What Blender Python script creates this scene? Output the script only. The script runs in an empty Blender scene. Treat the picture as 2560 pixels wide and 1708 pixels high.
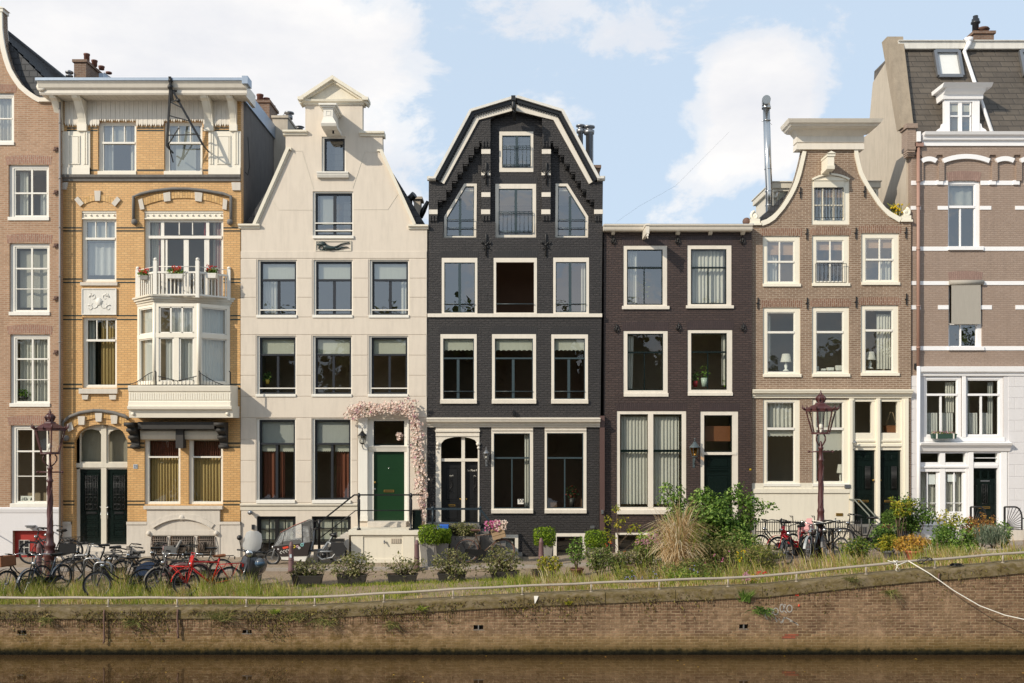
import bpy,math,random
from mathutils import Vector,Matrix
from mathutils.geometry import delaunay_2d_cdt
R=math.radians
rnd=random.Random(7)
scene=bpy.context.scene
COL=scene.collection

# ------------------------------------------------------------------ survey of the place
F,EYE,CX,HY=2490.0,3.97,1280.0,1085.0
YF=31.92
YQ=23.94
ZW=-1.34
class Conv:
    """survey coordinates (offset, scale) on a plane Y -> metres"""
    def __init__(s,ox,oy,sc,Y):s.ox,s.oy,s.sc,s.Y=ox,oy,sc,Y
    def x(s,v):return (s.ox+v*s.sc-CX)*s.Y/F
    def z(s,v):return EYE-(s.oy+v*s.sc-HY)*s.Y/F
    def p(s,a,b):return (s.x(a),s.z(b))
    def r(s,q):return (s.x(q[0]),s.x(q[2]),s.z(q[3]),s.z(q[1]))
    def d(s,v):return v*s.sc*s.Y/F
    def at(s,Y):return Conv(s.ox,s.oy,s.sc,Y)
def src(Y):return Conv(0,0,1,Y)
def lerp_tab(t,x):
    if x<=t[0][0]:return t[0][1]
    for (a,b),(c,d) in zip(t,t[1:]):
        if x<=c:return b+(d-b)*(x-a)/(c-a)
    return t[-1][1]
TQ=[(-30,-.203),(-5.1,-.203),(-3.94,-.145),(-.77,.037),(2.6,.18),(5.96,.307),(9.28,.65),(12.3,.89),(16,1.15),(40,1.3)]
TF=[(-30,0),(1.0,0),(7.95,.35),(16.4,.6),(40,.8)]
def zq(X):return lerp_tab(TQ,X)
def zf(X):return lerp_tab(TF,X)
def ground(X,Y):
    t=min(1,max(0,(Y-24.35)/(31.6-24.35)))
    return zq(X)*(1-t)+zf(X)*t

# ------------------------------------------------------------------ objects
ORG={}
def thing(name,label,cat,loc=(0,0,0),group=None):
    o=bpy.data.objects.new(name,None);COL.objects.link(o)
    o.empty_display_size=.3
    o.location=loc;ORG[o.name]=Vector(loc)
    tag(o,label,cat,group)
    return o
def tag(o,label=None,cat=None,group=None,kind=None):
    if label:o['label']=label
    if cat:o['category']=cat
    if group:o['group']=group
    if kind:o['kind']=kind
    return o
def copy_tree(o,parent=None):
    c=o.copy();COL.objects.link(c)
    if parent is not None:c.parent=parent
    for ch in list(o.children):copy_tree(ch,c)
    return c

class MB:
    def __init__(s):s.v,s.f,s.m,s.sm,s.mi=[],[],[],[],0
    def add(s,vs,fs,smooth=False,mi=None):
        b=len(s.v);s.v.extend(vs)
        for q in fs:
            s.f.append(tuple(b+i for i in q));s.m.append(s.mi if mi is None else mi);s.sm.append(smooth)
        return s
    def box(s,x0,x1,y0,y1,z0,z1,mi=None):
        if x0>x1:x0,x1=x1,x0
        if y0>y1:y0,y1=y1,y0
        if z0>z1:z0,z1=z1,z0
        return s.add([(x0,y0,z0),(x1,y0,z0),(x1,y1,z0),(x0,y1,z0),(x0,y0,z1),(x1,y0,z1),(x1,y1,z1),(x0,y1,z1)],
              [(0,3,2,1),(4,5,6,7),(0,1,5,4),(1,2,6,5),(2,3,7,6),(3,0,4,7)],mi=mi)
    def bbox(s,x0,x1,y0,y1,z0,z1,b=.006,mi=None):
        """box with chamfered front edges"""
        if x0>x1:x0,x1=x1,x0
        if z0>z1:z0,z1=z1,z0
        vs=[(x0,y0+b,z0),(x1,y0+b,z0),(x1,y0+b,z1),(x0,y0+b,z1),
              (x0+b,y0,z0+b),(x1-b,y0,z0+b),(x1-b,y0,z1-b),(x0+b,y0,z1-b),
              (x0,y1,z0),(x1,y1,z0),(x1,y1,z1),(x0,y1,z1)]
        return s.add(vs,[(4,5,6,7),(0,1,5,4),(1,2,6,5),(2,3,7,6),(3,0,4,7),(8,9,1,0),(9,10,2,1),(10,11,3,2),(11,8,0,3),(11,10,9,8)],mi=mi)
    def prism(s,poly,y0,y1,mi=None):
        a=sum(p[0]*q[1]-q[0]*p[1] for p,q in zip(poly,poly[1:]+poly[:1]))
        if a<0:poly=poly[::-1]
        n=len(poly)
        vs=[(x,y0,z) for x,z in poly]+[(x,y1,z) for x,z in poly]
        fs=[tuple(range(n)),tuple(range(2*n-1,n-1,-1))]
        for i in range(n):
            j=(i+1)%n
            fs.append((j,i,n+i,n+j))
        return s.add(vs,fs,mi=mi)
    def slab(s,outer,holes,y0,y1,mi=None):
        if not holes:return s.prism(outer,y0,y1,mi)
        pts,edges,loops=[],[],[outer]+holes
        for L in loops:
            b=len(pts);pts+=[Vector(p) for p in L]
            edges+=[(b+i,b+(i+1)%len(L)) for i in range(len(L))]
        vv,ee,ff=delaunay_2d_cdt(pts,edges,[],0,1e-5)[:3]
        def inside(p,L):
            c=False
            for (ax,ay),(bx,by) in zip(L,L[1:]+L[:1]):
                if (ay>p[1])!=(by>p[1]) and p[0]<(bx-ax)*(p[1]-ay)/(by-ay)+ax:c= not c
            return c
        keep=[]
        for t in ff:
            c=sum((vv[i] for i in t),Vector((0,0)))/len(t)
            if inside(c,outer) and not any(inside(c,h) for h in holes):keep.append(tuple(t))
        b=len(vv)
        vs=[(p[0],y0,p[1]) for p in vv]+[(p[0],y1,p[1]) for p in vv]
        fs,cnt=[],{}
        for t in keep:
            a=sum(vv[t[i]][0]*vv[t[(i+1)%3]][1]-vv[t[(i+1)%3]][0]*vv[t[i]][1] for i in range(3))
            if a<0:t=t[::-1]
            fs.append(t);fs.append(tuple(b+i for i in t[::-1]))
            for i in range(3):cnt[(t[i],t[(i+1)%3])]=1
        for (i,j) in cnt:
            if (j,i) not in cnt:fs.append((j,i,b+i,b+j))
        return s.add(vs,fs,mi=mi)
    def ring(s,x0,x1,z0,z1,w,y0,y1,mi=None):
        """rectangular frame, w = (left, right, top, bottom)"""
        if not isinstance(w,tuple):w=(w,)*4
        l,r,t,b=w
        if b>0:s.box(x0,x1,y0,y1,z0,z0+b,mi)
        if t>0:s.box(x0,x1,y0,y1,z1-t,z1,mi)
        if l>0:s.box(x0,x0+l,y0,y1,z0+b,z1-t,mi)
        if r>0:s.box(x1-r,x1,y0,y1,z0+b,z1-t,mi)
        return s
    def bar(s,p,q,w,h=None,mi=None,up=(0,0,1)):
        h=h or w;p,q=Vector(p),Vector(q);d=(q-p).normalized();u=Vector(up)
        if abs(d.dot(u))>.95:u=Vector((0,1,0))
        a=d.cross(u).normalized();b=a.cross(d).normalized()
        vs=[tuple(c+a*i*w/2+b*j*h/2) for c in (p,q) for i,j in ((-1,-1),(1,-1),(1,1),(-1,1))]
        return s.add(vs,[(3,2,1,0),(4,5,6,7),(0,1,5,4),(1,2,6,5),(2,3,7,6),(3,0,4,7)],mi=mi)
    def tube(s,pts,r,n=8,closed=False,mi=None):
        P=[Vector(p) for p in pts];m=len(P)
        rr=r if isinstance(r,(list,tuple)) else [r]*m
        vs,fs,prev=[],[],None
        for i,p in enumerate(P):
            if closed:d=P[(i+1)%m]-P[i-1]
            else:d=P[min(i+1,m-1)]-P[max(i-1,0)]
            d.normalize()
            if prev is None:
                a=d.cross(Vector((0,0,1)) if abs(d.z)<.9 else Vector((0,1,0))).normalized()
            else:a=(prev-d*prev.dot(d)).normalized()
            prev=a;b=d.cross(a)
            for k in range(n):
                t=2*math.pi*k/n
                vs.append(tuple(p+(a*math.cos(t)+b*math.sin(t))*rr[i]))
        for i in range(m if closed else m-1):
            i2=(i+1)%m
            for k in range(n):
                k2=(k+1)%n
                fs.append((i*n+k,i*n+k2,i2*n+k2,i2*n+k))
        if not closed:
            s.add(vs,fs,True,mi);b0=len(s.v)-len(vs)
            for q in (tuple(range(n-1,-1,-1)),tuple((m-1)*n+k for k in range(n))):
                s.f.append(tuple(b0+i for i in q));s.m.append(s.mi if mi is None else mi);s.sm.append(False)
            return s
        return s.add(vs,fs,True,mi)
    def lathe(s,prof,cx=0,cy=0,cz=0,n=16,mi=None,smooth=True,sx=1,sy=1,rot=0):
        vs,fs=[],[]
        for r,z in prof:
            for k in range(n):
                t=2*math.pi*k/n+rot
                vs.append((cx+r*sx*math.cos(t),cy+r*sy*math.sin(t),cz+z))
        for i in range(len(prof)-1):
            for k in range(n):
                k2=(k+1)%n
                fs.append((i*n+k,i*n+k2,(i+1)*n+k2,(i+1)*n+k))
        fs.append(tuple(range(n-1,-1,-1)));fs.append(tuple((len(prof)-1)*n+k for k in range(n)))
        return s.add(vs,fs,smooth,mi)
    def ball(s,c,r,n=10,mi=None,sy=1,sz=1):
        pr=[(max(r*math.sin(math.pi*i/n),1e-4),-r*sz*math.cos(math.pi*i/n)) for i in range(n+1)]
        return s.lathe(pr,c[0],c[1],c[2],n+2,mi,sy=sy)
    def xprof(s,prof,x0,x1,mi=None):
        """profile of (y, z) extruded along x"""
        a=sum(p[0]*q[1]-q[0]*p[1] for p,q in zip(prof,prof[1:]+prof[:1]))
        if a<0:prof=prof[::-1]
        n=len(prof)
        vs=[(x0,y,z) for y,z in prof]+[(x1,y,z) for y,z in prof]
        fs=[tuple(range(n-1,-1,-1)),tuple(range(n,2*n))]
        for i in range(n):
            j=(i+1)%n;fs.append((i,j,n+j,n+i))
        return s.add(vs,fs,mi=mi)
    def ribbon(s,path,w,y0,y1,mi=None,side=1):
        """strip of width w beside a path in the facade plane"""
        P=[Vector(p) for p in path];m=len(P);off=[]
        ww=w if isinstance(w,(list,tuple)) else [w]*m
        for i in range(m):
            d=(P[min(i+1,m-1)]-P[max(i-1,0)]).normalized()
            off.append(P[i]+Vector((d.y,-d.x))*side*ww[i])
        for i in range(m-1):
            s.prism([tuple(P[i]),tuple(P[i+1]),tuple(off[i+1]),tuple(off[i])],y0,y1,mi)
        return s
    def arc(s,x0,x1,zs,rise,h,y0,y1,mi=None,n=10,radial=True):
        """segmental arch band: springing height zs, rise, band height h"""
        cx,hw=(x0+x1)/2,(x1-x0)/2
        rise=max(rise,1e-3);rad=(hw*hw+rise*rise)/(2*rise);cz=zs+rise-rad
        a=math.asin(min(1,hw/rad));lo,hi=[],[]
        for i in range(n+1):
            t=-a+2*a*i/n
            lo.append((cx+rad*math.sin(t),cz+rad*math.cos(t)))
            hi.append((cx+(rad+h)*math.sin(t),cz+(rad+h)*math.cos(t)))
        for i in range(n):s.prism([lo[i],lo[i+1],hi[i+1],hi[i]],y0,y1,mi)
        return s
    def quad(s,vs,mi=None):return s.add([tuple(v) for v in vs],[tuple(range(len(vs)))],mi=mi)
    def cloth(s,x0,x1,z0,z1,y,amp=.03,per=.11,taper=0,mi=None,seed=0):
        """hanging curtain with folds; taper pulls the hem towards x0"""
        r=random.Random(seed+int(x0*1000));n=max(6,int((x1-x0)/per*6));ph=r.random()*6
        vs,fs=[],[]
        f2=[r.uniform(.6,1.25) for _ in range(n+2)]
        tt=ph
        for i in range(n+1):
            u=i/n;tt+=2*math.pi/6*f2[i]
            for j,zz in enumerate((z1,z1-(z1-z0)*.5,z0)):
                xx=x0+(x1-x0)*u
                if taper:xx-=(x1-x0)*u*taper*j/2
                vs.append((xx,y+amp*math.sin(tt)*(.6+.2*j),zz))
        for i in range(n):
            for j in range(2):fs.append((i*3+j,(i+1)*3+j,(i+1)*3+j+1,i*3+j+1))
        return s.add(vs,fs,True,mi)
    def build(s,name,mats,parent=None,label=None):
        if not s.v:return None
        me=bpy.data.meshes.new(name)
        o0=Vector((0,0,0))
        if parent is not None:o0=ORG[parent.name]
        vs=s.v if o0.length==0 else [(x-o0.x,y-o0.y,z-o0.z) for x,y,z in s.v]
        me.from_pydata(vs,[],s.f)
        for m in (mats if isinstance(mats,(list,tuple)) else [mats]):me.materials.append(m)
        me.polygons.foreach_set('material_index',s.m);me.polygons.foreach_set('use_smooth',s.sm)
        me.update()
        o=bpy.data.objects.new(name,me);COL.objects.link(o)
        if parent is not None:o.parent=parent
        ORG[o.name]=o0
        if label:o['label']=label
        return o

def solo(name,mb,mats,label,cat,group=None):
    """a thing that is one mesh: its origin goes to the middle of its base"""
    xs,ys,zs=zip(*mb.v);c=Vector(((min(xs)+max(xs))/2,(min(ys)+max(ys))/2,min(zs)))
    mb.v=[(x-c.x,y-c.y,z-c.z) for x,y,z in mb.v]
    o=mb.build(name,mats);o.location=c;ORG[o.name]=c
    tag(o,label,cat,group);return o

# ------------------------------------------------------------------ materials
def lin(h):
    h=h.lstrip('#');c=[int(h[i:i+2],16)/255 for i in (0,2,4)]
    return tuple(x/12.92 if x<=.04045 else ((x+.055)/1.055)**2.4 for x in c)
MATS={}
class NT:
    def __init__(s,name):
        s.m=bpy.data.materials.new(name);s.m.use_nodes=True;s.t=s.m.node_tree;s.t.nodes.clear()
        s.out=s.n('ShaderNodeOutputMaterial');MATS[name]=s.m
    def n(s,typ,**kw):
        o=s.t.nodes.new(typ)
        for k,v in kw.items():
            if k.startswith('i_'):
                key=k[2:];o.inputs[int(key) if key.isdigit() else key.replace('_',' ')].default_value=v
            else:setattr(o,k,v)
        return o
    def l(s,a,b):s.t.links.new(a,b)
    def math(s,op,a,b=None,clamp=False):
        o=s.n('ShaderNodeMath',operation=op,use_clamp=clamp)
        for i,q in enumerate((a,b)):
            if q is None:continue
            if isinstance(q,(int,float)):o.inputs[i].default_value=q
            else:s.l(q,o.inputs[i])
        return o.outputs[0]
    def mix(s,f,a,b,typ='MIX'):
        o=s.n('ShaderNodeMix',data_type='RGBA',blend_type=typ)
        for i,q in ((0,f),(6,a),(7,b)):
            if isinstance(q,(int,float)):o.inputs[i].default_value=q
            elif isinstance(q,tuple):o.inputs[i].default_value=(*q[:3],1)
            else:s.l(q,o.inputs[i])
        return o.outputs[2]
    def ramp(s,f,stops,interp='LINEAR'):
        o=s.n('ShaderNodeValToRGB');o.color_ramp.interpolation=interp
        e=o.color_ramp.elements
        while len(e)<len(stops):e.new(.5)
        for q,(p,c) in zip(e,stops):q.position=p;q.color=(*c[:3],1) if isinstance(c,tuple) else (c,c,c,1)
        s.l(f,o.inputs[0]);return o.outputs[0]
    def noise(s,vec,scale,detail=4,rough=.55,dist=0):
        o=s.n('ShaderNodeTexNoise',i_Scale=scale,i_Detail=detail,i_Roughness=rough,i_Distortion=dist)
        if vec is not None:s.l(vec,o.inputs['Vector'])
        return o.outputs['Fac']
    def pos(s):return s.n('ShaderNodeNewGeometry').outputs['Position']
    def obj(s):return s.n('ShaderNodeTexCoord').outputs['Object']
    def scaled(s,vec,sc):
        o=s.n('ShaderNodeMapping');o.inputs['Scale'].default_value=sc;s.l(vec,o.inputs[0]);return o.outputs[0]
    def bump(s,h,strength=.3,dist=.01):
        o=s.n('ShaderNodeBump',i_Strength=strength,i_Distance=dist);s.l(h,o.inputs['Height']);return o.outputs[0]
    def bsdf(s,col,rough=.6,normal=None,**kw):
        b=s.n('ShaderNodeBsdfPrincipled')
        for q,key in ((col,'Base Color'),(rough,'Roughness')):
            if isinstance(q,tuple):b.inputs[key].default_value=(*q[:3],1)
            elif isinstance(q,(int,float)):b.inputs[key].default_value=q
            else:s.l(q,b.inputs[key])
        for k,v in kw.items():b.inputs[k.replace('_',' ')].default_value=v
        if normal is not None:s.l(normal,b.inputs['Normal'])
        s.l(b.outputs[0],s.out.inputs[0]);return b

def paint(name,c,rough=.45,var=.1,bump=0.0,dirt=0.0,metallic=0.0):
    t=NT(name);p=t.pos()
    n=t.noise(p,3.1,5,.6);n2=t.noise(p,38,3)
    c=lin(c) if isinstance(c,str) else c
    dk=tuple(x*(1-var*1.6) for x in c);lt=tuple(min(1,x*(1+var)) for x in c)
    col=t.mix(t.math('MULTIPLY',t.math('ADD',n,n2),.5),dk,lt)
    if dirt:
        st=t.noise(t.scaled(p,(5,5,.7)),1.5,5,.65)
        col=t.mix(t.math('MULTIPLY',t.ramp(st,[(.45,0.0),(.75,1.0)]),dirt),col,tuple(x*.45 for x in c))
    nr=t.bump(n2,bump,.006) if bump else None
    t.bsdf(col,rough,nr,Metallic=metallic);return t.m

def brick(name,c1,c2,mortar,bw=.21,bh=.063,ms=.012,painted=0.0,bump=.5,stain=.25,vert=False,rough=.8,light=0.0,moss=None,bd=.008):
    t=NT(name);p=t.pos()
    sx=t.n('ShaderNodeSeparateXYZ');t.l(p,sx.inputs[0])
    u=t.math('ADD',sx.outputs[0],sx.outputs[1])
    cv=t.n('ShaderNodeCombineXYZ')
    wob=t.noise(p,1.3,2);z=t.math('ADD',sx.outputs[2],t.math('MULTIPLY',wob,.012))
    if vert:t.l(z,cv.inputs[0]);t.l(u,cv.inputs[1])
    else:t.l(u,cv.inputs[0]);t.l(z,cv.inputs[1])
    b=t.n('ShaderNodeTexBrick',offset=.5,squash=1.0)
    b.inputs['Scale'].default_value=1.0;b.inputs['Brick Width'].default_value=bw;b.inputs['Row Height'].default_value=bh
    b.inputs['Mortar Size'].default_value=ms;b.inputs['Mortar Smooth'].default_value=.3;b.inputs['Bias'].default_value=0
    t.l(cv.outputs[0],b.inputs['Vector'])
    for k,c in (('Color1',c1),('Color2',c2),('Mortar',mortar)):b.inputs[k].default_value=(*lin(c),1)
    n=t.noise(p,.9,5,.62);n2=t.noise(p,14,4,.6);n3=t.noise(p,55,2)
    col=t.mix(t.ramp(n2,[(.3,0.0),(.75,1.0)]),b.outputs['Color'],tuple(x*.62 for x in lin(c1)))
    col=t.mix(.55,b.outputs['Color'],col)
    d=t.ramp(n,[(.35,0.0),(.72,1.0)])
    col=t.mix(t.math('MULTIPLY',d,stain),col,tuple(x*.42 for x in lin(c2)))
    if light:
        l2=t.noise(p,1.7,6,.7,.6)
        col=t.mix(t.math('MULTIPLY',t.ramp(l2,[(.52,0.0),(.74,1.0)]),light),col,tuple(min(1,x*1.7) for x in lin(c1)))
    h=t.math('ADD',t.math('MULTIPLY',t.math('SUBTRACT',1,b.outputs['Fac']),.8-.3*painted),t.math('MULTIPLY',t.math('ADD',n3,n2),.35))
    st=t.noise(t.scaled(p,(2.6,2.6,.3)),1.4,5,.65)
    col=t.mix(t.math('MULTIPLY',t.ramp(st,[(.5,0.0),(.78,1.0)]),.3),col,tuple(x*.45 for x in lin(c2)))
    t.bsdf(col,rough,t.bump(h,bump,bd));return t.m

def tilemat(name,c1,c2,bw,bh):
    t=NT(name);p=t.pos()
    sx=t.n('ShaderNodeSeparateXYZ');t.l(p,sx.inputs[0])
    cv=t.n('ShaderNodeCombineXYZ');t.l(t.math('ADD',sx.outputs[0],t.math('MULTIPLY',sx.outputs[1],.9)),cv.inputs[0]);t.l(sx.outputs[2],cv.inputs[1])
    b=t.n('ShaderNodeTexBrick',offset=.5)
    b.inputs['Scale'].default_value=1.0;b.inputs['Brick Width'].default_value=bw;b.inputs['Row Height'].default_value=bh
    b.inputs['Mortar Size'].default_value=.02;b.inputs['Mortar Smooth'].default_value=.8
    t.l(cv.outputs[0],b.inputs['Vector'])
    for k,c in (('Color1',c1),('Color2',c2)):b.inputs[k].default_value=(*lin(c),1)
    b.inputs['Mortar'].default_value=(*[x*.35 for x in lin(c1)],1)
    n=t.noise(p,2.2,5,.65)
    col=t.mix(t.ramp(n,[(.35,0.0),(.75,.6)]),b.outputs['Color'],tuple(x*.5 for x in lin(c2)))
    w=t.n('ShaderNodeTexWave',bands_direction='X',i_Scale=1.0/bw*.16);t.l(cv.outputs[0],w.inputs[0])
    t.bsdf(col,.6,t.bump(t.math('SUBTRACT',1,b.outputs['Fac']),.6,.02));return t.m

def leafmat(name,dark,light,third=None,trans=.35,rough=.5):
    t=NT(name);g=t.n('ShaderNodeNewGeometry')
    stops=[(0.0,lin(dark)),(.6,lin(light))]+([(.93,lin(third)),(1.0,lin(third))] if third else [(1.0,tuple(min(1,x*1.35) for x in lin(light)))])
    col=t.ramp(g.outputs['Random Per Island'],stops)
    n=t.noise(g.outputs['Position'],2.3,3)
    col=t.mix(t.math('MULTIPLY',n,.45),col,tuple(x*.5 for x in lin(dark)))
    b=t.bsdf(col,rough,None,Specular_IOR_Level=.22)
    tr=t.n('ShaderNodeBsdfTranslucent');t.l(col,tr.inputs[0])
    mx=t.n('ShaderNodeMixShader',i_0=trans);t.l(b.outputs[0],mx.inputs[1]);t.l(tr.outputs[0],mx.inputs[2]);t.l(mx.outputs[0],t.out.inputs[0])
    return t.m

def glassmat(name,ior=1.5,tint=(.92,.96,.94),rough=.0,wave=.0):
    t=NT(name)
    lw=t.n('ShaderNodeLayerWeight',i_Blend=.5);f0=((ior-1)/(ior+1))**2*1.8
    fr=t.math('ADD',f0,t.math('MULTIPLY',t.math('POWER',lw.outputs['Facing'],5),1-f0))
    tr=t.n('ShaderNodeBsdfTransparent');tr.inputs[0].default_value=(*tint,1)
    gl=t.n('ShaderNodeBsdfGlossy',i_Roughness=rough)
    if wave:
        nb=t.bump(t.noise(t.pos(),1.6,2),wave,.02);t.l(nb,gl.inputs['Normal'])
    mx=t.n('ShaderNodeMixShader');t.l(fr,mx.inputs[0]);t.l(tr.outputs[0],mx.inputs[1]);t.l(gl.outputs[0],mx.inputs[2])
    t.l(mx.outputs[0],t.out.inputs[0]);return t.m

def clothmat(name,c,trans=.35):
    t=NT(name);n=t.noise(t.scaled(t.pos(),(30,30,3)),1,3)
    col=t.mix(n,tuple(x*.82 for x in lin(c)),lin(c))
    b=t.bsdf(col,.9);tr=t.n('ShaderNodeBsdfTranslucent');t.l(col,tr.inputs[0])
    mx=t.n('ShaderNodeMixShader',i_0=trans);t.l(b.outputs[0],mx.inputs[1]);t.l(tr.outputs[0],mx.inputs[2]);t.l(mx.outputs[0],t.out.inputs[0])
    return t.m

WHITE=paint('white paint','#e3ded3',.4,.05,.05,.14)
CREAM=paint('cream paint','#ddd4c5',.42,.07,.06,.2)
CREAMD=paint('weathered cream paint','#cfc7b6',.5,.1,.08,.2)
OLDWHITE=paint('weathered white paint','#d9d5cc',.55,.12,.1,.35)
PLASTER=paint('pale cream stucco','#d2c6b6',.8,.06,.25,.2)
PLASTERW=paint('white stucco','#d3d0d0',.8,.04,.12,.06)
PLASTERC=paint('warm cream stucco','#dcd4c2',.8,.05,.12,.18)
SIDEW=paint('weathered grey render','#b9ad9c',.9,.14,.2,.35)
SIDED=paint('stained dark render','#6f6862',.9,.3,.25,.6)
STONE=paint('grey limestone','#cbc2b5',.8,.1,.2,.3)
STONED=paint('dirty bluestone','#77736e',.8,.35,.25,.5)
STONEK=paint('near black stone','#35322f',.7,.4,.3,.4)  # near black stone for the beam and corbels under the bay
ZINC=paint('zinc sheet','#9aa6b4',.4,.08,0,.2,.5)
BLACKG=paint('dark green black paint','#0f1a17',.22,.15)
BLACK=paint('black paint','#121213',.42,.2)
IRON=paint('black iron','#1c1b1b',.45,.3)
GREYSASH=paint('anthracite sash paint','#2b2d31',.35,.12)
GREENDOOR=paint('green door paint','#18361f',.28,.1)
REDDOOR=paint('red door paint','#9c281f',.5,.1)
GREENBR=paint('dark green glazed brick','#2b332b',.35,.3)
MAROON=paint('maroon lamp paint','#4e2a29',.42,.25,.1,.2)
BOLLARD=paint('faded brown bollard paint','#6e5150',.6,.2,.1,.25)
STEEL=paint('galvanised steel','#8f9092',.38,.15,0,.15,.75)
CHROME=paint('polished metal','#c8c8c6',.2,.08,0,0,.95)
BRASS=paint('brass','#b08d4a',.3,.1,0,0,.8)
RUBBER=paint('black rubber','#1b1a1a',.8,.25)
TYREB=paint('tan tyre rubber','#a98f6e',.8,.15)
RUST=paint('rusty brown metal','#6b5044',.8,.3,.2,.4)
PINKBR=paint('pinkish brown paint','#9d7a6b',.5,.08,.05,.1)
BROWNPIPE=paint('brown painted duct','#57413c',.5,.12,.05,.15)
LEATHER=paint('brown leather','#7a4a2a',.5,.25,.1)
TERRA=paint('terracotta','#b4674a',.8,.15,.15,.3)
TERRAD=paint('dark terracotta','#6f473a',.7,.2,.15,.3)
POTBEIGE=paint('sand coloured pot','#c9ad92',.8,.1,.1,.2)
POTBLACK=paint('black plastic tub','#33302d',.5,.25,.1,.2)
POTGREY=paint('grey zinc planter','#8d8983',.55,.2,.1,.4)
SOIL=paint('potting soil','#3a2b20',.95,.4,.5)
WOODC=paint('weathered crate wood','#a38868',.8,.25,.2,.3)
FLOORW=paint('interior floor','#a08468',.6,.2)
ROOM=paint('interior wall','#b5a996',.9,.1)
CEIL=paint('interior ceiling','#d2c8b6',.9,.04)
ROOMD=paint('dark interior wall','#ab9982',.9,.2)
B1=brick('brown brick','#b58e70','#9b7658','#b5a28c',stain=.25,bump=.4)
B1V=brick('brown brick on end','#a37660','#8a624f','#a89684',vert=True,bump=.4)
B2=brick('yellow brick','#dcae71','#cd9c5f','#aa8759',bw=.2,bh=.07,ms=.012,stain=.14,bump=.3,rough=.5)
B2V=brick('yellow brick on end','#dcb274','#c09350','#96703f',vert=True,bw=.2,bh=.085,stain=.06,bump=.3,rough=.5)
B4=brick('black painted brick','#3b3634','#2d2928','#171515',bw=.21,bh=.075,ms=.016,painted=1,bump=1.0,stain=.3,rough=.5,bd=.03)
B4V=brick('black painted brick on end','#332f2e','#2a2726','#211f1f',vert=True,painted=1,bump=1.0,stain=.2,rough=.5)
B5=brick('dark brown painted brick','#524039','#40312c','#271d1a',bw=.21,bh=.072,ms=.014,painted=1,bump=1.0,stain=.3,rough=.5,bd=.025)
B5V=brick('dark brown painted brick on end','#463633','#3a2c2a','#2f2422',vert=True,painted=1,bump=.9,stain=.25,rough=.5)
B6=brick('grey brown brick','#927963','#7c634e','#b8a896',stain=.22,bump=.4,ms=.010)
B6V=brick('grey brown brick on end','#8f6a54','#745240','#ab9a88',vert=True,bump=.4)
B7=brick('mauve painted brick','#a59182','#9d8878','#927d6d',painted=1,bump=.9,stain=.1,rough=.65)
BCH=brick('chimney brick','#8a6a55','#6f5343','#8f8274',stain=.4)
TILE=tilemat('dark roof tiles','#3a3b3e','#2c2d30',.26,.2)
SLATE=tilemat('brown grey slates','#635a4f','#554d44',.42,.2)
GLASS=glassmat('window glass',1.66,wave=.08)
GLASSR=glassmat('old reflective window glass',2.3,wave=.16)
CLEAR=glassmat('lantern glass',1.45,(.97,.97,.95))
AMBER=glassmat('amber lantern glass',1.45,(.95,.7,.35))
CURT=clothmat('white curtain','#e8e2d6')
CURTG=clothmat('beige gold curtain','#c6a86f',.3)
CURTB=clothmat('rust brown curtain','#7a4530',.2)
CURTR=clothmat('red curtain','#a23c3c',.3)
LACE=clothmat('lace curtain','#efece6',.4)
BLIND=clothmat('cream roller blind','#d9d6c6',.35)
BLINDG=clothmat('grey roller blind','#b9b8b2',.25)
BLINDO=clothmat('apricot blind','#d7ae88',.35)
SAILC=clothmat('grey cotton','#b9b2a6',.2)
L_OLIVE=leafmat('grey olive leaves','#4a5128','#87884f','#bdb387')
L_BOX=leafmat('bright box leaves','#3d5a14','#7f9a26','#a5bb3c')
L_GREEN=leafmat('mid green leaves','#3f5c20','#779a3c','#abc566')
L_DARK=leafmat('dark green leaves','#2e471d','#5d7c33','#8ba650')
L_YEL=leafmat('yellow green leaves','#62721f','#a8a838','#d2ba42')
L_GOLD=leafmat('golden orange leaves','#9a7a2a','#d8b04c','#e2a860')
L_RED=leafmat('reddish bronze leaves','#6a4a2c','#96683c','#b4763e')
L_LAV=leafmat('grey green lavender','#56654f','#85937a','#a1a890')
L_DRY=leafmat('straw blades','#a37f4e','#e0c294','#f4e6c6')
L_GRASS=leafmat('grass blades','#828f36','#bfc05c','#e2d592',.45)
L_GRASSG=leafmat('fresh grass blades','#67852c','#aab84c','#d0ca6c',.45)
L_WEED=leafmat('tangled weed leaves','#5b6334','#8d8d50','#b7a36c',.35)
P_PINK=leafmat('pale pink petals','#e6c0b0','#f5e4d6','#fbf3e8',.3)
P_DPINK=leafmat('deep pink petals','#b83a78','#d8609c','#efd2e0',.3)
P_MAUVE=leafmat('mauve flower heads','#b5738a','#d09aa8','#dcb4bc',.3)
P_RED=leafmat('red petals','#b52a26','#d8483c',None,.3)
P_YELLOW=leafmat('yellow petals','#c9a514','#e6c832',None,.3)
P_BLUE=leafmat('lilac petals','#7a78b4','#a3a2d0',None,.3)
BARK=paint('twig bark','#5b4a3a',.9,.3,.3)
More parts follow.
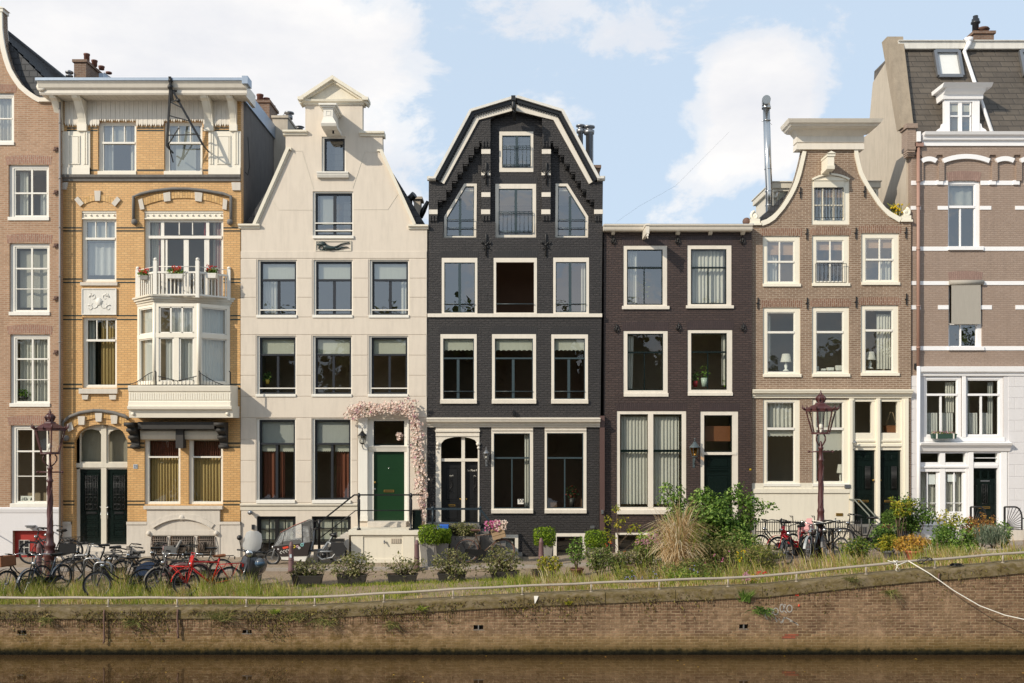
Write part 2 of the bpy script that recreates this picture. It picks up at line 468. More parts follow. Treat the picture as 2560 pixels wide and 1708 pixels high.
# ------------------------------------------------------------------ camera, sun and sky
cam_d=bpy.data.cameras.new('camera');cam=bpy.data.objects.new('camera',cam_d);COL.objects.link(cam)
cam.location=(0,0,EYE);cam.rotation_euler=(R(90),0,0)
cam_d.sensor_width=36;cam_d.lens=36*F/2560;cam_d.shift_y=(HY-854)/2560
cam_d.clip_start=.1;cam_d.clip_end=3000
scene.camera=cam
SUN=Vector((1.25,1.0,-.95)).normalized()
sl=bpy.data.lights.new('sun','SUN');sl.energy=4.3;sl.angle=R(.5);sl.color=(1,.91,.77)
so=bpy.data.objects.new('sun',sl);COL.objects.link(so);so.location=(-20,-10,30)
so.rotation_euler=SUN.to_track_quat('-Z','Y').to_euler()
w=bpy.data.worlds.new('World');scene.world=w;w.use_nodes=True
nt=w.node_tree;nt.nodes.clear()
class WN(NT):
    def __init__(s):s.t=nt
W=WN();wo=W.n('ShaderNodeOutputWorld');bg=W.n('ShaderNodeBackground');W.l(bg.outputs[0],wo.inputs[0])
sk=W.n('ShaderNodeTexSky',sky_type='NISHITA');sk.sun_disc=False
sk.sun_elevation=math.asin(-SUN.z);sk.sun_rotation=math.atan2(-SUN.x,-SUN.y)
sk.air_density=1.0;sk.dust_density=1.6;sk.ozone_density=1.6
tc=W.n('ShaderNodeTexCoord');D=tc.outputs['Generated']
sp=W.n('ShaderNodeSeparateXYZ');W.l(D,sp.inputs[0])
# cloud field on the dome (directions): a bank to the left, a tall cumulus to the right, loose wisps elsewhere
n1=W.noise(W.scaled(D,(1,1,1.9)),2.1,7,.62,.15)
n2=W.noise(W.scaled(D,(1,1,1.5)),9.5,9,.62,.25)
nn=W.math('ADD',W.math('MULTIPLY',n1,.45),W.math('MULTIPLY',n2,.55))
def lobe(px,py,rx,rz,k):
    dx,dz=(px-CX)/F,(HY-py)/F;L=math.sqrt(dx*dx+1+dz*dz)
    sb=W.n('ShaderNodeVectorMath',operation='SUBTRACT');W.l(D,sb.inputs[0]);sb.inputs[1].default_value=(dx/L,1/L,dz/L)
    sc=W.n('ShaderNodeVectorMath',operation='MULTIPLY');W.l(sb.outputs[0],sc.inputs[0]);sc.inputs[1].default_value=(F/rx,F/rx*.6,F/rz)
    ln=W.n('ShaderNodeVectorMath',operation='LENGTH');W.l(sc.outputs[0],ln.inputs[0])
    g=W.math('SUBTRACT',1,ln.outputs[1],True)
    return W.math('MULTIPLY',W.math('SMOOTH_MIN',g,.55) if False else g,k)
bank=[(150,200,900,620,1.0),(820,420,380,420,.4),(640,60,500,260,.4),(-500,300,1100,900,.9)]
cum=[(1885,175,150,115,.85),(1840,270,165,150,.95),(1975,290,130,180,.8),(1900,380,150,130,.6),(1770,440,140,110,.62),(1500,560,260,90,.28),(1470,20,420,100,.34),(1640,120,200,60,.2)]
def total(ls):
    a=None
    for q in ls:
        v=lobe(*q);a=v if a is None else W.math('ADD',a,v)
    return a
back=W.math('MULTIPLY',W.math('SUBTRACT',0,sp.outputs[1],True),.16)
f=W.math('ADD',W.math('ADD',total(bank),total(cum)),back)
f=W.math('ADD',f,W.math('MULTIPLY',W.math('SUBTRACT',nn,.5),3.7))
mask=W.ramp(f,[(.16,0.0),(.42,.72),(.75,1.0)],'EASE')
shade=W.noise(W.scaled(D,(1,1,2.2)),4.2,6,.6)
ccol=W.mix(W.ramp(shade,[(.35,0.0),(.65,1.0)]),(8.0,8.1,8.5),(9.9,9.7,9.5))
pale=W.mix(.78,sk.outputs[0],(6.7,8.1,9.7))
W.l(W.mix(mask,pale,ccol),bg.inputs[0]);bg.inputs[1].default_value=.106
scene.view_settings.view_transform='Standard';scene.view_settings.look='None';scene.view_settings.gamma=1
scene.view_settings.exposure=0.0
scene.cycles.max_bounces=8;scene.cycles.transparent_max_bounces=24;scene.cycles.use_denoising=True

# ------------------------------------------------------------------ ground, street, water
def brickpave(name,c1,c2,mort,bw,bh,moss=0.0):
    t=NT(name);p=t.pos();b=t.n('ShaderNodeTexBrick',offset=.5)
    b.inputs['Scale'].default_value=1.0;b.inputs['Brick Width'].default_value=bw;b.inputs['Row Height'].default_value=bh;b.inputs['Mortar Size'].default_value=.008
    t.l(p,b.inputs['Vector'])
    for k,c in (('Color1',c1),('Color2',c2),('Mortar',mort)):b.inputs[k].default_value=(*lin(c),1)
    n=t.noise(p,1.2,6,.65);n2=t.noise(p,26,4)
    col=t.mix(t.ramp(n,[(.35,0.0),(.7,.5)]),b.outputs['Color'],tuple(x*.6 for x in lin(c2)))
    if moss:col=t.mix(t.math('MULTIPLY',t.ramp(t.noise(p,2.6,6,.7),[(.45,0.0),(.6,1.0)]),moss),col,t.mix(n2,lin('#5a5a2a'),lin('#a89a68')))
    t.bsdf(col,.85,t.bump(t.math('ADD',b.outputs['Fac'],n2),.4,.01));return t.m
PAVE=brickpave('street clinkers','#a08b76','#8d7965','#786854',.2,.06,.1)
PAVE2=brickpave('pavement slabs','#a08f7e','#93836f','#6f6354',.3,.3,.12)
VERGE=brickpave('mossy verge pavers','#9c8468','#87715a','#6f5f42',.2,.08,.6)
KERB=paint('kerb stone','#9a9187',.8,.15,.1,.3)
def strip(name,Y0,Y1,dz,mat,ny=6):
    mb=MB();xs=[-30+i*.75 for i in range(81)]
    vs=[(x,Y0+(Y1-Y0)*j/ny,ground(x,Y0+(Y1-Y0)*j/ny)+dz) for x in xs for j in range(ny+1)]
    fs=[]
    m=ny+1
    for i in range(80):
        for j in range(ny):fs.append((i*m+j,(i+1)*m+j,(i+1)*m+j+1,i*m+j+1))
    mb.add(vs,fs,True)
    b=len(mb.v)
    for i in range(80):
        for j in (0,ny):
            a,c=vs[i*m+j],vs[(i+1)*m+j]
            mb.quad([(a[0],a[1],a[2]-.35),(c[0],c[1],c[2]-.35),c,a])
    return tag(mb.build(name,mat),kind='structure')
strip('verge',24.34,27.0,-.01,VERGE)
strip('street',27.0,29.45,-.03,PAVE)
strip('kerb',29.45,29.6,.05,KERB,1)
strip('pavement',29.6,33.0,.03,PAVE2)
mb=MB();mb.add([(-600,-600,-2.7),(600,-600,-2.7),(600,1500,-2.7),(-600,1500,-2.7)],[(0,1,2,3)])
tag(mb.build('ground',paint('canal bed and far ground','#5b5348',.95,.2)),kind='structure')
t=NT('canal water');p=t.pos()
rp=t.noise(t.scaled(p,(.8,2.2,1)),1.8,4,.55);rp2=t.noise(t.scaled(p,(1.2,4,1)),3.5,2)
bm=t.bump(t.math('ADD',t.math('MULTIPLY',rp,.8),t.math('MULTIPLY',rp2,.4)),.010,.05)
col=t.mix(t.noise(p,.8,4),lin('#3a2b1a'),lin('#4a3823'))
t.bsdf(col,.01,bm,IOR=3.7)
mb=MB();mb.add([(-300,-60,ZW),(300,-60,ZW),(300,YQ+.25,ZW),(-300,YQ+.25,ZW)],[(0,1,2,3)])
tag(mb.build('water',t.m),kind='structure')

# ------------------------------------------------------------------ quay wall
t=NT('old quay brick');p=t.pos();sx=t.n('ShaderNodeSeparateXYZ');t.l(p,sx.inputs[0])
cv=t.n('ShaderNodeCombineXYZ');wz=t.math('ADD',sx.outputs[2],t.math('MULTIPLY',t.math('SUBTRACT',t.noise(p,.9,3),.5),.07))
t.l(sx.outputs[0],cv.inputs[0]);t.l(wz,cv.inputs[1])
b=t.n('ShaderNodeTexBrick',offset=.5);b.inputs['Scale'].default_value=1;b.inputs['Brick Width'].default_value=.225;b.inputs['Row Height'].default_value=.069
b.inputs['Mortar Size'].default_value=.009;b.inputs['Mortar Smooth'].default_value=.4;t.l(cv.outputs[0],b.inputs['Vector'])
for k,c in (('Color1','#97795f'),('Color2','#6a5140'),('Mortar','#b09b7c')):b.inputs[k].default_value=(*lin(c),1)
n=t.noise(p,.7,6,.65);n2=t.noise(p,9,5,.65);n3=t.noise(t.scaled(p,(1,1,1.5)),5.5,8,.72,.15)
col=t.mix(t.ramp(n2,[(.35,0.0),(.7,.65)]),b.outputs['Color'],lin('#4d3c30'))
col=t.mix(t.ramp(n,[(.45,.0),(.68,.5)]),col,lin('#ab8f72'))
left=t.math('MULTIPLY',t.math('SUBTRACT',4.0,sx.outputs[0],True),1)
lf=t.ramp(t.math('MULTIPLY',t.math('SUBTRACT',1.0,sx.outputs[0]),.12),[(0.0,.42),(.6,1.0)])
col=t.mix(t.math('MULTIPLY',t.ramp(n3,[(.44,0.0),(.6,.75)]),lf),col,t.mix(n2,lin('#38261a'),lin('#6f5a38')))
col=t.mix(t.math('MULTIPLY',t.ramp(t.noise(t.scaled(p,(3,3,.5)),1.6,5,.7),[(.5,0.0),(.75,.7)]),.45),col,lin('#6b5a3a'))
dr=t.math('MULTIPLY',t.ramp(t.noise(t.scaled(p,(6,6,.35)),1.5,5,.7),[(.55,0.0),(.72,1.0)]),t.ramp(t.math('ADD',t.math('SUBTRACT',sx.outputs[2],t.math('MULTIPLY',t.math('MAXIMUM',sx.outputs[0],-5.0),.062)),1.3),[(.3,0.0),(.85,.6)]))
col=t.mix(dr,col,lin('#352617'))
hz=t.math('ADD',t.math('SUBTRACT',sx.outputs[2],ZW),t.math('MULTIPLY',t.math('SUBTRACT',n2,.5),.22))
alg=t.ramp(hz,[(.02,1.0),(.11,.95),(.17,.6),(.3,.3),(.55,0.0)])
acol=t.ramp(hz,[(.0,lin('#0e0f0b')),(.08,lin('#1b1c13')),(.15,lin('#4a3f1c')),(.4,lin('#8a7432'))])
col=t.mix(alg,col,acol)
QB=t.m
t.bsdf(col,.95,t.bump(t.math('ADD',t.math('MULTIPLY',b.outputs['Fac'],-.6),t.math('ADD',n2,n3)),.9,.03),Specular_IOR_Level=.08)
t=NT('mossy coping stone');p=t.pos();n2=t.noise(p,12,5,.6);n3=t.noise(t.scaled(p,(1,1,1.6)),4.2,7,.72,.8)
col=t.mix(n2,lin('#64573f'),lin('#83745a'))
col=t.mix(t.ramp(n3,[(.40,0.0),(.58,.9)]),col,t.mix(n2,lin('#42341a'),lin('#6c5d2a')))
col=t.mix(t.ramp(t.noise(p,3.1,5,.7),[(.55,0.0),(.75,.7)]),col,lin('#4c443a'))
t.bsdf(col,.9,t.bump(t.math('ADD',n2,n3),.6,.02));COPE=t.m
qw=thing('quay_wall','long mossy brick quay wall along the canal with stone coping','quay wall',(0,YQ,ZW))
q=src(YQ)
outer=[(-30,-2.65)]+[(30,-2.65)]
top=[(-30+i*.6,zq(-30+i*.6)-.27) for i in range(101)]
outer+=top[::-1]
vents=[(43,66,1576,1586),(606,629,1575,1584),(1184,1208,1563,1574),(1848,1871,1561,1572)]
holes=[]
for a,bb,c,d in vents:holes.append([(q.x(a),q.z(d)),(q.x(bb),q.z(d)),(q.x(bb),q.z(c)),(q.x(a),q.z(c))])
mb=MB();mb.slab(outer,holes,YQ,YQ+.4)
mb.build('brick_face',QB,qw)
mb=MB()
x=-14.0
while x<14.2:
    w_=rnd.uniform(.05,.066)
    if rnd.random()>.1:mb.bbox(x,x+w_-.008,YQ-.006-rnd.random()*.006,YQ+.05,zq(x)-.27-rnd.uniform(.185,.215),zq(x)-.272,.004,rnd.choice((0,0,1)))
    x+=w_
mb.build('brick_course',[QB,QB],qw)
for (a,bb,c,d) in vents:
    mb=MB();X0,X1,Z0,Z1=q.x(a),q.x(bb),q.z(d),q.z(c)
    mb.box(X0-.01,X1+.01,YQ+.1,YQ+.13,Z0-.01,Z1+.01,1)  # black panel stands in for the shade inside the vent
    mb.box((X0+X1)/2-.012,(X0+X1)/2+.012,YQ-.004,YQ+.06,Z0,Z1,0)
    mb.box(X0-.01,X1+.01,YQ-.005,YQ+.02,Z0-.016,Z0-.001,0)
    mb.build('drain_vent',[STONED,BLACK],qw)
joints=[-30,-16,-13.6,-11.2,-8.9,q.x(642),q.x(960),q.x(1310),q.x(1513),q.x(1688),q.x(1905),q.x(2115),q.x(2330),q.x(2500),14.5,30]
for a,bb in zip(joints,joints[1:]):
    mb=MB();n_=max(2,int((bb-a)/.45));jy=rnd.uniform(-.008,.008);jz=rnd.uniform(-.008,.008)
    vs,fs=[],[]
    for i in range(n_+1):
        X=a+.006+(bb-a-.012)*i/n_;Z=zq(X)+jz+rnd.uniform(-.004,.004);y0=YQ-.055+jy+rnd.uniform(-.004,.004)
        vs+=[(X,y0+.012,Z-.272),(X,y0,Z-.255),(X,y0,Z-.05),(X,y0+.012,Z-.018),(X,y0+.045,Z),(X,YQ+.42,Z),(X,YQ+.42,Z-.272)]
    for i in range(n_):
        for j in range(7):
            k=(j+1)%7;fs.append((i*7+j,(i+1)*7+j,(i+1)*7+k,i*7+k))
    fs+=[tuple(range(6,-1,-1)),tuple(n_*7+j for j in range(7))]
    mb.add(vs,fs);mb.build('coping_stone',COPE,qw)
for px in (1490,262,446,2340):
    pass
def weedmb(mb,c,n,L,spread,droop,wid=.012,up=.6,mi=0):
    for _ in range(n):
        a=rnd.uniform(0,6.283);o=Vector((rnd.gauss(0,spread),rnd.gauss(0,spread*.4)-.01,rnd.gauss(0,spread*.4)))
        d=Vector((math.cos(a)*.7,-abs(math.sin(a))*.5-.1,up+rnd.uniform(-.3,.3))).normalized();l=L*rnd.uniform(.5,1.2);p=Vector(c)+o;s=d.cross(Vector((0,1,0))).normalized()*wid
        pts=[]
        for k in range(4):
            pts.append(p.copy());p=p+d*l/3;d=(d+Vector((0,-.03,-droop))).normalized()
        vs=[]
        for k,pp in enumerate(pts):vs+=[pp-s*(1-k/3.2),pp+s*(1-k/3.2)]
        mb.add([tuple(v) for v in vs],[(0,1,3,2),(2,3,5,4),(4,5,7,6)],mi=mi)
# iron straps hanging on the quay (long rusty drip irons)
for px,y0,y1 in ((263,1524,1607),(447,1522,1594),(2344,1432,1457)):
    mb=MB();X=q.x(px);zz=q.z(y0);prev=None
    mb.tube([(X+rnd.uniform(-.012,.012),YQ-.075,zz-(zz-q.z(y1))*i/9) for i in range(10)],[.02+.008*rnd.random() for _ in range(10)],6)
    mb.build('mooring_iron',RUST,qw)
mb=MB()
def stroke(pts,w=.024):
    P=[(q.x(1900+a*.2809),q.z(1360+b_*.2809)) for a,b_ in pts]
    mb.ribbon(P,w,YQ-.004,YQ+.002)
def circ(cx,cy,r,ry=None):stroke([(cx+r*math.cos(t*.52),cy+(ry or r)*math.sin(t*.52)) for t in range(13)])
circ(90,600,28,30);circ(140,600,26,34);circ(195,570,22,42);circ(262,575,28,36)
stroke([(190,540),(230,535),(215,590),(240,610)]);stroke([(140,650),(150,690),(170,660),(185,700),(215,650),(260,665),(300,690),(345,720)])
stroke([(195,700),(210,660),(240,650)]);stroke([(55,600),(50,640),(70,670)]);stroke([(330,715),(300,700),(262,690)])
mb.build('graffiti',paint('chalky grey spray paint','#a29c94',.9,.3),qw)
mb=MB();mb.box(q.x(1988),q.x(1997),YQ-.015,YQ,q.z(1490),q.z(1481));mb.ball((q.x(1997),YQ,q.z(1514)),.03,8)
mb.build('marker_plate',paint('orange red plate','#cf4a30',.5),qw)
mb=MB();z1=q.z(1594);mb.box(q.x(1955),q.x(1988),YQ-.007,YQ+.01,z1-.03,z1+.03);mb.box(q.x(1962),q.x(1996),YQ-.006,YQ+.01,z1+.034,z1+.085)
mb.build('repaired_bricks',brick('new red brick','#9a4f34','#8d4a33','#6b4a38'),qw)

# weeds rooted in the joints of the quay wall
def weed(px,py,n,L,sp_,droop,label,mat,wid=.012,up=.5):
    mb=MB();weedmb(mb,(q.x(px),YQ-.07,q.z(py)),n,L,sp_,droop,wid,up)
    return solo('wall_weed',mb,mat,label,'weed','weeds in the quay wall')
weed(560,1545,60,.75,.10,.55,'drooping straw tuft hanging on the quay below the red bicycle',L_WEED,.009)
weed(690,1530,45,.16,.05,.1,'small green weed sprouting at the coping, left one of a pair below the grass',L_GRASSG)
weed(748,1545,70,.4,.12,.6,'dry matted tuft hanging under the coping below the first black tub',L_WEED,.01)
weed(810,1552,60,.42,.10,.7,'brown matted roots hanging from the quay below the second black tub',L_WEED,.01,.1)
weed(1055,1523,40,.2,.03,.25,'bright green fern on the coping below the white stoop',L_GRASSG,.02)
weed(1420,1508,30,.12,.03,.2,'small yellow green fern low on the coping below the terracotta pot',L_YEL,.02)
weed(1862,1500,70,.36,.05,.12,'tall green stemmed weed growing up from a joint below the pink valerian',L_GREEN,.012,1.0)
weed(1900,1525,70,.28,.1,.5,'dark trailing weed casting a shadow beside the graffiti',L_DARK,.012,.1)
weed(2125,1450,45,.42,.05,.55,'yellowish drooping weed under the rail between graffiti and rope',L_WEED,.008)
weed(2220,1480,55,.5,.05,.8,'long brown trailing weed hanging left of the white rope',L_WEED,.008,.1)
weed(120,1548,60,.24,.1,.5,'mossy clump on the quay left of the dark mooring iron',L_WEED,.012,.1)
weed(330,1555,80,.22,.12,.5,'brownish mossy clump between the two hanging mooring irons',L_WEED,.012,.1)
weed(980,1560,60,.22,.1,.5,'mossy clump below the coping near the white patch of lime',L_WEED,.012,.1)

# ------------------------------------------------------------------ quay railing
RAILM=paint('weathered galvanised rail','#a89c8c',.6,.15,.1,.3,.2)
qr=thing('quay_railing','low galvanised tube railing along the edge of the quay','railing',(0,24.06,-.2))
rail_z=lambda X:zq(X)+.215
mb=MB();mb.tube([(x_*.5,24.06,rail_z(x_*.5)+.006*math.sin(x_*1.7)) for x_ in range(-36,37)],.031,10);mb.build('rail',RAILM,qr)
for px in (-245,-73,99,271,443,616,787,960,1133,1306,1478,1648,1820,1991,2165,2337,2507,2680):
    mb=MB();X=q.at(24.06).x(px);mb.tube([(X,24.06,zq(X)-.02),(X,24.06,rail_z(X))],.022,8);mb.lathe([(.045,0),(.045,.012),(.025,.02)],X,24.06,zq(X),10)
    mb.build('post',RAILM,qr)
ROPE=paint('white rope','#d9d3c6',.9,.1)
c9=src(23.8)
mb=MB();pts=[(2280,1415),(2321,1433),(2378,1475),(2434,1509),(2490,1530),(2530,1538),(2562,1541),(2640,1540),(2740,1520)]
P=[(c9.x(a),23.86-i*.12,c9.z(b_)) for i,(a,b_) in enumerate(pts)]
P[0]=(P[0][0],24.02,rail_z(P[0][0])+.02)
mb.tube(P,.012,8)
solo('mooring_rope',mb,ROPE,'white mooring rope slung from the rail down across the quay wall','rope')
mb=MB();c9=src(24.02);X=c9.x(2240);Z=rail_z(X)
mb.tube([(X+.05*math.cos(k*.7),24.06+.045*math.sin(k*.7),Z+.045*math.cos(k*.9)) for k in range(26)],.011,6)
mb.tube([(X,24.0,Z),(X+.02,23.99,Z-.1),(X+.08,23.98,Z-.17),(X+.04,23.98,Z-.22),(X-.02,23.98,Z-.17),(X+.02,23.99,Z-.06),(X+.25,24.0,Z+.03)],.011,6)
mb.tube([(X,24.0,Z),(X-.1,24.0,Z+.02),(X-.2,24.02,Z+.05)],.011,6)
solo('rope_knot',mb,ROPE,'white rope knot with a hanging loop tied round the quay rail','rope')
mb=MB();X=c9.x(2311);Z=rail_z(X)
for k in range(3):mb.tube([(X+(.19-.012*k)*math.cos(a*.35),23.99-.01*k,Z+(.085-.008*k)*math.sin(a*.35+.4*k)-.005) for a in range(18)],.006,6,True)
mb.tube([(X-.13,23.97,Z-.08),(X,23.97,Z+.0),(X+.1,23.97,Z+.07)],.012,6)
solo('cable_coil',mb,RUBBER,'black cable coil hung over the quay rail','cable')
mb=MB();X=c9.x(2392);Z=zq(X)
for k in range(14):mb.tube([(X+rnd.gauss(0,.07)+.03*math.cos(a),24.05+rnd.gauss(0,.04)+.03*math.sin(a),Z+.03+.05*rnd.random()) for a in range(7)],.008,5,True)
mb.tube([(X-.12,24.0,Z+.03),(X-.25,23.99,Z+.02)],.014,6)
solo('chain_heap',mb,paint('tarred chain','#232527',.35,.3,0,0,.4),'small heap of black chain lying on the coping','chain')
# ------------------------------------------------------------------ house kit
class House:
    def __init__(s,name,label,Y,xa,xb,group='canal houses in the row'):
        s.Y=Y;s.holes=[];s.xa,s.xb=xa,xb
        s.root=thing(name,label,'house',((xa+xb)/2,Y,zf((xa+xb)/2)),group)
        s.extra=MB()
    def part(s,name,mb,mats,parent=None,label=None):return mb.build(name,mats,parent or s.root,label)
    def cell(s,c,rect):
        x0,x1,z0,z1=c.r(rect);s.holes.append([(x0,z0),(x1,z0),(x1,z1),(x0,z1)]);return x0,x1,z0,z1
    def win(s,c,rect,fw=.06,setb=.05,fmat=WHITE,smat=None,sw=.04,hz=(),vt=(),sill=None,cl=(),glass=GLASS,hole=True,dy=0,name='window',split=None,swb=None,label=None,guard=None):
        """rect, bars and cloth in survey units; fw / sw frame and sash widths in metres"""
        Y=s.Y+dy;x0,x1,z0,z1=c.r(rect)
        if hole:s.holes.append([(x0,z0),(x1,z0),(x1,z1),(x0,z1)])
        f=fw if isinstance(fw,tuple) else (fw,)*4
        e=.004;y=Y+setb
        mb=MB();mb.ring(x0-e,x1+e,z0-e,z1+e,tuple(q+e for q in f),y,y+.1)
        # inner bead of the frame
        ix0,ix1,iz0,iz1=x0+f[0],x1-f[1],z0+f[3],z1-f[2]
        w=mb.build(name,fmat,s.root,label)
        m2=MB();smat=smat or fmat;b=swb or sw
        m2.ring(ix0-.002,ix1+.002,iz0-.002,iz1+.002,(sw,sw,sw,b),y+.022,y+.075)
        for q in hz:
            zc,th=c.z(q[0]),q[1];m2.box(ix0+sw*.5,ix1-sw*.5,y+(q[2] if len(q)>2 else.012),y+.07,zc-th/2,zc+th/2)
        for q in vt:
            xc,th=c.x(q[0]),q[1];za,zb=(c.z(q[3]),c.z(q[2])) if len(q)>2 else (iz0+b*.5,iz1-sw*.5)
            m2.box(xc-th/2,xc+th/2,y+.016,y+.068,za,zb)
        m2.build('sash',smat,w)
        m3=MB();m3.quad([(ix0+.01,y+.05,iz0+.01),(ix1-.01,y+.05,iz0+.01),(ix1-.01,y+.05,iz1-.01),(ix0+.01,y+.05,iz1-.01)]);m3.build('pane',glass,w)
        for q in cl:
            k=q[0];m4=MB();a,bb,t_,u=c.x(q[1]),c.x(q[3]),c.z(q[4]),c.z(q[2])
            if k=='c':m4.cloth(a,bb,t_,u,y+.2,.028,q[6] if len(q)>6 else.1,q[7] if len(q)>7 else 0);m4.build('curtain',q[5],w)
            elif k=='b':
                m4.box(a,bb,y+.12,y+.124,t_,u);m4.box(a,bb,y+.112,y+.13,t_,t_+.022);m4.build('blind',q[5],w)
            elif k=='s':
                n=7;L=[(a+(bb-a)*i/(n*4),t_+.03*abs(math.sin(math.pi*i/4))) for i in range(n*4+1)]
                m4.prism([(a,u)]+L+[(bb,u)],y+.12,y+.126);m4.build('blind',q[5],w)
        if sill:
            x0,x1,z0,z1=c.r(sill[:4]);m5=MB();m5.xprof([(Y-sill[4],z0),(Y-sill[4],z1-.012),(Y-sill[4]+.012,z1-.004),(y+.03,z1+.012),(y+.03,z0)],x0,x1);m5.build('sill',sill[5],w)
        if guard:
            m6=MB()
            for g in guard:m6.add([],[])
        return w
    def bars(s,parent,c,hs=(),vs=(),yo=.06,r=.011,mat=IRON,name='guard_rail',sq=False):
        """railing in front of a window: hs (y,x0,x1), vs (x,y0,y1)"""
        mb=MB();y=s.Y-yo
        for a,x0,x1 in hs:mb.bar((c.x(x0),y,c.z(a)),(c.x(x1),y,c.z(a)),r*2) if sq else mb.tube([(c.x(x0),y,c.z(a)),(c.x(x1),y,c.z(a))],r,6)
        for a,y0,y1 in vs:mb.tube([(c.x(a),y,c.z(y0)),(c.x(a),y,c.z(y1))],r*.75,6)
        if hs:
            for a,x0,x1 in hs[:1]+hs[-1:]:
                for xx in (x0,x1):mb.tube([(c.x(xx),y,c.z(a)),(c.x(xx),s.Y+.1,c.z(a))],r,6)
        return mb.build(name,mat,parent)
    def arch(s,c,rect,h=.2,rise=.05,mi=1,ex=.06):
        """brick arch on end over an opening; rect's top edge is the springing"""
        s.extra.arc(c.x(rect[0])-ex,c.x(rect[2])+ex,c.z(rect[1])-rise*.2,rise,h,s.Y-.004,s.Y+.05,mi)
    def shell(s,outer,mats,D=9,thick=.28,ztop=None,side=None,floors=(),base=-.45,room=ROOMD,ceil=None):
        """front wall with its openings, party walls, back wall and storeys"""
        mb=s.extra;mb.slab(outer,s.holes,s.Y,s.Y+thick,0)
        xa,xb=s.xa,s.xb;zt=ztop
        b=zf((xa+xb)/2)+base
        mb.build('wall',mats,s.root)
        sw_=MB()
        sw_.box(xa+.003,xa+.22,s.Y+thick,s.Y+D,b,zt);sw_.box(xb-.22,xb-.003,s.Y+thick,s.Y+D,b,zt);sw_.box(xa+.003,xb-.003,s.Y+D,s.Y+D+.22,b,zt)
        sw_.build('side_wall',side or mats[0],s.root)
        inn=MB();x0,x1=xa+.23,xb-.23;yb=s.Y+2.35
        inn.box(x0,x1,yb,yb+.1,b+.05,zt-.05)
        for z in floors:inn.box(x0,x1,s.Y+thick+.02,yb-.002,z-.14,z+.1,1);inn.box(x0+.01,x1-.01,s.Y+thick+.03,yb-.004,z-.17,z-.145,2)
        inn.box(x0,x1,s.Y+thick+.02,s.Y+D-.02,zt-.12,zt-.02,1)
        inn.box(x0+.01,x1-.01,s.Y+thick+.03,yb-.004,zt-.16,zt-.125,2);inn.build('interior',[room,FLOORW,CEIL],s.root)
def cornice(z1,z0,p,Y,steps=3):
    """classical moulding profile from z0 (at the wall) to z1 (front edge), projecting p"""
    h=z1-z0
    return [(Y+.02,z0),(Y-p*.22,z0),(Y-p*.25,z0+h*.18),(Y-p*.38,z0+h*.22),(Y-p*.42,z0+h*.4),(Y-p*.62,z0+h*.52),
            (Y-p*.86,z0+h*.6),(Y-p*.9,z0+h*.78),(Y-p,z0+h*.84),(Y-p,z1),(Y+.02,z1+.02)]
def lantern(h,x,y,zt,zb,parent,glass=CLEAR,mat=IRON,sq=True,arm=.16,cz=None):
    """wall lantern between heights zt (finial) and zb (foot of bracket)"""
    H=zt-zb;y=h.Y-arm;mb=MB()
    gz1,gz0=zt-H*.32,zt-H*.62;r1,r0=H*.17,H*.10
    mb.lathe([(.012,0),(.02,H*.04),(.008,H*.07),(.016,H*.09),(.03,H*.12)],x,y,zt-H*.12,8)
    mb.lathe([(r1*1.15,0),(r1*1.1,H*.02),(r1*.5,H*.13),(r1*.25,H*.2)],x,y,gz1,6)
    mb.lathe([(r0*.5,-H*.05),(r0,-.0),(r0,.012)],x,y,gz0,6)
    for k in range(6):
        t=math.pi/3*k;mb.bar((x+r1*math.cos(t),y+r1*math.sin(t),gz1),(x+r0*math.cos(t),y+r0*math.sin(t),gz0),.012)
    mb.tube([(x,y,gz0-H*.04),(x,y,gz0-H*.14),(x+.02,y+arm*.5,gz0-H*.22),(x,h.Y,gz0-H*.26)],.014,6)
    mb.box(x-.035,x+.035,h.Y-.02,h.Y+.01,zb,gz0-H*.06)
    o=mb.build('wall_lantern',mat,parent)
    g=MB();g.lathe([(r0*.95,0),(r1*.95,gz1-gz0)],x,y,gz0,6,smooth=False);g.build('lantern_glass',glass,o)
    bl=MB();bl.ball((x,y,gz0+.06),.028,8);bl.build('bulb',WHITE,o)
    return o
def anchor(h,x,z,H=.3,kind='bar',mat=IRON):
    mb=MB();Y=h.Y
    if kind=='bar':
        mb.bar((x,Y-.035,z-H/2),(x+.01,Y-.035,z+H/2),.03);mb.bar((x-.045,Y-.03,z),(x+.045,Y-.03,z),.03);mb.box(x-.02,x+.02,Y-.04,Y+.02,z-.02,z+.02)
    elif kind=='knot':
        mb.tube([(x,Y-.05,z-H/2),(x,Y-.05,z+H/2)],[.012,.02],6)
        for sx in (-1,1):
            mb.tube([(x+sx*(.02+.055*math.sin(a*.52)),Y-.045,z-.02-.07*math.cos(a*.52)) for a in range(7)],.016,6)
            mb.tube([(x,Y-.045,z+.04),(x+sx*.06,Y-.045,z+.09),(x+sx*.05,Y-.045,z+.02)],.013,6)
        mb.ball((x,Y-.05,z-.03),.035,6)
    else:
        mb.tube([(x,Y-.04,z-H/2),(x,Y-.04,z+H/2-.06),(x,Y-.04,z+H/2)],[.02,.026,.006],6)
        for sx in (-1,1):
            mb.tube([(x,Y-.04,z-.02),(x+sx*.05,Y-.04,z+.06),(x+sx*.12,Y-.04,z+.12),(x+sx*.15,Y-.04,z+.06),(x+sx*.1,Y-.04,z+.03)],.02,6)
            mb.tube([(x,Y-.04,z),(x+sx*.07,Y-.04,z-.1),(x+sx*.12,Y-.04,z-.13)],.016,6)
        mb.ball((x,Y-.05,z),.045,6)
    return mb.build('wall_anchor',mat,h.root)
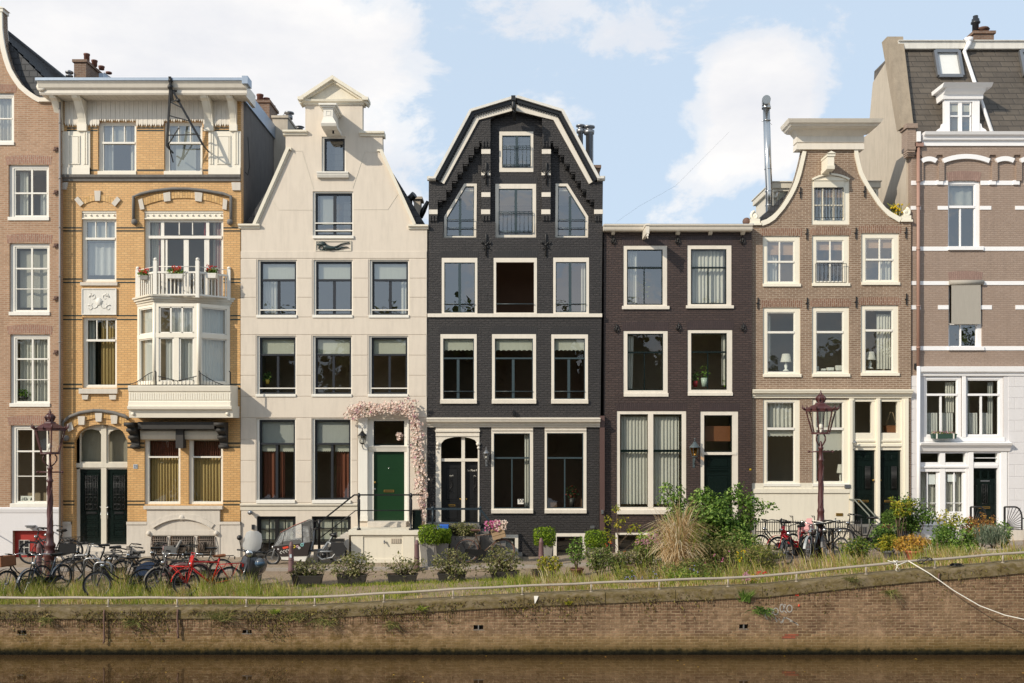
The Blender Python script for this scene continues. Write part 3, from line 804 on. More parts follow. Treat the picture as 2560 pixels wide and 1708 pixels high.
def pot_chimney(h,name,c,rect,Y0,Y1,pots,mat=BCH,potmat=TERRAD,parent=None):
    x0,x1,z0,z1=c.r(rect);mb=MB();mb.box(x0,x1,Y0,Y1,z0,z1-.1);mb.box(x0-.05,x1+.05,Y0-.05,Y1+.05,z1-.1,z1)
    o=mb.build(name,mat,parent or h.root)
    for (px,py,r,top) in pots:
        m=MB();zz=c.z(top);m.lathe([(r,0),(r,zz-z1-.06),(r*1.15,zz-z1-.05),(r*1.15,zz-z1),(r*.8,zz-z1)],c.x(px),py,z1,12);m.build('chimney_pot',potmat,o)
    return o
def door(h,c,rect,mat,fmat=None,setb=.2,panels=(),knob=None,letter=None,name='door',parent=None,knobmat=BRASS,label=None):
    x0,x1,z0,z1=c.r(rect);y=h.Y+setb;mb=MB();mb.box(x0-.003,x1+.003,y,y+.06,z0,z1)
    for q in panels:
        a,b_,z_,u=c.r(q);mb.ring(a,b_,z_,u,.018,y-.016,y+.01);mb.bbox(a+.045,b_-.045,y-.012,y+.01,z_+.045,u-.045,.012)
    o=mb.build(name,mat,parent or h.root,label)
    if knob:k=MB();k.ball((c.x(knob[0]),y-.05,c.z(knob[1])),.032,8);k.tube([(c.x(knob[0]),y-.05,c.z(knob[1])),(c.x(knob[0]),y,c.z(knob[1]))],.014,6);k.build('handle',knobmat,o)
    if letter:a,b_,z_,u=c.r(letter);k=MB();k.bbox(a,b_,y-.02,y+.01,z_,u,.004);k.box(a+.03,b_-.03,y-.023,y-.015,z_+(u-z_)*.35,u-(u-z_)*.3,1);k.build('letterbox',[knobmat,BLACK],o)
    return o
def grille(c,x0,x1,y0,y1,y,nb,rings=()):
    mb=MB();X0,X1,Z0,Z1=c.x(x0),c.x(x1),c.z(y1),c.z(y0)
    for i in range(nb+1):
        X=X0+(X1-X0)*i/nb;mb.tube([(X,y,Z0),(X,y,Z1)],.009,5)
    for rz in rings:mb.tube([(X0,y,c.z(rz)),(X1,y,c.z(rz))],.01,5)
    return mb
S=.408163
# ================================================================== HOUSE 1 : brown brick, left edge
Y=31.70;A,B,C=Conv(0,0,S,Y),Conv(0,440,S,Y),Conv(0,1000,S,Y)
ax=A.x(-170)
h=House('brick_house','brown brick neck gable house with white sashes at the left edge of the row',Y,2*ax-A.x(368),A.x(368))
mir=lambda c,r_:(-340-r_[2],r_[1],-340-r_[0],r_[3])
hz2=lambda *a:[(v,t_) for v,t_ in a]
for c,r_,hz,vx,cl in (
    (A,(52,1010,300,1335),[(1180,.05)],188,[('c',100,1040,150,1310,CURT),('c',225,1180,285,1310,LACE)]),
    (B,(58,412,304,838),[(565,.05),(690,.025)],188,[('c',98,450,290,800,SAILC,.5)]),
    (B,(62,970,306,1398),[(1120,.05),(1247,.025)],192,[('c',100,990,195,1385,CURT),('c',200,990,290,1385,CURT)]),
    (C,(65,155,300,640),[(315,.05),(468,.025)],195,[])):
    for k in (0,1,2):
        rr=r_ if k==0 else ((r_[0]-345,r_[1],r_[2]-345,r_[3]) if k==1 else (r_[0]-690,r_[1],r_[2]-690,r_[3]))
        dx=-345*k
        w_=h.win(c,rr,(.13,.07,.1,.05),.07,WHITE,None,.05,hz,[(vx+dx,.055)],(rr[0]-2,rr[3]-6,rr[2]+2,rr[3]+16,.035,WHITE),[(q[0],q[1]+dx,q[2],q[3]+dx)+q[4:] for q in cl])
        h.arch(c,rr,.27,.05)
h.win(A,(-160,568,86,875),(.13,.07,.1,.05),.07,WHITE,None,.05,[(722,.04)],[(-36,.05)],(-162,870,88,890,.035,WHITE),[('c',-110,590,75,860,CURT)],GLASSR)
h.arch(A,(-160,568,86,875),.24,.05)
bx=h.cell(C,(80,800,290,1020))
curve=[(255,605),(225,590),(185,563),(140,525),(105,475),(76,425),(55,365),(38,300),(27,240),(20,180),(18,75)]
R_=[A.p(*q) for q in curve];L_=[(2*ax-x,z) for x,z in R_]
zb=-.45
out=[(h.xa,zb),(h.xb,zb),(h.xb,A.z(622)),(A.x(300),A.z(622))]+R_+L_[::-1]+[(2*ax-A.x(300),A.z(622)),(h.xa,A.z(622))]
h.shell(out,[B1,B1V],9,ztop=A.z(640),side=B1,floors=[C.z(700),B.z(1450),B.z(900),B.z(330),A.z(930)])
mb=MB()
for P in (R_,L_):mb.ribbon(P,.15,Y-.07,Y+.3,side=1 if P is L_ else -1)
mb.box(A.x(245),A.x(340),Y-.1,Y+.3,A.z(628),A.z(604));mb.box(2*ax-A.x(340),2*ax-A.x(245),Y-.1,Y+.3,A.z(628),A.z(604))
mb.box(2*ax-A.x(26),A.x(26),Y-.09,Y+.3,A.z(78),A.z(58))
mb.prism([(2*ax-A.x(36),A.z(58)),(A.x(36),A.z(58)),(ax,A.z(-40))],Y-.11,Y+.3)
h.part('gable_coping',mb,CREAM)
mb=MB();zr,ze=A.z(45),A.z(585);yb=Y+8.5
mb.add([(ax,Y+.2,zr),(ax,yb,zr),(h.xb,yb,ze),(h.xb,Y+.2,ze),(h.xa,yb,ze),(h.xa,Y+.2,ze)],[(0,3,2,1),(0,1,4,5),(3,0,5),(2,4,1)])
i_=0
for k in range(15):
    t0=k/15;xx=ax+(h.xb-ax)*t0;zz=zr+(ze-zr)*t0
    for sgn in (1,-1):
        X=ax+sgn*(xx-ax);X2=ax+sgn*(xx-ax+(h.xb-ax)/15);z2=zz+(ze-zr)/15
        mb.add([(X,Y+.28,zz+.03),(X,yb,zz+.03),(X2,yb,z2+.075),(X2,Y+.28,z2+.075),(X2,yb,z2),(X2,Y+.28,z2)],[(0,3,2,1) if sgn>0 else (0,1,2,3),(3,5,4,2) if sgn>0 else (2,4,5,3)])
ridge=MB
mb.tube([(ax,Y+.25,zr+.04),(ax,yb,zr+.04)],.11,8)
h.part('roof',mb,TILE)
mb=MB()
o2=[(h.xa,zb),(h.xb-.01,zb),(h.xb-.01,C.z(690)),(h.xa,C.z(690))]
mb.slab(o2,[[(bx[0]-.001,bx[2]-.3),(bx[1],bx[2]-.3),(bx[1],bx[3]),(bx[0],bx[3])]],Y-.03,Y+.004)
mb.xprof([(Y+.004,C.z(692)),(Y-.045,C.z(690)),(Y-.06,C.z(672)),(Y-.06,C.z(664)),(Y-.03,C.z(658)),(Y+.004,C.z(656))],h.xa,h.xb-.005)
h.part('plinth',mb,PLASTERW)
d=door(h,C,(80,795,290,1050),REDDOOR,setb=.12,panels=[(200,830,270,1000)],name='basement_door')
mb=MB();mb.box(C.x(108),C.x(168),Y+.105,Y+.125,C.z(950),C.z(862));mb.ring(C.x(106),C.x(170),C.z(952),C.z(860),.015,Y+.1,Y+.122,1);mb.box(C.x(136),C.x(140),Y+.1,Y+.122,C.z(950),C.z(862),1);mb.box(C.x(108),C.x(168),Y+.1,Y+.122,C.z(908),C.z(904),1);mb.build('pane',[BLACK,OLDWHITE],d)
mb=MB();mb.box(C.x(172),C.x(222),Y-.22,Y-.02,C.z(772),C.z(766));mb.box(C.x(180),C.x(215),Y-.2,Y-.02,C.z(782),C.z(772));h.part('outside_lamp',mb,STEEL)
mb=MB();x_=A.x(371);mb.tube([(x_,Y-.05,A.z(630)),(x_,Y-.05,C.z(900))],.035,8)
for yy in (760,1100,1400,1700,2100):mb.lathe([(.045,0),(.045,.05)],x_,Y-.05,A.z(yy),8)
h.part('downpipe',mb,paint('grey drainpipe','#8d8783',.5,.1))
for c,yy in ((A,915),(A,1180),(A,1505),(B,750),(B,1080)):
    mb=MB();x_=c.x(345);z_=c.z(yy);mb.box(x_-.05,x_+.06,Y-.06,Y+.01,z_-.05,z_+.06);mb.bar((x_-.08,Y-.05,z_-.06),(x_+.07,Y-.06,z_+.05),.035);h.part('wall_anchor',mb,RUST)
for xs_,sg in ((-40,1),(330,-1)):
    mb=MB();mb.tube([(C.x(xs_-40*sg),Y-1.0,C.z(880)),(C.x(xs_+40),Y-.5,C.z(812)),(C.x(xs_+0),Y-.05,C.z(806))],.018,6);mb.tube([(C.x(xs_-40*sg),Y-1.0,C.z(880)),(C.x(xs_-40*sg),Y-1.0,.0)],.018,6);h.part('handrail',mb,STEEL)
H1=h
# letters standing in the ground floor window
mb=MB();x0,z0=C.x(112),C.z(628);mb.box(x0,C.x(184),Y+.15,Y+.155,z0,C.z(590))
for i,gl in enumerate(((((.8,1),(.8,.2),(.4,0),(0,.25)),),(((0,0),(0,1),(1,1),(1,0),(0,0)),),(((0,0),(0,1),(1,0),(1,1)),),(((0,0),(.5,1),(1,0)),((.2,.4),(.8,.4))))):
    for st in gl:mb.tube([(x0+.03+i*.095+u*.055,Y+.142,z0+.06+v*.085) for u,v in st],.009,4,mi=1)
solo('name_card',mb,[WHITE,BLACK],'small white card with black letters JONA in the lowest brown house window','sign')
# ================================================================== HOUSE 2 : yellow brick with bay
Y=YF;A,B,C=Conv(0,0,S,Y),Conv(0,440,S,Y),Conv(0,1000,S,Y)
h=House('yellow_brick_house','yellow brick house with white bay window, balcony and deep bracketed eaves',Y,A.x(371),A.x(1477));H2=h
G1=paint('sun bleached cream paint','#e4dccb',.45,.05,.05,.08)
# top floor windows
for x0,x1,k in ((600,835,0),(1005,1240,1)):
    h.win(A,(x0,745,x1,1062),(.1,.05,.06,.07),.08,G1,WHITE,.045,[(872,.06,-.02)],[(x0+83,.03,760,868),(x0+155,.03,760,868)],(x0,1048,x1,1072,.03,G1),
          [('c',x0+18,765,x0+(75 if k==0 else 60),1050,CURT,.12),('c',x1-55,765,x1-12,1050,CURT,.12),('b',x0+60,750,x1-50,870 if k==0 else 1060,BLINDG)],GLASSR)
# left column
h.win(B,(500,262,713,650),(.08,.05,.04,.06),.08,G1,WHITE,.045,[(382,.07,-.02)],[(578,.03,270,375),(641,.03,270,375)],(495,652,722,672,.06,STONE),
      [('b',525,270,706,395,BLINDG),('c',525,400,706,600,LACE,.2)],GLASSR)
w_=h.win(B,(505,866,716,1298),(.08,.05,.04,.06),.08,G1,WHITE,.045,[(1006,.07,-.02)],[(585,.03,872,1000),(648,.03,872,1000)],(490,1303,724,1334,.1,STONE),
      [('c',600,880,712,1285,CURTG,.09),('c',525,880,560,1285,BLINDG,.1)])
# balcony doors
x0,x1=883,1368
h.win(B,(883,262,1368,775),(.09,.05,.04,.02),.1,G1,WHITE,.05,[(372,.09,-.03)],[(988,.1,262,775),(1265,.1,262,775),(1090,.03,275,355),(1172,.03,275,355),(1133,.16,385,775),(1012,.06,385,775),(1250,.06,385,775)],None,
      [('c',905,275,975,770,CURT,.08,.4),('c',1290,275,1362,770,CURT,.07),('c',1305,275,1345,770,CURTR,.05),('c',950,275,962,600,CURTR),('c',1232,275,1255,360,CURTR)])
mb=MB()
for a,b_ in ((500,713),(883,1368)):
    X0,X1,Z0,Z1=B.r((a,215,b_,264));h.holes.append([(X0,Z0-.002),(X1,Z0-.002),(X1,Z1),(X0,Z1)])
    mb.box(X0-.003,X1+.003,Y+.05,Y+.2,Z0+.0,Z1+.003);mb.box(X0,X1,Y+.02,Y+.06,Z1-.05,Z1);mb.box(X0,X1,Y+.01,Y+.06,Z0,Z0+.035)
    n_=int((b_-a)/34)
    for i in range(n_):
        xx=X0+(X1-X0)*(i+.5)/n_;zz=(Z0+Z1)/2;mb.lathe([(.035,0),(.03,.03),(.002,.05)],0,0,0,6);
        k=len(mb.v)-18
        mb.v[k:]=[(xx+u,Y+.05-w__,zz+v) for u,v,w__ in mb.v[k:]]
h.part('lintel',mb,G1)
# porch opening, ground floor windows, basement lights
dx0,dx1=C.x(455),C.x(780)
arcp=[(dx0+(dx1-dx0)*(i/12),C.z(250)+(C.z(150)-C.z(250))*math.sqrt(max(0,1-(2*i/12-1)**2))) for i in range(13)]
h.holes.append([(dx0,-.4),(dx1,-.4)]+arcp[::-1])
for x0,x1 in ((885,1105),(1155,1366)):
    h.win(C,(x0,235,x1,640),(.1,.06,.04,.06),.07,G1,WHITE,.03,[(350,.05,-.01)],[],None,
          [('c',x0+20,255,x1-8,345,CURTB,.06),('c',x0+20,355,x1-8,625,CURTG,.09)])
    mb=MB();X0,X1=C.x(x0-14),C.x(x1-4);mb.xprof([(Y+.05,C.z(248)),(Y-.13,C.z(240)),(Y-.17,C.z(215)),(Y-.17,C.z(192)),(Y-.1,C.z(180)),(Y+.05,C.z(178))],X0,X1);h.part('roller_shutter_box',mb,CREAMD)
gx=[(935,1030),(1048,1195),(1215,1322)]
for a,b_ in gx:h.cell(C,(a,832,b_,955))
# outline
zb=-.45;zt=A.z(500)
out=[(h.xa,zb),(dx0-.001,zb),(h.xb,zb),(h.xb,zt),(h.xa,zt)]
h.holes[-4 if False else 0:0]=[]
for a,b_,c_ in ((500,713,0),):
    pass
E=h.extra
for a,b_,zs,ri,c in ((485,722,190,.14,B),):E.arc(c.x(a)+.06,c.x(b_)-.06,c.z(zs),.2,.19,Y-.03,Y+.03,1)
E.arc(B.x(885),B.x(1368),B.z(182),.24,.22,Y-.035,Y+.03,1)
E.arc(C.x(430),C.x(800),C.z(190),.42,.22,Y-.05,Y+.03,1)
for c,yy in ((A,785),(A,800),(A,1043),(B,318),(B,337),(B,632),(B,653),(B,856),(B,880),(B,1277),(B,1303),(C,265),(C,290),(C,620),(C,642)):
    segs=[(371,1476)]
    if c is A and yy<1000:segs=[(410,510),(555,598),(838,1003),(1242,1277),(1318,1430)]
    elif c is A:segs=[(555,598),(838,1003),(1242,1277)]
    elif c is B and yy<400:segs=[(371,500),(713,883),(1368,1476)]
    elif c is B and yy<700:segs=[(371,500),(713,883),(1368,1476)]
    elif c is B and yy<900:segs=[(371,503),(716,842),(1410,1476)]
    elif c is B:segs=[(371,503),(718,800),(1410,1476)]
    elif c is C:segs=[(371,455),(780,885),(1366,1476)]
    for a,b_ in segs:E.box(c.x(a),c.x(b_),Y-.004,Y+.02,c.z(yy)-.022,c.z(yy)+.022,2)
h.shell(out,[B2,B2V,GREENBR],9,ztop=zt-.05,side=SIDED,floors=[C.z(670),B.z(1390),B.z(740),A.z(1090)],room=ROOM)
# stone dressings
mb=MB();mb.xprof([(Y+.02,A.z(1113)),(Y-.05,A.z(1112)),(Y-.06,A.z(1100)),(Y-.12,A.z(1090)),(Y-.14,A.z(1076)),(Y+.02,A.z(1073))],h.xa+.02,h.xb-.01);h.part('string_course',mb,STONED)
mb=MB()
for a,b_ in ((485,512),(585,620),(697,725)):
    pass
def stone(poly,c,d=.06):mb.prism([c.p(*q) for q in poly],Y-d,Y+.02)
stone([(460,148),(480,128),(518,170),(495,190)],B);stone([(582,93),(620,93),(616,155),(586,155)],B);stone([(742,148),(722,128),(686,170),(708,190)],B)
stone([(1003,108),(1045,100),(1048,155),(1008,160)],B);stone([(1195,100),(1243,106),(1238,160),(1198,155)],B)
stone([(850,150),(875,140),(888,205),(862,210)],B);stone([(1395,150),(1370,140),(1365,205),(1390,210)],B)
stone([(371,42),(420,42),(410,85),(371,85)],B);stone([(1420,42),(1475,42),(1475,90),(1425,90)],B)
stone([(505,1342),(545,1342),(540,1370),(508,1370)],B);stone([(672,1342),(715,1342),(712,1370),(676,1370)],B)
for q in ((505,125),(610,105),(705,118)):stone([(q[0]-22,q[1]-25),(q[0]+22,q[1]-25),(q[0]+17,q[1]+28),(q[0]-17,q[1]+28)],C,.09)
stone([(415,150),(445,135),(455,180),(425,195)],C,.08)
h.part('arch_stone',mb,STONE)
mb=MB()
hm=[(822,292),(822,130),(870,112),(930,98),(1000,88),(1060,82),(1160,83),(1250,92),(1320,104),(1372,112),(1418,128),(1418,285)]
mb.tube([(B.x(a),Y-.07,B.z(b_)) for a,b_ in hm],.05,8)
for a in (828,1412):mb.ball((B.x(a),Y-.07,B.z(285)),.1,8)
h.part('hood_mould',mb,STONED)
mb=MB();hm=[(415,250),(390,205),(390,140),(430,105),(500,78),(580,66),(620,66),(700,78),(770,98),(795,118)]
mb.tube([(C.x(a),Y-.09,C.z(b_)) for a,b_ in hm],.055,8);mb.ball((C.x(412),Y-.07,C.z(235)),.1,8);h.part('hood_mould',mb,STONED)
mb=MB();X0,X1,Z0,Z1=B.r((503,690,716,852));mb.box(X0,X1,Y-.03,Y+.02,Z0,Z1);mb.ring(X0,X1,Z0,Z1,.03,Y-.05,Y-.02)
cx_,cz_=(X0+X1)/2,(Z0+Z1)/2
for sg in (-1,1):
    for cx2,cz2,rr,t0 in ((.2,.14,.12,0),(.17,-.1,.15,2),(.3,-.2,.1,1),(.24,.24,.07,3)):
        mb.tube([(cx_+sg*(cx2+rr*(1-k*.07)*math.cos(t0+k*.6)),Y-.035,cz_+cz2+rr*(1-k*.07)*math.sin(t0+k*.6)) for k in range(10)],[.022-.0016*k for k in range(10)],5)
mb.ball((cx_,Y-.03,cz_),.1,8,sy=.5,sz=1.3);h.part('relief_panel',mb,OLDWHITE)
# white corner panels of the top floor
mb=MB()
for a,b_ in ((365,555),(1280,1476)):
    mb=MB();X0,X1,Z0,Z1=A.r((a,808,b_,1072));mb.box(X0,X1,Y-.06,Y+.01,Z0,Z1);mb.box(X0,X1,Y-.08,Y+.01,Z0,Z0+.22)
    i0,i1=(a+62,b_-60) if a<600 else (a+52,b_-60);mb.ring(A.x(i0),A.x(i1),A.z(1010),A.z(835),.03,Y-.085,Y-.05);mb.box(A.x(i0)+.06,A.x(i1)-.06,Y-.075,Y-.05,A.z(1003),A.z(842))
    for k in (a+8,a+22,b_-36,b_-22):mb.box(A.x(k),A.x(k+8),Y-.085,Y-.05,A.z(1010),A.z(815))
    h.part('corner_panel',mb,G1)
# eaves: valance of boards, soffit, brackets, cornice
EP=.66
mb=MB()
zs=A.z(610)
for k in range(75):
    a=400+k*14.1
    if a>1440:break
    lowy=738+4*(k%3) if (600<a<832 or 1003<a<1238) else 768+6*(k%2)
    X=A.x(a);wd=A.d(13.4);mb.prism([(X,zs),(X,A.z(lowy-10)),(X+wd/2,A.z(lowy+6)),(X+wd,A.z(lowy-10)),(X+wd,zs)],Y-.05-.006*(k%2),Y-.005)
h.part('valance_boards',mb,CREAM)
mb=MB();c1=A.at(Y-EP);ze=c1.z(578);X0,X1=c1.x(262),c1.x(1490)
for k in range(48):
    y0=Y-EP+.05;xk=X0+(X1-X0)*k/48;xe=X0+(X1-X0)*(k+.94)/48
    mb.box(xk,xe,Y-EP+.04,Y+.02,ze,ze+.03)
h.part('soffit',mb,CREAM)
mb=MB();zt2=c1.z(508)
mb.xprof([(Y-EP+.04,ze-.02),(Y-EP,ze-.02),(Y-EP-.03,ze+.03),(Y-EP-.03,ze+(zt2-ze)*.35),(Y-EP-.1,ze+(zt2-ze)*.5),(Y-EP-.14,ze+(zt2-ze)*.8),(Y-EP-.18,zt2),(Y-EP+.1,zt2+.02)],X0-.1,X1+.12)
mb.box(X0-.06,X0+.05,Y-EP+.02,Y+.1,ze-.02,zt2+.02);mb.box(X1-.05,X1+.06,Y-EP+.02,Y+.6,ze-.02,zt2+.02)
for dz in (0,):mb.lathe([(.14,0),(.16,.03),(.1,.06)],0,0,0,10)
k=len(mb.v)-30;mb.v[k:]=[(X0-.02+u,Y-EP-.03-w__,ze+.22+v) for u,v,w__ in mb.v[k:]]
h.part('cornice',mb,CREAM)
mb=MB();mb.box(X0-.14,X1+.16,Y-EP-.22,Y-EP+.05,zt2+.005,zt2+.09);mb.add([(X0-.1,Y-EP,zt2+.08),(X1+.1,Y-EP,zt2+.08),(h.xb,Y+.3,zt2+.2),(h.xa,Y+.3,zt2+.2),(h.xb,Y+9.2,zt2+.2),(h.xa,Y+9.2,zt2+.2)],[(0,1,2,3),(3,2,4,5)])
mb.box(h.xb-.06,h.xb+.05,Y+.1,Y+9.2,zt2-.25,zt2+.22)
mb.box(X1+.02,X1+.2,Y-EP-.24,Y-EP+.25,zt2-.1,zt2+.14)
h.part('roof',mb,ZINC)
for a,b_ in ((345,395),(470,552),(1250,1318),(1400,1468)):
    mb=MB();xm=A.x((a+b_)/2);hw=.13 if a not in (345,1400) else.1
    def brk(inset,w0):
        P=[(Y-EP+.05+inset,ze-.02)]
        for k in range(9):
            t_=k/8;P.append((Y-EP+.1+inset+(EP-.2-inset)*(t_**.55)-.03*math.sin(t_*6.28),ze-.08-(ze-A.z(760))*(t_**1.25)))
        P+=[(Y-.09,A.z(770)),(Y+.01,A.z(770)),(Y+.01,ze-.02)]
        mb.xprof(P,xm-w0,xm+w0)
    brk(0,hw);brk(-.03,hw*.55)
    mb.box(xm-hw-.02,xm+hw+.02,Y-.13,Y+.01,A.z(808),A.z(768))
    h.part('eaves_bracket',mb,G1)
# hoisting derrick
mb=MB();d1=A.at(Y-.75)
ap=(d1.x(1052),Y-.85,d1.z(500));f1=(d1.x(1014),Y-.62,d1.z(890));f2=(d1.x(1235),Y-.62,d1.z(880));tt_=(d1.x(1050),Y-.9,d1.z(480))
def lerp3(p,q_,t_):return tuple(a+(b_-a)*t_ for a,b_ in zip(p,q_))
ap2=(d1.x(1062),Y-.8,d1.z(560))
mb.bar(f1,ap,.06);mb.bar(f2,ap2,.065);mb.bar(tt_,(d1.x(1056),Y-.75,d1.z(620)),.07)
for t_,u in ((.17,.17),(.47,.42),(.68,.66)):mb.bar(lerp3(f1,ap,t_),lerp3(f2,ap2,u+.02),.032)
mb.bar(lerp3(f1,ap,.1),lerp3(f1,ap,.1)[:1]+(Y-.1,d1.z(960)),.03);mb.bar(lerp3(f1,ap,.66),lerp3(f2,ap2,.84),.03)
mb.bar(lerp3(f1,ap,.0),(lerp3(f2,ap2,.68)[0]-.15,Y-.62,d1.z(775)),.03)
mb.bar(ap2,(d1.x(1165),Y+.1,d1.z(520)),.05);mb.ball(lerp3(f2,ap2,.82),.07,6);mb.ball(ap,.08,6);mb.ball(lerp3(ap,f1,.1),.09,6)
mb.bar(f1,(f1[0],Y-.05,f1[2]-.05),.035);mb.bar(f2,(f2[0],Y-.05,f2[2]-.05),.035)
h.part('hoist_frame',mb,IRON)
mb=MB();x_=A.x(1478);mb.tube([(x_+.12,Y+.35,A.z(820)),(x_+.16,Y+.4,A.z(1000)),(x_+.1,Y+.4,A.z(1055)),(x_+.04,Y+.3,A.z(1040))],.012,5);h.part('loose_cable',mb,IRON)
# bay window
FP=.76;yf=Y-FP;fx0,fx1=Conv(0,440,S,yf).x(945),Conv(0,440,S,yf).x(1215)
wx0,wx1=B.x(842),B.x(1408)
zt3,zb3=B.z(800),B.z(1285)
plan=[(wx0,Y),(fx0,yf),(fx1,yf),(wx1,Y)]
def along(p,q_,u,off):
    dx,dy=q_[0]-p[0],q_[1]-p[1];L=math.hypot(dx,dy);nx,ny=dy/L,-dx/L
    return (p[0]+dx*u+nx*off,p[1]+dy*u+ny*off)
def facebox(mb,p,q_,u0,u1,z0,z1,o0,o1,mi=None):
    a,b_,c_,d_=along(p,q_,u0,o1),along(p,q_,u1,o1),along(p,q_,u1,o0),along(p,q_,u0,o0)
    vs=[(*t_,z) for z in (z0,z1) for t_ in (a,b_,c_,d_)]
    mb.add(vs,[(0,3,2,1),(4,5,6,7),(0,1,5,4),(1,2,6,5),(2,3,7,6),(3,0,4,7)],mi=mi)
bay=MB();facz=[]
B1f=Conv(0,440,S,yf)
ztr0,ztr1=B1f.z(990),B1f.z(962)
for i in range(3):
    p,q_=plan[i],plan[i+1]
    facebox(bay,p,q_,0,1,zt3-.1,zt3,-.09,0);facebox(bay,p,q_,0,1,zb3,zb3+.1,-.09,0);facebox(bay,p,q_,0,1,ztr0,ztr1,-.09,.012)
    for u in ((0,.1),(.9,1)):facebox(bay,p,q_,u[0],u[1],zb3+.1,zt3-.1,-.09,.004)
    if i==1:facebox(bay,p,q_,.44,.56,zb3+.1,ztr0,-.08,.006)
for p in plan[1:3]:bay.lathe([(.06,0),(.06,zt3-zb3)],p[0],p[1]+.03,zb3,8)
bayo=h.part('bay_window',bay,G1)
for i in range(3):
    p,q_=plan[i],plan[i+1]
    m=MB()
    for z0,z1 in ((zb3+.09,ztr0+.01),(ztr1-.01,zt3-.09)):u0_,u1_=along(p,q_,.08,-.06),along(p,q_,.92,-.06);m.quad([(*u0_,z0),(*u1_,z0),(*u1_,z1),(*u0_,z1)])
    m.build('pane',GLASS,bayo)
    m=MB()
    for z0,z1 in ((zb3+.1,ztr0),(ztr1,zt3-.1)):
        for u0,u1 in ((.1,.44),(.56,.9)) if (i==1 and z0<ztr0-.1) else ((.1,.9),):
            facebox(m,p,q_,u0,u1,z0,z0+.035,-.07,-.02);facebox(m,p,q_,u0,u1,z1-.035,z1,-.07,-.02);facebox(m,p,q_,u0,u0+.035,z0,z1,-.07,-.02);facebox(m,p,q_,u1-.035,u1,z0,z1,-.07,-.02)
    if i==1:
        for u in (.37,.63):facebox(m,p,q_,u-.018,u+.018,ztr1,zt3-.1,-.07,-.02)
    m.build('sash',WHITE,bayo)
    m=MB();n_=26
    for z0,z1 in ((zb3+.1,ztr0+.02),(ztr1,zt3-.08)):
        vs=[]
        gap=(i==1)
        for k in range(n_+1):
            u=.1+.8*k/n_
            if gap and z0<ztr0-.1:u=.22+.68*k/n_
            if gap and z0>ztr0-.1:u=.34+.56*k/n_
            for z in (z0,z1):vs.append((*along(p,q_,u,-.16+.025*math.sin(k*1.9)),z))
        m.add(vs,[(2*k,2*k+2,2*k+3,2*k+1) for k in range(n_)],True)
    m.build('lace_curtain',LACE,bayo)
m=MB();m.add([(*p,zb3+.02) for p in plan]+[(*p,zt3-.02) for p in plan],[(3,2,1,0),(4,5,6,7)]);m.add([(wx0+.1,Y-.02,zb3),(wx1-.1,Y-.02,zb3),(wx1-.1,Y-.02,zt3),(wx0+.1,Y-.02,zt3)],[(0,1,2,3)])
m.build('bay_interior',ROOMD,bayo)
# balcony on the bay
mb=MB()
for off,z0,z1 in ((.02,B.z(802),B.z(785)),(.06,B.z(786),B.z(772)),(.12,B.z(773),B.z(758)),(.17,B.z(759),B.z(748))):
    pl=[(wx0-off,Y)]+[along(plan[0],plan[1],1,off)[:1]+(yf-off,),along(plan[2],plan[1],1,-off)[:1]+(yf-off,)]+[(wx1+off,Y)]
    mb.add([(*p,z0) for p in pl]+[(*p,z1) for p in pl],[(3,2,1,0),(4,5,6,7)]+[(i,(i+1)%4,4+(i+1)%4,4+i) for i in range(4)])
h.part('balcony_floor',mb,CREAMD)
bal=MB();zr_,zf_=B1f.z(590),B1f.z(745);zlo=zf_+.09
pl=[(wx0+.02,Y-.03),(fx0+.03,yf+.02),(fx1-.03,yf+.02),(wx1-.02,Y-.03)]
for i in range(3):
    p,q_=pl[i],pl[i+1];L=math.hypot(q_[0]-p[0],q_[1]-p[1])
    bal.bar((*p,zr_),(*q_,zr_),.07,.055);bal.bar((*p,zlo),(*q_,zlo),.05,.05);bal.tube([(*p,zr_+.18),(*q_,zr_+.18)],.014,6)
    n_=int(L/.115)
    for k in range(1,n_):
        a=along(p,q_,k/n_,0);bal.box(a[0]-.017,a[0]+.017,a[1]-.017,a[1]+.017,zlo,zr_)
for p in pl:
    zz=zr_+.36 if p[1]<Y-.3 else zr_+.2
    bal.box(p[0]-.055,p[0]+.055,p[1]-.055,p[1]+.055,zf_,zz);bal.lathe([(.03,0),(.06,.03),(.06,.07),(.02,.1)],p[0],p[1],zz,8)
h.part('balustrade',bal,WHITE)
# lower box with its ironwork
mb=MB();BP=.84;yb2=Y-BP;b1=Conv(0,440,S,yb2);X0,X1=b1.x(786),b1.x(1412)
mb.xprof([(Y,b1.z(1420)),(yb2-.02,b1.z(1420)),(yb2-.02,b1.z(1385)),(yb2+.03,b1.z(1380)),(yb2+.03,b1.z(1322)),(yb2-.01,b1.z(1318)),(yb2-.04,b1.z(1292)),(yb2-.04,b1.z(1284)),(Y,b1.z(1278))],X0,X1)
mb.xprof([(Y,b1.z(1480)),(yb2+.1,b1.z(1480)),(yb2+.06,b1.z(1436)),(yb2-.06,b1.z(1428)),(yb2-.08,b1.z(1412)),(yb2,b1.z(1408)),(Y,b1.z(1408))],X0-.01,X1+.05)
for k in range(43):xx=X0+(X1-X0)*(k+.5)/43;mb.box(xx-.028,xx+.028,yb2+.01,yb2+.035,b1.z(1372),b1.z(1330))
for xx in (X0+.12,X1-.12):mb.lathe([(.06,0),(.055,.03),(.02,.05)],0,0,0,10);k=len(mb.v)-30;mb.v[k:]=[(xx+u,yb2+.08-w__,b1.z(1456)+v) for u,v,w__ in mb.v[k:]]
h.part('bay_base',mb,G1)
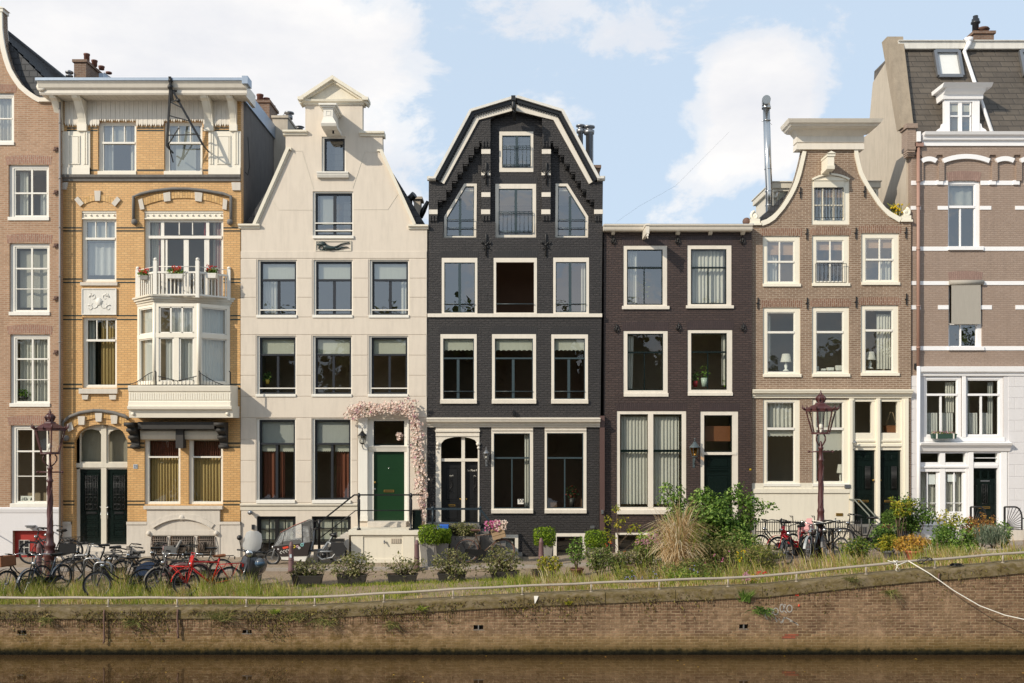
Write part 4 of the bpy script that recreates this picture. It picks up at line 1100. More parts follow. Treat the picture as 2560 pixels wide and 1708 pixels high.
mb=MB();mb.box(C.x(880),C.x(1340),Y-.5,Y+.0,C.z(178),C.z(135));mb.box(C.x(1095),C.x(1140),Y-.3,Y,C.z(295),C.z(150));h.part('bay_beam',mb,STONEK)
for a in (835,1375):
    mb=MB();xm=C.x(a)
    mb.xprof([(Y,C.z(300)),(Y-.12,C.z(295)),(Y-.1,C.z(262)),(Y-.26,C.z(240)),(Y-.24,C.z(215)),(Y-.42,C.z(195)),(Y-.42,C.z(172)),(Y-.62,C.z(158)),(Y-.64,C.z(140)),(Y,C.z(138))],xm-.12,xm+.12)
    for yy,pj in ((285,.12),(228,.27),(185,.44),(150,.64)):mb.tube([(xm-.15,Y-pj+.03,C.z(yy)),(xm+.15,Y-pj+.03,C.z(yy))],.06,8)
    h.part('carved_corbel',mb,STONEK)
mb=MB();zi=b1.z(1284)
for x0,x1,hh in ((X0+.02,fx0+.05,.38),(fx0+.12,fx1-.05,.3),(fx1+.05,X1-.02,.4)):
    for yy in (yb2+.08,):
        mb.tube([(x0,yy,zi+.02),(x1,yy,zi+.02)],.014,6)
        P=[(x0+(x1-x0)*k/10,yy,zi+(hh*(1-math.sin(math.pi*(k/10)*.5)) if x0>fx1 else hh*math.sin(math.pi*(k/10)*.5)**2+.06 if x1<fx0+.1 else hh*(.5+.5*abs(2*k/10-1)))) for k in range(11)]
        mb.tube(P,.013,6)
        for k in range(1,10):mb.tube([(P[k][0],yy,zi+.02),(P[k][0]+.02,yy-.03,(zi+P[k][2])/2),(P[k][0],yy,P[k][2])],.007,4)
for xx in (fx0+.05,fx1+.05,X1-.03):mb.tube([(xx,yb2+.08,zi),(xx,yb2+.08,zi+.42),(xx-.03,yb2+.06,zi+.46)],.02,6)
h.part('bay_ironwork',mb,IRON)
# plinth in pale stone
mb=MB()
X0,X1,Z0,Z1=C.r((905,672,1352,980))
for a,b_,c_,d_ in ((371,440,745,1010),(780,905,745,1010),(1350,1475,745,1010)):
    mb.box(C.x(a),C.x(b_),Y-.06,Y+.01,-.4,C.z(c_));mb.box(C.x(a)-.0,C.x(b_),Y-.09,Y+.01,C.z(762),C.z(745))
    if a==371:h.part('stone_plinth',mb,STONE);mb=MB()
pan=[(C.x(905),-.4),(C.x(1350),-.4),(C.x(1350),C.z(668)),(C.x(905),C.z(668))]
hl=[[(C.x(a),C.z(955)),(C.x(b_),C.z(955)),(C.x(b_),C.z(832)),(C.x(a),C.z(832))] for a,b_ in gx]
mb.slab(pan,hl,Y-.08,Y+.004)
mb.box(C.x(888),C.x(1368),Y-.14,Y+.02,C.z(668),C.z(648));mb.box(C.x(920),C.x(1335),Y-.1,Y-.07,C.z(826),C.z(800))
mb.arc(C.x(945),C.x(1300),C.z(785),.3,.16,Y-.12,Y-.07);mb.arc(C.x(945),C.x(1300),C.z(785),.3,.02,Y-.16,Y-.07);mb.ball((C.x(1120),Y-.1,C.z(720)),.1,8,sy=.6)
for a in (918,1330):mb.ball((C.x(a),Y-.1,C.z(815)),.08,6)
h.part('stone_plinth',mb,STONE)
mb=MB()
for a,b_ in gx:X0,X1,Z0,Z1=C.r((a,832,b_,955));mb.box(X0-.01,X1+.01,Y+.18,Y+.2,Z0-.01,Z1+.01)
h.part('basement_glass',mb,BLACKG)
for a,b_ in gx:
    m=grille(C,a+4,b_-4,838,950,Y-.1,8 if b_-a<120 else 13,(852,866,925,940))
    xc,zc=C.x((a+b_)/2),C.z(895)
    for rr in (.05,.1,.15,.2):
        for sg in (-1,1):m.tube([(xc+sg*(rr+.04*math.sin(math.pi*k/6)),Y-.13-.05*math.sin(math.pi*k/6),C.z(866)+(C.z(925)-C.z(866))*k/6) for k in range(7)],.009,4)
    for xx in (a,b_):m.tube([(C.x(xx),Y-.1,C.z(836)),(C.x(xx),Y-.16,C.z(880)),(C.x(xx),Y-.16,C.z(930)),(C.x(xx),Y-.1,C.z(955))],.014,5)
    h.part('iron_grille',m,paint('weathered grille iron','#7d7065',.7,.3))
# front doors with fanlights
mb=MB();y=Y+.18
mb.ring(dx0-.003,dx1+.003,-.3,C.z(150),(.1,.03,0,0),y,y+.12)
fan=[(C.x(478),C.z(380)),(C.x(607),C.z(380)),(C.x(607),C.z(215)),(C.x(592),C.z(188)),(C.x(545),C.z(178)),(C.x(500),C.z(185)),(C.x(478),C.z(205))]
fan2=[(C.x(650),C.z(380)),(C.x(776),C.z(380)),(C.x(776),C.z(200)),(C.x(745),C.z(182)),(C.x(690),C.z(182)),(C.x(660),C.z(195)),(C.x(650),C.z(215))]
tp=[(dx0-.003,C.z(425)),(dx1+.003,C.z(425))]+[(x,z+.003) for x,z in arcp[::-1]]
mb.slab(tp,[fan,fan2],y,y+.1)
mb.box(C.x(608),C.x(640),y-.04,y+.12,-.1,C.z(160));mb.box(dx0,dx1,y-.05,y+.1,C.z(415),C.z(388));mb.ball((C.x(622),y-.03,C.z(160)),.07,6)
po=h.part('door_frame',mb,CREAMD)
for f_ in (fan,fan2):m=MB();m.quad([(a,y+.06,b_) for a,b_ in f_]);m.build('fanlight',GLASSR,po)
m=MB();m.box(dx0,dx1,y+.3,y+.32,C.z(385),C.z(150));m.build('fanlight_blind',SIDEW,po)
for a,b_ in ((467,610),(640,776)):
    d=door(h,C,(a,425,b_,886),BLACKG,setb=.22,panels=[(a+30,445,b_-18,690),(a+38,705,b_-26,745),(a+38,755,b_-26,795),(a+38,800,b_-26,845)],letter=(a+45,688,b_-35,702),name='door',knobmat=BLACK)
    m=grille(C,a+42,b_-28,462,675,Y+.18,7,(470,515,580,640,672))
    for zz in (492,548,610,655):
        for k in range(3):xx=C.x(a+52+k*26);m.tube([(xx+.05*math.cos(t_*.7),Y+.17,C.z(zz)+.07*math.sin(t_*.7)) for t_ in range(9)],.007,4,True)
    m.build('door_ironwork',IRON,d)
    k=MB();k.ball((C.x(604 if a<600 else 646),Y+.17,C.z(660)),.03,8);k.tube([(C.x(604 if a<600 else 646),Y+.17,C.z(690)),(C.x(604 if a<600 else 646),Y+.17,C.z(730))],.012,6);k.build('handle',CHROME,d)
mb=MB();mb.box(dx0-.1,dx1+.1,Y-.35,Y+.3,-.3,C.z(890));mb.box(dx0-.25,dx1+.25,Y-.6,Y-.35,-.3,C.z(915));h.part('door_step',mb,STONE)
mb=MB();mb.box(C.x(818),C.x(843),Y-.02,Y+.01,C.z(420),C.z(395));
for i,st in enumerate(([(0,1),(1,1),(.4,.55),(1,.3),(.6,0),(0,.05)],[(.2,.8),(.6,1),(.6,0)])):mb.tube([(C.x(822+i*11)+u*.045,Y-.024,C.z(415)+v*.08) for u,v in st],.007,4,mi=1)
h.part('house_number',mb,[paint('pale enamel','#b5bcc4',.4),BLACK])
# chimneys on the flat roof
y5=Y+4.6;c5=Conv(0,0,S,y5)
pot_chimney(h,'chimney',c5,(453,366,527,520),y5,y5+1.7,[(510,y5+.3,.1,312),(533,y5+.65,.1,330),(553,y5+1.0,.1,345),(572,y5+1.4,.1,358)],potmat=TERRAD)
mb=MB();mb.box(c5.x(578),c5.x(612),y5+.4,y5+1.1,c5.z(510),c5.z(425));mb.tube([(c5.x(617),y5+.3,c5.z(510)),(c5.x(617),y5+.3,c5.z(428)),(c5.x(655),y5+.5,c5.z(455)),(c5.x(655),y5+.5,c5.z(510))],.025,6);mb.box(c5.x(625),c5.x(650),y5+.6,y5+1,c5.z(510),c5.z(450));h.part('roof_hatch',mb,ZINC)
mb=MB();mb.lathe([(.09,0),(.09,.22),(.13,.24),(.13,.28),(.07,.3),(.07,.34),(.14,.36),(.14,.42),(.02,.48)],c5.x(425),y5,c5.z(510),12);h.part('vent_pipe',mb,STEEL)
y7=Y+6.2;c7=Conv(560,180,.344388,y7)
pot_chimney(h,'chimney',c7,(195,205,330,420),y7,y7+1.3,[(210,y7+.5,.11,175),(252,y7+.2,.12,152),(285,y7+.5,.12,160),(308,y7+.9,.12,190)],potmat=TERRAD)
# ================================================================== HOUSE 3 : white stuccoed gable house
T=.344388;Y=YF;A,B,C=Conv(560,180,T,Y),Conv(560,640,T,Y),Conv(560,1000,T,Y)
h=House('white_gable_house','tall cream white stuccoed house with pediment gable and dark sash windows',Y,A.x(119),A.x(1474));H3=h
# openings: white reveals are part of the trim
def dwin(c,rect,ty,vx,cl,sill,guard=None,up=None,glass=GLASS,sb=.1):
    X0,X1,Z0,Z1=c.r(rect);e=.07
    h.holes.append([(X0-e,Z0-.03),(X1+.035,Z0-.03),(X1+.035,Z1+.045),(X0-e,Z1+.045)])
    mb=MB();mb.ring(X0-e-.003,X1+.038,Z0-.033,Z1+.048,(e+.003,.038,.048,.033),Y+.045,Y+.16);tr=h.part('window_reveal',mb,WHITE)
    w_=h.win(c,rect,.035,sb,GREYSASH,GREYSASH,.03,[(ty,.06,-.005)] if ty else [],vx,sill,cl,glass,hole=False)
    if guard:
        m=MB()
        for g in guard:m.bar((X0-.03,Y+.06,c.z(g)),(X1+.03,Y+.06,c.z(g)),.026,.034)
        m.build('guard_rail',WHITE,w_)
    return w_
dwin(A,(725,480,875,725),None,[],[],None,sb=.08,glass=GLASSR)
dwin(A,(660,877,930,1188),None,[(799,.09)],[('b',690,890,785,1100,BLINDG)],(645,1188,942,1210,.05,WHITE),(1095,1150),glass=GLASSR)
for i,x0 in enumerate((260,665,1073)):
    x1=x0+262
    cl=[('b',x0+8,48,x1-8,164,BLIND)]
    if i==0:cl+=[('c',x0+10,180,x0+120,420,CURT,.1)]
    if i==2:cl+=[('c',x1-55,180,x1-8,420,CURT,.1)]
    dwin(B,(x0,38,x1,430),172,[((x0+x1)/2-0,.085,176,425)],cl,(x0-23,428,x1+8,449,.05,WHITE),(391,),glass=GLASSR)
for i,x0 in enumerate((255,660,1068)):
    x1=x0+262
    dwin(B,(x0,590,x1,1004),716,[((x0+x1)/2,.075,720,1000)],[('b',x0+8,602,x1-8,708,BLIND)],(x0-23,1003,x1+6,1022,.05,WHITE),(960,))
for i,x0 in enumerate((253,656)):
    x1=x0+261
    cl=[('b',x0+8,155,x1-8,315,BLINDG),('s',x0+10,322,x0+115,378,BLIND),('s',x0+142,322,x1-8,380,BLIND)]
    cl+=[('c',x0+15,330,x0+112,712,CURTB,.12),('c',x0+140,330,x0+175,712,CURTB,.12)] if i==0 else [('c',x0+150,330,x1-8,712,CURTB,.12)]
    dwin(C,(x0,144,x1,728),319,[((x0+x1)/2-6,.08,322,722)],cl,(x0-16,727,x1+4,750,.07,WHITE))
dp=C.r((975,140,1340,880));h.holes.append([(dp[0],dp[2]),(dp[1],dp[2]),(dp[1],dp[3]),(dp[0],dp[3])])
h.cell(C,(237,845,520,1150));h.cell(C,(637,845,921,1055))
zb=-.45
pts=[(1150,1110),(1395,1105)]
out=[A.p(119,0)[0:1]+(zb,),(h.xb,zb),(h.xb,A.z(1112)),(A.x(1393),A.z(1112)),A.p(1152,572),A.p(1150,470),A.p(1005,470),A.p(1005,205),A.p(795,60),A.p(590,205),A.p(590,460),A.p(447,460),A.p(447,555),A.p(207,1112),(h.xa,A.z(1112))]
out=[(h.xa,zb)]+out[1:]
E=h.extra
def blk(c,a,b_,y0,y1):E.bbox(c.x(a),c.x(b_),Y-.016,Y+.01,c.z(y1),c.z(y0),.006,0)
g_=1.7
for c,ys in ((B,[23,163,302,445]),(B,[573,722,868,1020])):
    for a,b_ in ((122,236),(531,640),(936,1048),(1347,1472)) if ys[0]<100 else ((122,232),(525,636),(930,1044),(1338,1470)):
        for y0,y1 in zip(ys,ys[1:]):blk(c,a,b_,y0+g_,y1-g_)
blk(B,122,1472,445+g_,573-g_);blk(B,122,1472,1020+g_,1175-g_)
for a,b_ in ((122,232),(524,636),(926,968)):
    for y0,y1 in zip((130,286,440,597),(286,440,597,745)):blk(C,a,b_,y0+g_,y1-g_)
blk(A,122,1472,1212 if False else 1302,1355-g_)
# panels scored on the gable
def score(P,w=.012):
    E.ribbon([A.p(*q) for q in P],w,Y-.008,Y+.004,1)
score([(490,573),(568,573),(652,850)]);score([(335,905),(398,1000),(648,1000)]);score([(1112,582),(1022,582),(935,850)]);score([(1262,890),(1190,1000),(942,1000)])
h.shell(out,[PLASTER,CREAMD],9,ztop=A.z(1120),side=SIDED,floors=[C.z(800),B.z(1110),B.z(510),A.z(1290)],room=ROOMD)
mb=MB()
def cap(a,b_,y0,y1,d=.12):
    X0,X1,Z0,Z1=A.r((a,y0,b_,y1));mb.xprof([(Y+.3,Z0),(Y-d*.35,Z0),(Y-d*.5,Z0+(Z1-Z0)*.4),(Y-d,Z0+(Z1-Z0)*.55),(Y-d,Z1-.01),(Y+.3,Z1)],X0,X1)
for q_ in ((108,262,1105,1138),(1340,1484,1110,1143),(430,605,425,460),(985,1165,434,469)):mb=MB();cap(*q_);h.part('shoulder_cap',mb,PLASTERC)
mb=MB()
mb.ribbon([A.p(212,1105),A.p(458,552),A.p(492,552)],.1,Y-.1,Y+.3,side=1);mb.ribbon([A.p(212+22,1105),A.p(472,575)],.05,Y-.05,Y+.02,side=1)
h.part('gable_coping',mb,PLASTERC);mb=MB()
mb.ribbon([A.p(1395,1105),A.p(1152,570)],.1,Y-.1,Y+.3,side=-1)
mb.box(A.x(1112),A.x(1150),Y-.05,Y+.02,A.z(578),A.z(566))
h.part('gable_coping',mb,PLASTERC)
mb=MB()
X0,X1=A.x(575),A.x(1020);mb.xprof([(Y+.3,A.z(240)),(Y-.04,A.z(240)),(Y-.06,A.z(228)),(Y-.13,A.z(222)),(Y-.15,A.z(208)),(Y+.3,A.z(203))],X0,X1)
for sg,P in ((1,[(548,205),(795,42)]),(-1,[(1050,205),(795,42)])):
    P=[A.p(*q) for q in P];o_=.004 if sg>0 else 0;mb.ribbon(P,.1,Y-.24-o_,Y+.3-o_,side=sg);mb.ribbon([(x,z-.1) for x,z in P],.07,Y-.14-o_,Y+.296-o_,side=sg)
mb.prism([A.p(600,204),A.p(1000,204),A.p(795,75)],Y-.02,Y+.3)
mb.box(A.x(545),A.x(585),Y-.25,Y+.31,A.z(218),A.z(196));mb.box(A.x(1010),A.x(1054),Y-.25,Y+.31,A.z(220),A.z(198))
h.part('pediment',mb,PLASTERC)
mb=MB();HP=1.05;c2=A.at(Y-HP)
X0,X1=c2.x(708),c2.x(800);
def frust(y0,y1,r0,r1):
    vs=[(r0[0],y0,r0[2]),(r0[1],y0,r0[2]),(r0[1],y0,r0[3]),(r0[0],y0,r0[3]),(r1[0],y1,r1[2]),(r1[1],y1,r1[2]),(r1[1],y1,r1[3]),(r1[0],y1,r1[3])]
    mb.add(vs,[(0,1,2,3),(7,6,5,4),(0,4,5,1),(1,5,6,2),(2,6,7,3),(3,7,4,0)])
zt_,zm,zl=c2.z(232),c2.z(325),c2.z(385)
mb.box(X0+.05,X1-.05,Y-HP+.04,Y,zm,zt_-.15);mb.ring(X0+.12,X1-.12,zm+.06,zt_-.2,.012,Y-HP+.03,Y-HP+.05)
mb.add([(X0+.05,Y-HP+.04,zm),(X1-.05,Y-HP+.04,zm),(X1+.06,Y-HP,zl+.06),(X0-.02,Y-HP,zl+.06),(X0+.05,Y,zm),(X1-.05,Y,zm),(X1+.06,Y,zl+.06),(X0-.02,Y,zl+.06)],[(3,2,1,0),(0,1,5,4),(1,2,6,5),(2,3,7,6),(3,0,4,7)])
mb.xprof([(Y,zl+.06),(Y-HP,zl+.06),(Y-HP+.04,zl-.02),(Y-HP+.3,zl-.05),(Y,zl-.05)],X0-.02,X1+.06)
for o_,z0,z1 in ((.0,zt_-.15,zt_-.1),(.05,zt_-.1,zt_-.05),(.1,zt_-.05,zt_)):mb.box(X0+.02-o_,X1-.02+o_,Y-HP+.02-o_,Y,z0,z1)
m_=h.part('hoist_beam',mb,WHITE)
m=MB();m.tube([(c2.x(775),Y-HP*.6,zl-.05),(c2.x(775),Y-HP*.6,zl-.14)],.03,8);m.build('hook',IRON,m_)
mb=MB();X0,X1=A.x(680),A.x(907);mb.xprof([(Y+.05,A.z(772)),(Y-.1,A.z(772)),(Y-.14,A.z(755)),(Y-.16,A.z(735)),(Y+.05,A.z(730))],X0,X1);mb.box(X0,X1,Y-.17,Y+.0,A.z(742),A.z(732));h.part('attic_sill',mb,WHITE)
# relief tablet with a leaping beast
mb=MB();X0,X1,Z0,Z1=A.r((665,1226,925,1302));mb.ring(X0,X1,Z0,Z1,.025,Y-.03,Y+.02);tb=h.part('gable_tablet',mb,CREAMD)
m=MB();s_=lambda a,b_:(A.x(a),Y-.03,A.z(b_))
m.tube([s_(722,1268),s_(745,1275),s_(775,1282),s_(805,1280),s_(825,1268)],[.075,.085,.08,.06,.03],8);m.tube([s_(735,1262),s_(715,1248),s_(690,1252),s_(678,1258)],[.08,.085,.05,.02],8)
m.tube([s_(705,1245),s_(715,1236),s_(722,1242)],[.04,.03,.01],6);m.tube([s_(825,1268),s_(850,1252),s_(880,1245),s_(910,1242),s_(918,1250)],[.03,.022,.018,.015,.008],6)
m.tube([s_(800,1284),s_(830,1288),s_(860,1275),s_(890,1272),s_(908,1278)],[.05,.035,.025,.018,.01],6);m.tube([s_(740,1280),s_(715,1292),s_(695,1294)],[.04,.03,.012],6);m.tube([s_(700,1255),s_(690,1275),s_(688,1290)],[.03,.025,.01],6);m.tube([s_(770,1286),s_(745,1294),s_(725,1298)],[.04,.025,.01],6)
m.build('beast_relief',paint('black green bronze','#2b3a38',.45,.4),tb)
# doorway
mb=MB();y=Y+.12
mb.box(C.x(975),C.x(1042),Y-.04,Y+.14,C.z(880),C.z(140));mb.box(C.x(1330),C.x(1342),Y-.03,Y+.14,C.z(880),C.z(140));mb.box(C.x(1042),C.x(1083),y-.04,y+.1,C.z(880),C.z(140));mb.box(C.x(1307),C.x(1330),y-.04,y+.1,C.z(880),C.z(140))
mb.box(C.x(1083),C.x(1307),y-.03,y+.1,C.z(152),C.z(138));mb.xprof([(y+.1,C.z(376)),(y-.05,C.z(376)),(y-.1,C.z(352)),(y-.14,C.z(338)),(y+.1,C.z(328))],C.x(1050),C.x(1332))
mb.box(C.x(972),C.x(1045),Y-.07,Y,C.z(150),C.z(132));mb.box(C.x(972),C.x(1045),Y-.07,Y,C.z(878),C.z(842))
po=h.part('door_frame',mb,WHITE)
m=MB();m.quad([(C.x(1083),y+.05,C.z(328)),(C.x(1307),y+.05,C.z(328)),(C.x(1307),y+.05,C.z(150)),(C.x(1083),y+.05,C.z(150))]);m.build('fanlight',GLASS,po)
m=MB();m.ring(C.x(1083),C.x(1307),C.z(326),C.z(150),.03,y+.02,y+.08);m.build('fanlight_sash',BLACKG,po)
d=door(h,C,(1081,376,1307,880),GREENDOOR,setb=.17,letter=(1155,655,1230,672),knob=(1092,600),name='door')
m=MB();m.ball((C.x(1090),Y+.14,C.z(648)),.03,8);m.ball((C.x(1193),Y+.16,C.z(495)),.02,6);m.build('bell_and_spyhole',CHROME,d)
lantern(h,C.x(1009),0,C.z(205),C.z(380),h.root,mat=BLACK,arm=.16)
# plinth ledge and basement
mb=MB();mb.xprof([(Y+.01,C.z(775)),(Y-.03,C.z(772)),(Y-.07,C.z(765)),(Y-.07,C.z(757)),(Y+.01,C.z(750))],h.xa,C.x(968));mb.box(h.xa,C.x(968),Y-.02,Y+.01,C.z(800),C.z(775));h.part('plinth_ledge',mb,CREAMD)
for rect,nx,rows in (((238,846,519,1150),2,(940,1018,1100)),((638,846,920,1055),4,(935,1018))):
    x0,x1=rect[0],rect[2];mid=(x0+x1)/2
    vt=[(mid,.13)]+[(x0+85,.03),(x1-80,.03)] if nx==2 else [(x0+50,.03),(x0+145,.04),(x0+212,.03)]
    h.win(C,rect,.06,.08,BLACK,BLACK,.05,[(r_,.03) for r_ in rows],vt,None,[('b',x0+20,860,x1-15,1040,BLIND)],hole=False,name='basement_window')
mb=MB();mb.lathe([(.05,0),(.05,.1),(.075,.11),(.075,.16)],0,0,0,10);mb.v=[(C.x(198)+u,Y-.02-w__,C.z(815)+v) for u,v,w__ in mb.v];h.part('outside_lamp',mb,STEEL)
mb=MB();mb.bbox(C.x(203),C.x(222),Y-.06,Y,C.z(940),C.z(905));h.part('intercom',mb,GREYSASH)
# stoop
sp=MB();SD=1.25;c3=C.at(Y-SD);X0,X1=c3.x(922),c3.x(1430);zt4=c3.z(945)
zg=-.3
sp.box(X0,X1,Y-SD,Y-.02,zg,zt4-.14);sp.box(X0-.07,X1+.03,Y-SD-.08,Y-.02,zt4-.14,zt4)
for a,b_ in ((926,1010),(1298,1382)):sp.box(c3.x(a),c3.x(b_),Y-SD-.03,Y-SD+.01,zg,zt4-.14)
sp.box(X0,X1,Y-SD-.04,Y-SD+.01,zg,.12);sp.box(X0,X1,Y-SD-.025,Y-SD+.01,zt4-.2,zt4-.14)
so_=h.part('stoop',sp,[PLASTERC])
m=MB();m.bbox(C.x(1052),C.x(1330),Y-.32,Y+.1,zt4,zt4+.17,.01);n_=6;stz=zt4/n_
for k in range(1,n_):xs_=X0-.07-.27*k;m.box(xs_,xs_+.275,Y-SD-.02,Y-.06,zg,zt4-stz*k)
m.build('step',STONE,so_)
m=MB();yr=Y-SD+.02;k1,k2=c3.x(978),c3.x(1356);zr1=c3.z(690);zr2=c3.z(803)
for xx in (k1,k2):m.lathe([(.065,0),(.065,.04),(.03,.08),(.035,.3),(.045,.5),(.045,zr1-zt4-.16),(.028,zr1-zt4-.1),(.05,zr1-zt4-.04),(.05,zr1-zt4+.02),(.02,zr1-zt4+.06)],xx,yr,zt4,10)
kx=c3.x(700);kz=c3.z(885);m.bar((k1,yr,zr1),(c3.x(1445),yr,zr1),.05,.045);m.bar((c3.x(945),yr,zr1),(k1,yr,zr1),.05,.045);m.bar((kx,yr,kz),(c3.x(945),yr,zr1),.05,.045);m.bar((c3.x(640),yr,kz),(kx,yr,kz),.05,.05)
m.tube([(kx,yr,c3.z(1000)),(c3.x(955),yr,zr2),(c3.x(1345),yr,zr2)],.018,6);m.tube([(c3.x(690),yr,-.05),(c3.x(690),yr,kz-.1),(c3.x(690),yr,kz+.06)],[.045,.04,.06],10)
m.box(c3.x(1360),c3.x(1430),yr-.1,yr+.1,zt4+.005,c3.z(800)) if False else None
m.build('railing',BLACK,so_)
m=MB();m.box(c3.x(1212),c3.x(1285),Y-SD-.02,Y-SD,c3.z(1040),c3.z(1005))
for i in range(5):m.box(c3.x(1217+i*14),c3.x(1224+i*14),Y-SD-.03,Y-SD-.01,c3.z(1038),c3.z(1008))
m.build('vent_grate',SIDEW,so_)
m=MB();m.tube([(c3.x(1165),Y-SD,c3.z(1030)),(c3.x(1165),Y-SD-.09,c3.z(1030)),(c3.x(1168),Y-SD-.1,c3.z(1042))],.02,8);m.ball((c3.x(1165),Y-SD-.06,c3.z(1024)),.03,6);m.build('tap',STEEL,so_)
m=MB();m.box(c3.x(1366),c3.x(1428),yr+.05,yr+.5,zt4+.003,c3.z(800));m.build('step_bin',BLACKG,so_)
# roof behind the gable
mb=MB();apx=A.p(795,330);e1=A.p(1470,1118);e0=A.p(124,1118);k1_=A.p(1140,590);k0_=A.p(455,590)
prof=[e0,k0_,apx,k1_,e1]
mb.prism([(x,z) for x,z in prof],Y+.29,Y+8.9)
h.part('roof',mb,TILE)
y5=Y+2.2;c5=Conv(560,180,T,y5)
mb=MB();X0,X1=c5.x(1335),c5.x(1372);mb.tube([(c5.x(1340),y5,c5.z(980)),(c5.x(1345),y5,c5.z(925)),(c5.x(1385),y5-.1,c5.z(895))],.12,10);h.part('roof_cowl',mb,BLACK)
y6=Y+4.5;c6=Conv(560,180,T,y6)
mb=MB();mb.box(c6.x(1378),c6.x(1425),y6,y6+.6,c6.z(1120),c6.z(925));mb.box(c6.x(1366),c6.x(1440),y6-.08,y6+.7,c6.z(925),c6.z(908));h.part('chimney',mb,SIDEW)
mb=MB();mb.tube([(c5.x(1430),y5,c5.z(1060)),(c5.x(1445),y5,c5.z(1010)),(c5.x(1480),y5,c5.z(940))],[.06,.1,.06],8);h.part('roof_cowl',mb,BLACK)
y6=Y+4.4;c6=Conv(560,180,T,y6)
mb=MB();mb.box(c6.x(352),c6.x(462),y6,y6+2.6,c6.z(1150),c6.z(335));mb.box(c6.x(345),c6.x(468),y6-.05,y6+2.7,c6.z(335),c6.z(318));ck=h.part('chimney',mb,SIDEW)
for a,b_,t_ in ((420,.9,258),(455,.4,268),(480,1.6,300)):
    m=MB();zz=c6.z(318);H=c6.z(t_)-zz;m.lathe([(.13,0),(.13,H*.45),(.08,H*.5),(.08,H*.75),(.19,H*.8),(.17,H),(.02,H*1.05)],c6.x(a),y6+b_,zz,12);m.build('chimney_cowl',STEEL,ck)
# ================================================================== HOUSE 4 : black painted gable house
U=.318878;Y=31.94;A,B,C=Conv(1040,230,U,Y),Conv(1040,640,U,Y),Conv(1040,1000,U,Y)
h=House('black_gable_house','black painted brick house with white banded mansard gable and stepped corbels',Y,A.x(98),A.x(1452));H4=h
DSASH=paint('dark grey green sash','#39464a',.35,.1)
def frame_poly(c,P,w,y0,y1,name,mat,parent):
    """frame of width w inside a polygon (given clockwise from top left)"""
    pts=[Vector(c.p(*q)) for q in P];n=len(pts);inn=[]
    for i in range(n):
        a,b_,d=pts[i-1],pts[i],pts[(i+1)%n];e1,e2=(b_-a).normalized(),(d-b_).normalized()
        n1,n2=Vector((e1.y,-e1.x)),Vector((e2.y,-e2.x));m=(n1+n2);m=m/max(.3,m.dot(n1));inn.append(b_+m*w)
    mb=MB()
    for i in range(n):mb.prism([tuple(pts[i]),tuple(pts[(i+1)%n]),tuple(inn[(i+1)%n]),tuple(inn[i])],y0,y1)
    return mb.build(name,mat,parent),inn
RC=.24
wl=[(375,705),(475,705),(471,1140),(214,1140),(218,965)];wr=[(1097,705),(1192,705),(1355,965),(1352,1140),(1093,1140)]
stepsL=[(515,385),(497,385),(497,430),(455,430),(455,497),(412,497),(412,565),(368,565),(368,632),(325,632),(325,700),(281,700),(281,768),(237,768),(237,850),(170,850),(170,1020)]
stepsR=[(1055,385),(1075,385),(1075,428),(1118,428),(1118,493),(1163,493),(1163,563),(1205,563),(1205,630),(1250,630),(1250,697),(1293,697),(1293,765),(1336,765),(1336,845),(1398,845),(1398,1020)]
fields=[stepsL+[(213,1020),(213,1141),(472,1141),(472,1020),(513,1020)],
          [(584,215),(620,190),(755,152),(785,150),(980,200),(990,210),(985,1018),(942,1018),(942,1141),(622,1141),(622,1018),(584,1018)],
          stepsR+[(1353,1020),(1353,1141),(1092,1141),(1092,1020),(1057,1020)]]
h.holes+=[[A.p(*q) for q in f_] for f_ in fields]
backholes=[[A.p(*q) for q in wl],[A.p(*q) for q in wr]]
def swin(c,rect,inner,ty=None,vx=None,cl=(),dy=0,hole=True,glass=GLASS,fm=CREAM,vth=.085,name='window',lo=True):
    X0,X1,Z0,Z1=c.r(rect);a,b_,z_,u=c.r(inner)
    return h.win(c,rect,(a-X0,X1-b_,Z1-u,z_-Z0),-.015,fm,DSASH,.028,[(ty,.05,.0)] if ty else [],[((vx,vth,ty,rect[3]) if (ty and lo) else (vx,vth))] if vx else [],None,cl,glass,hole,dy)
g0=len(h.holes)
w1=swin(A,(653,295,920,612),(675,325,900,580),None,790,[],RC,True,GLASSR);backholes.append(h.holes.pop())
w2=swin(A,(622,708,942,1140),(648,745,915,1110),None,783,[],RC,True,GLASSR);backholes.append(h.holes.pop())
for wp,lo_ in ((wl,1),(wr,0)):
    o_,inn=frame_poly(A,wp,.085,Y+RC-.015,Y+RC+.1,'window',CREAM,h.root)
    P=[tuple(v) for v in inn];m=MB();m.quad([(x,Y+RC+.05,z) for x,z in P[::-1]]);m.build('pane',GLASSR,o_)
    m=MB();xc=A.x(342 if lo_ else 1212);zt_=A.z(820 if lo_ else 800);m.box(xc-.04,xc+.04,Y+RC+.03,Y+RC+.08,A.z(1112),zt_)
    n_=len(P)
    for i in range(n_):
        m.bar((P[i][0],Y+RC+.05,P[i][1]),(P[(i+1)%n_][0],Y+RC+.05,P[(i+1)%n_][1]),.05,.06,up=(0,1,0))
    m.build('sash',DSASH,o_)
    xs_=(235,455) if lo_ else (1112,1330)
    m=MB()
    for yy in (993,1058):m.tube([(A.x(xs_[0]),Y+RC-.06,A.z(yy)),(A.x(xs_[1]),Y+RC-.06,A.z(yy))],.013,6)
    m.build('guard_rail',DSASH,o_)
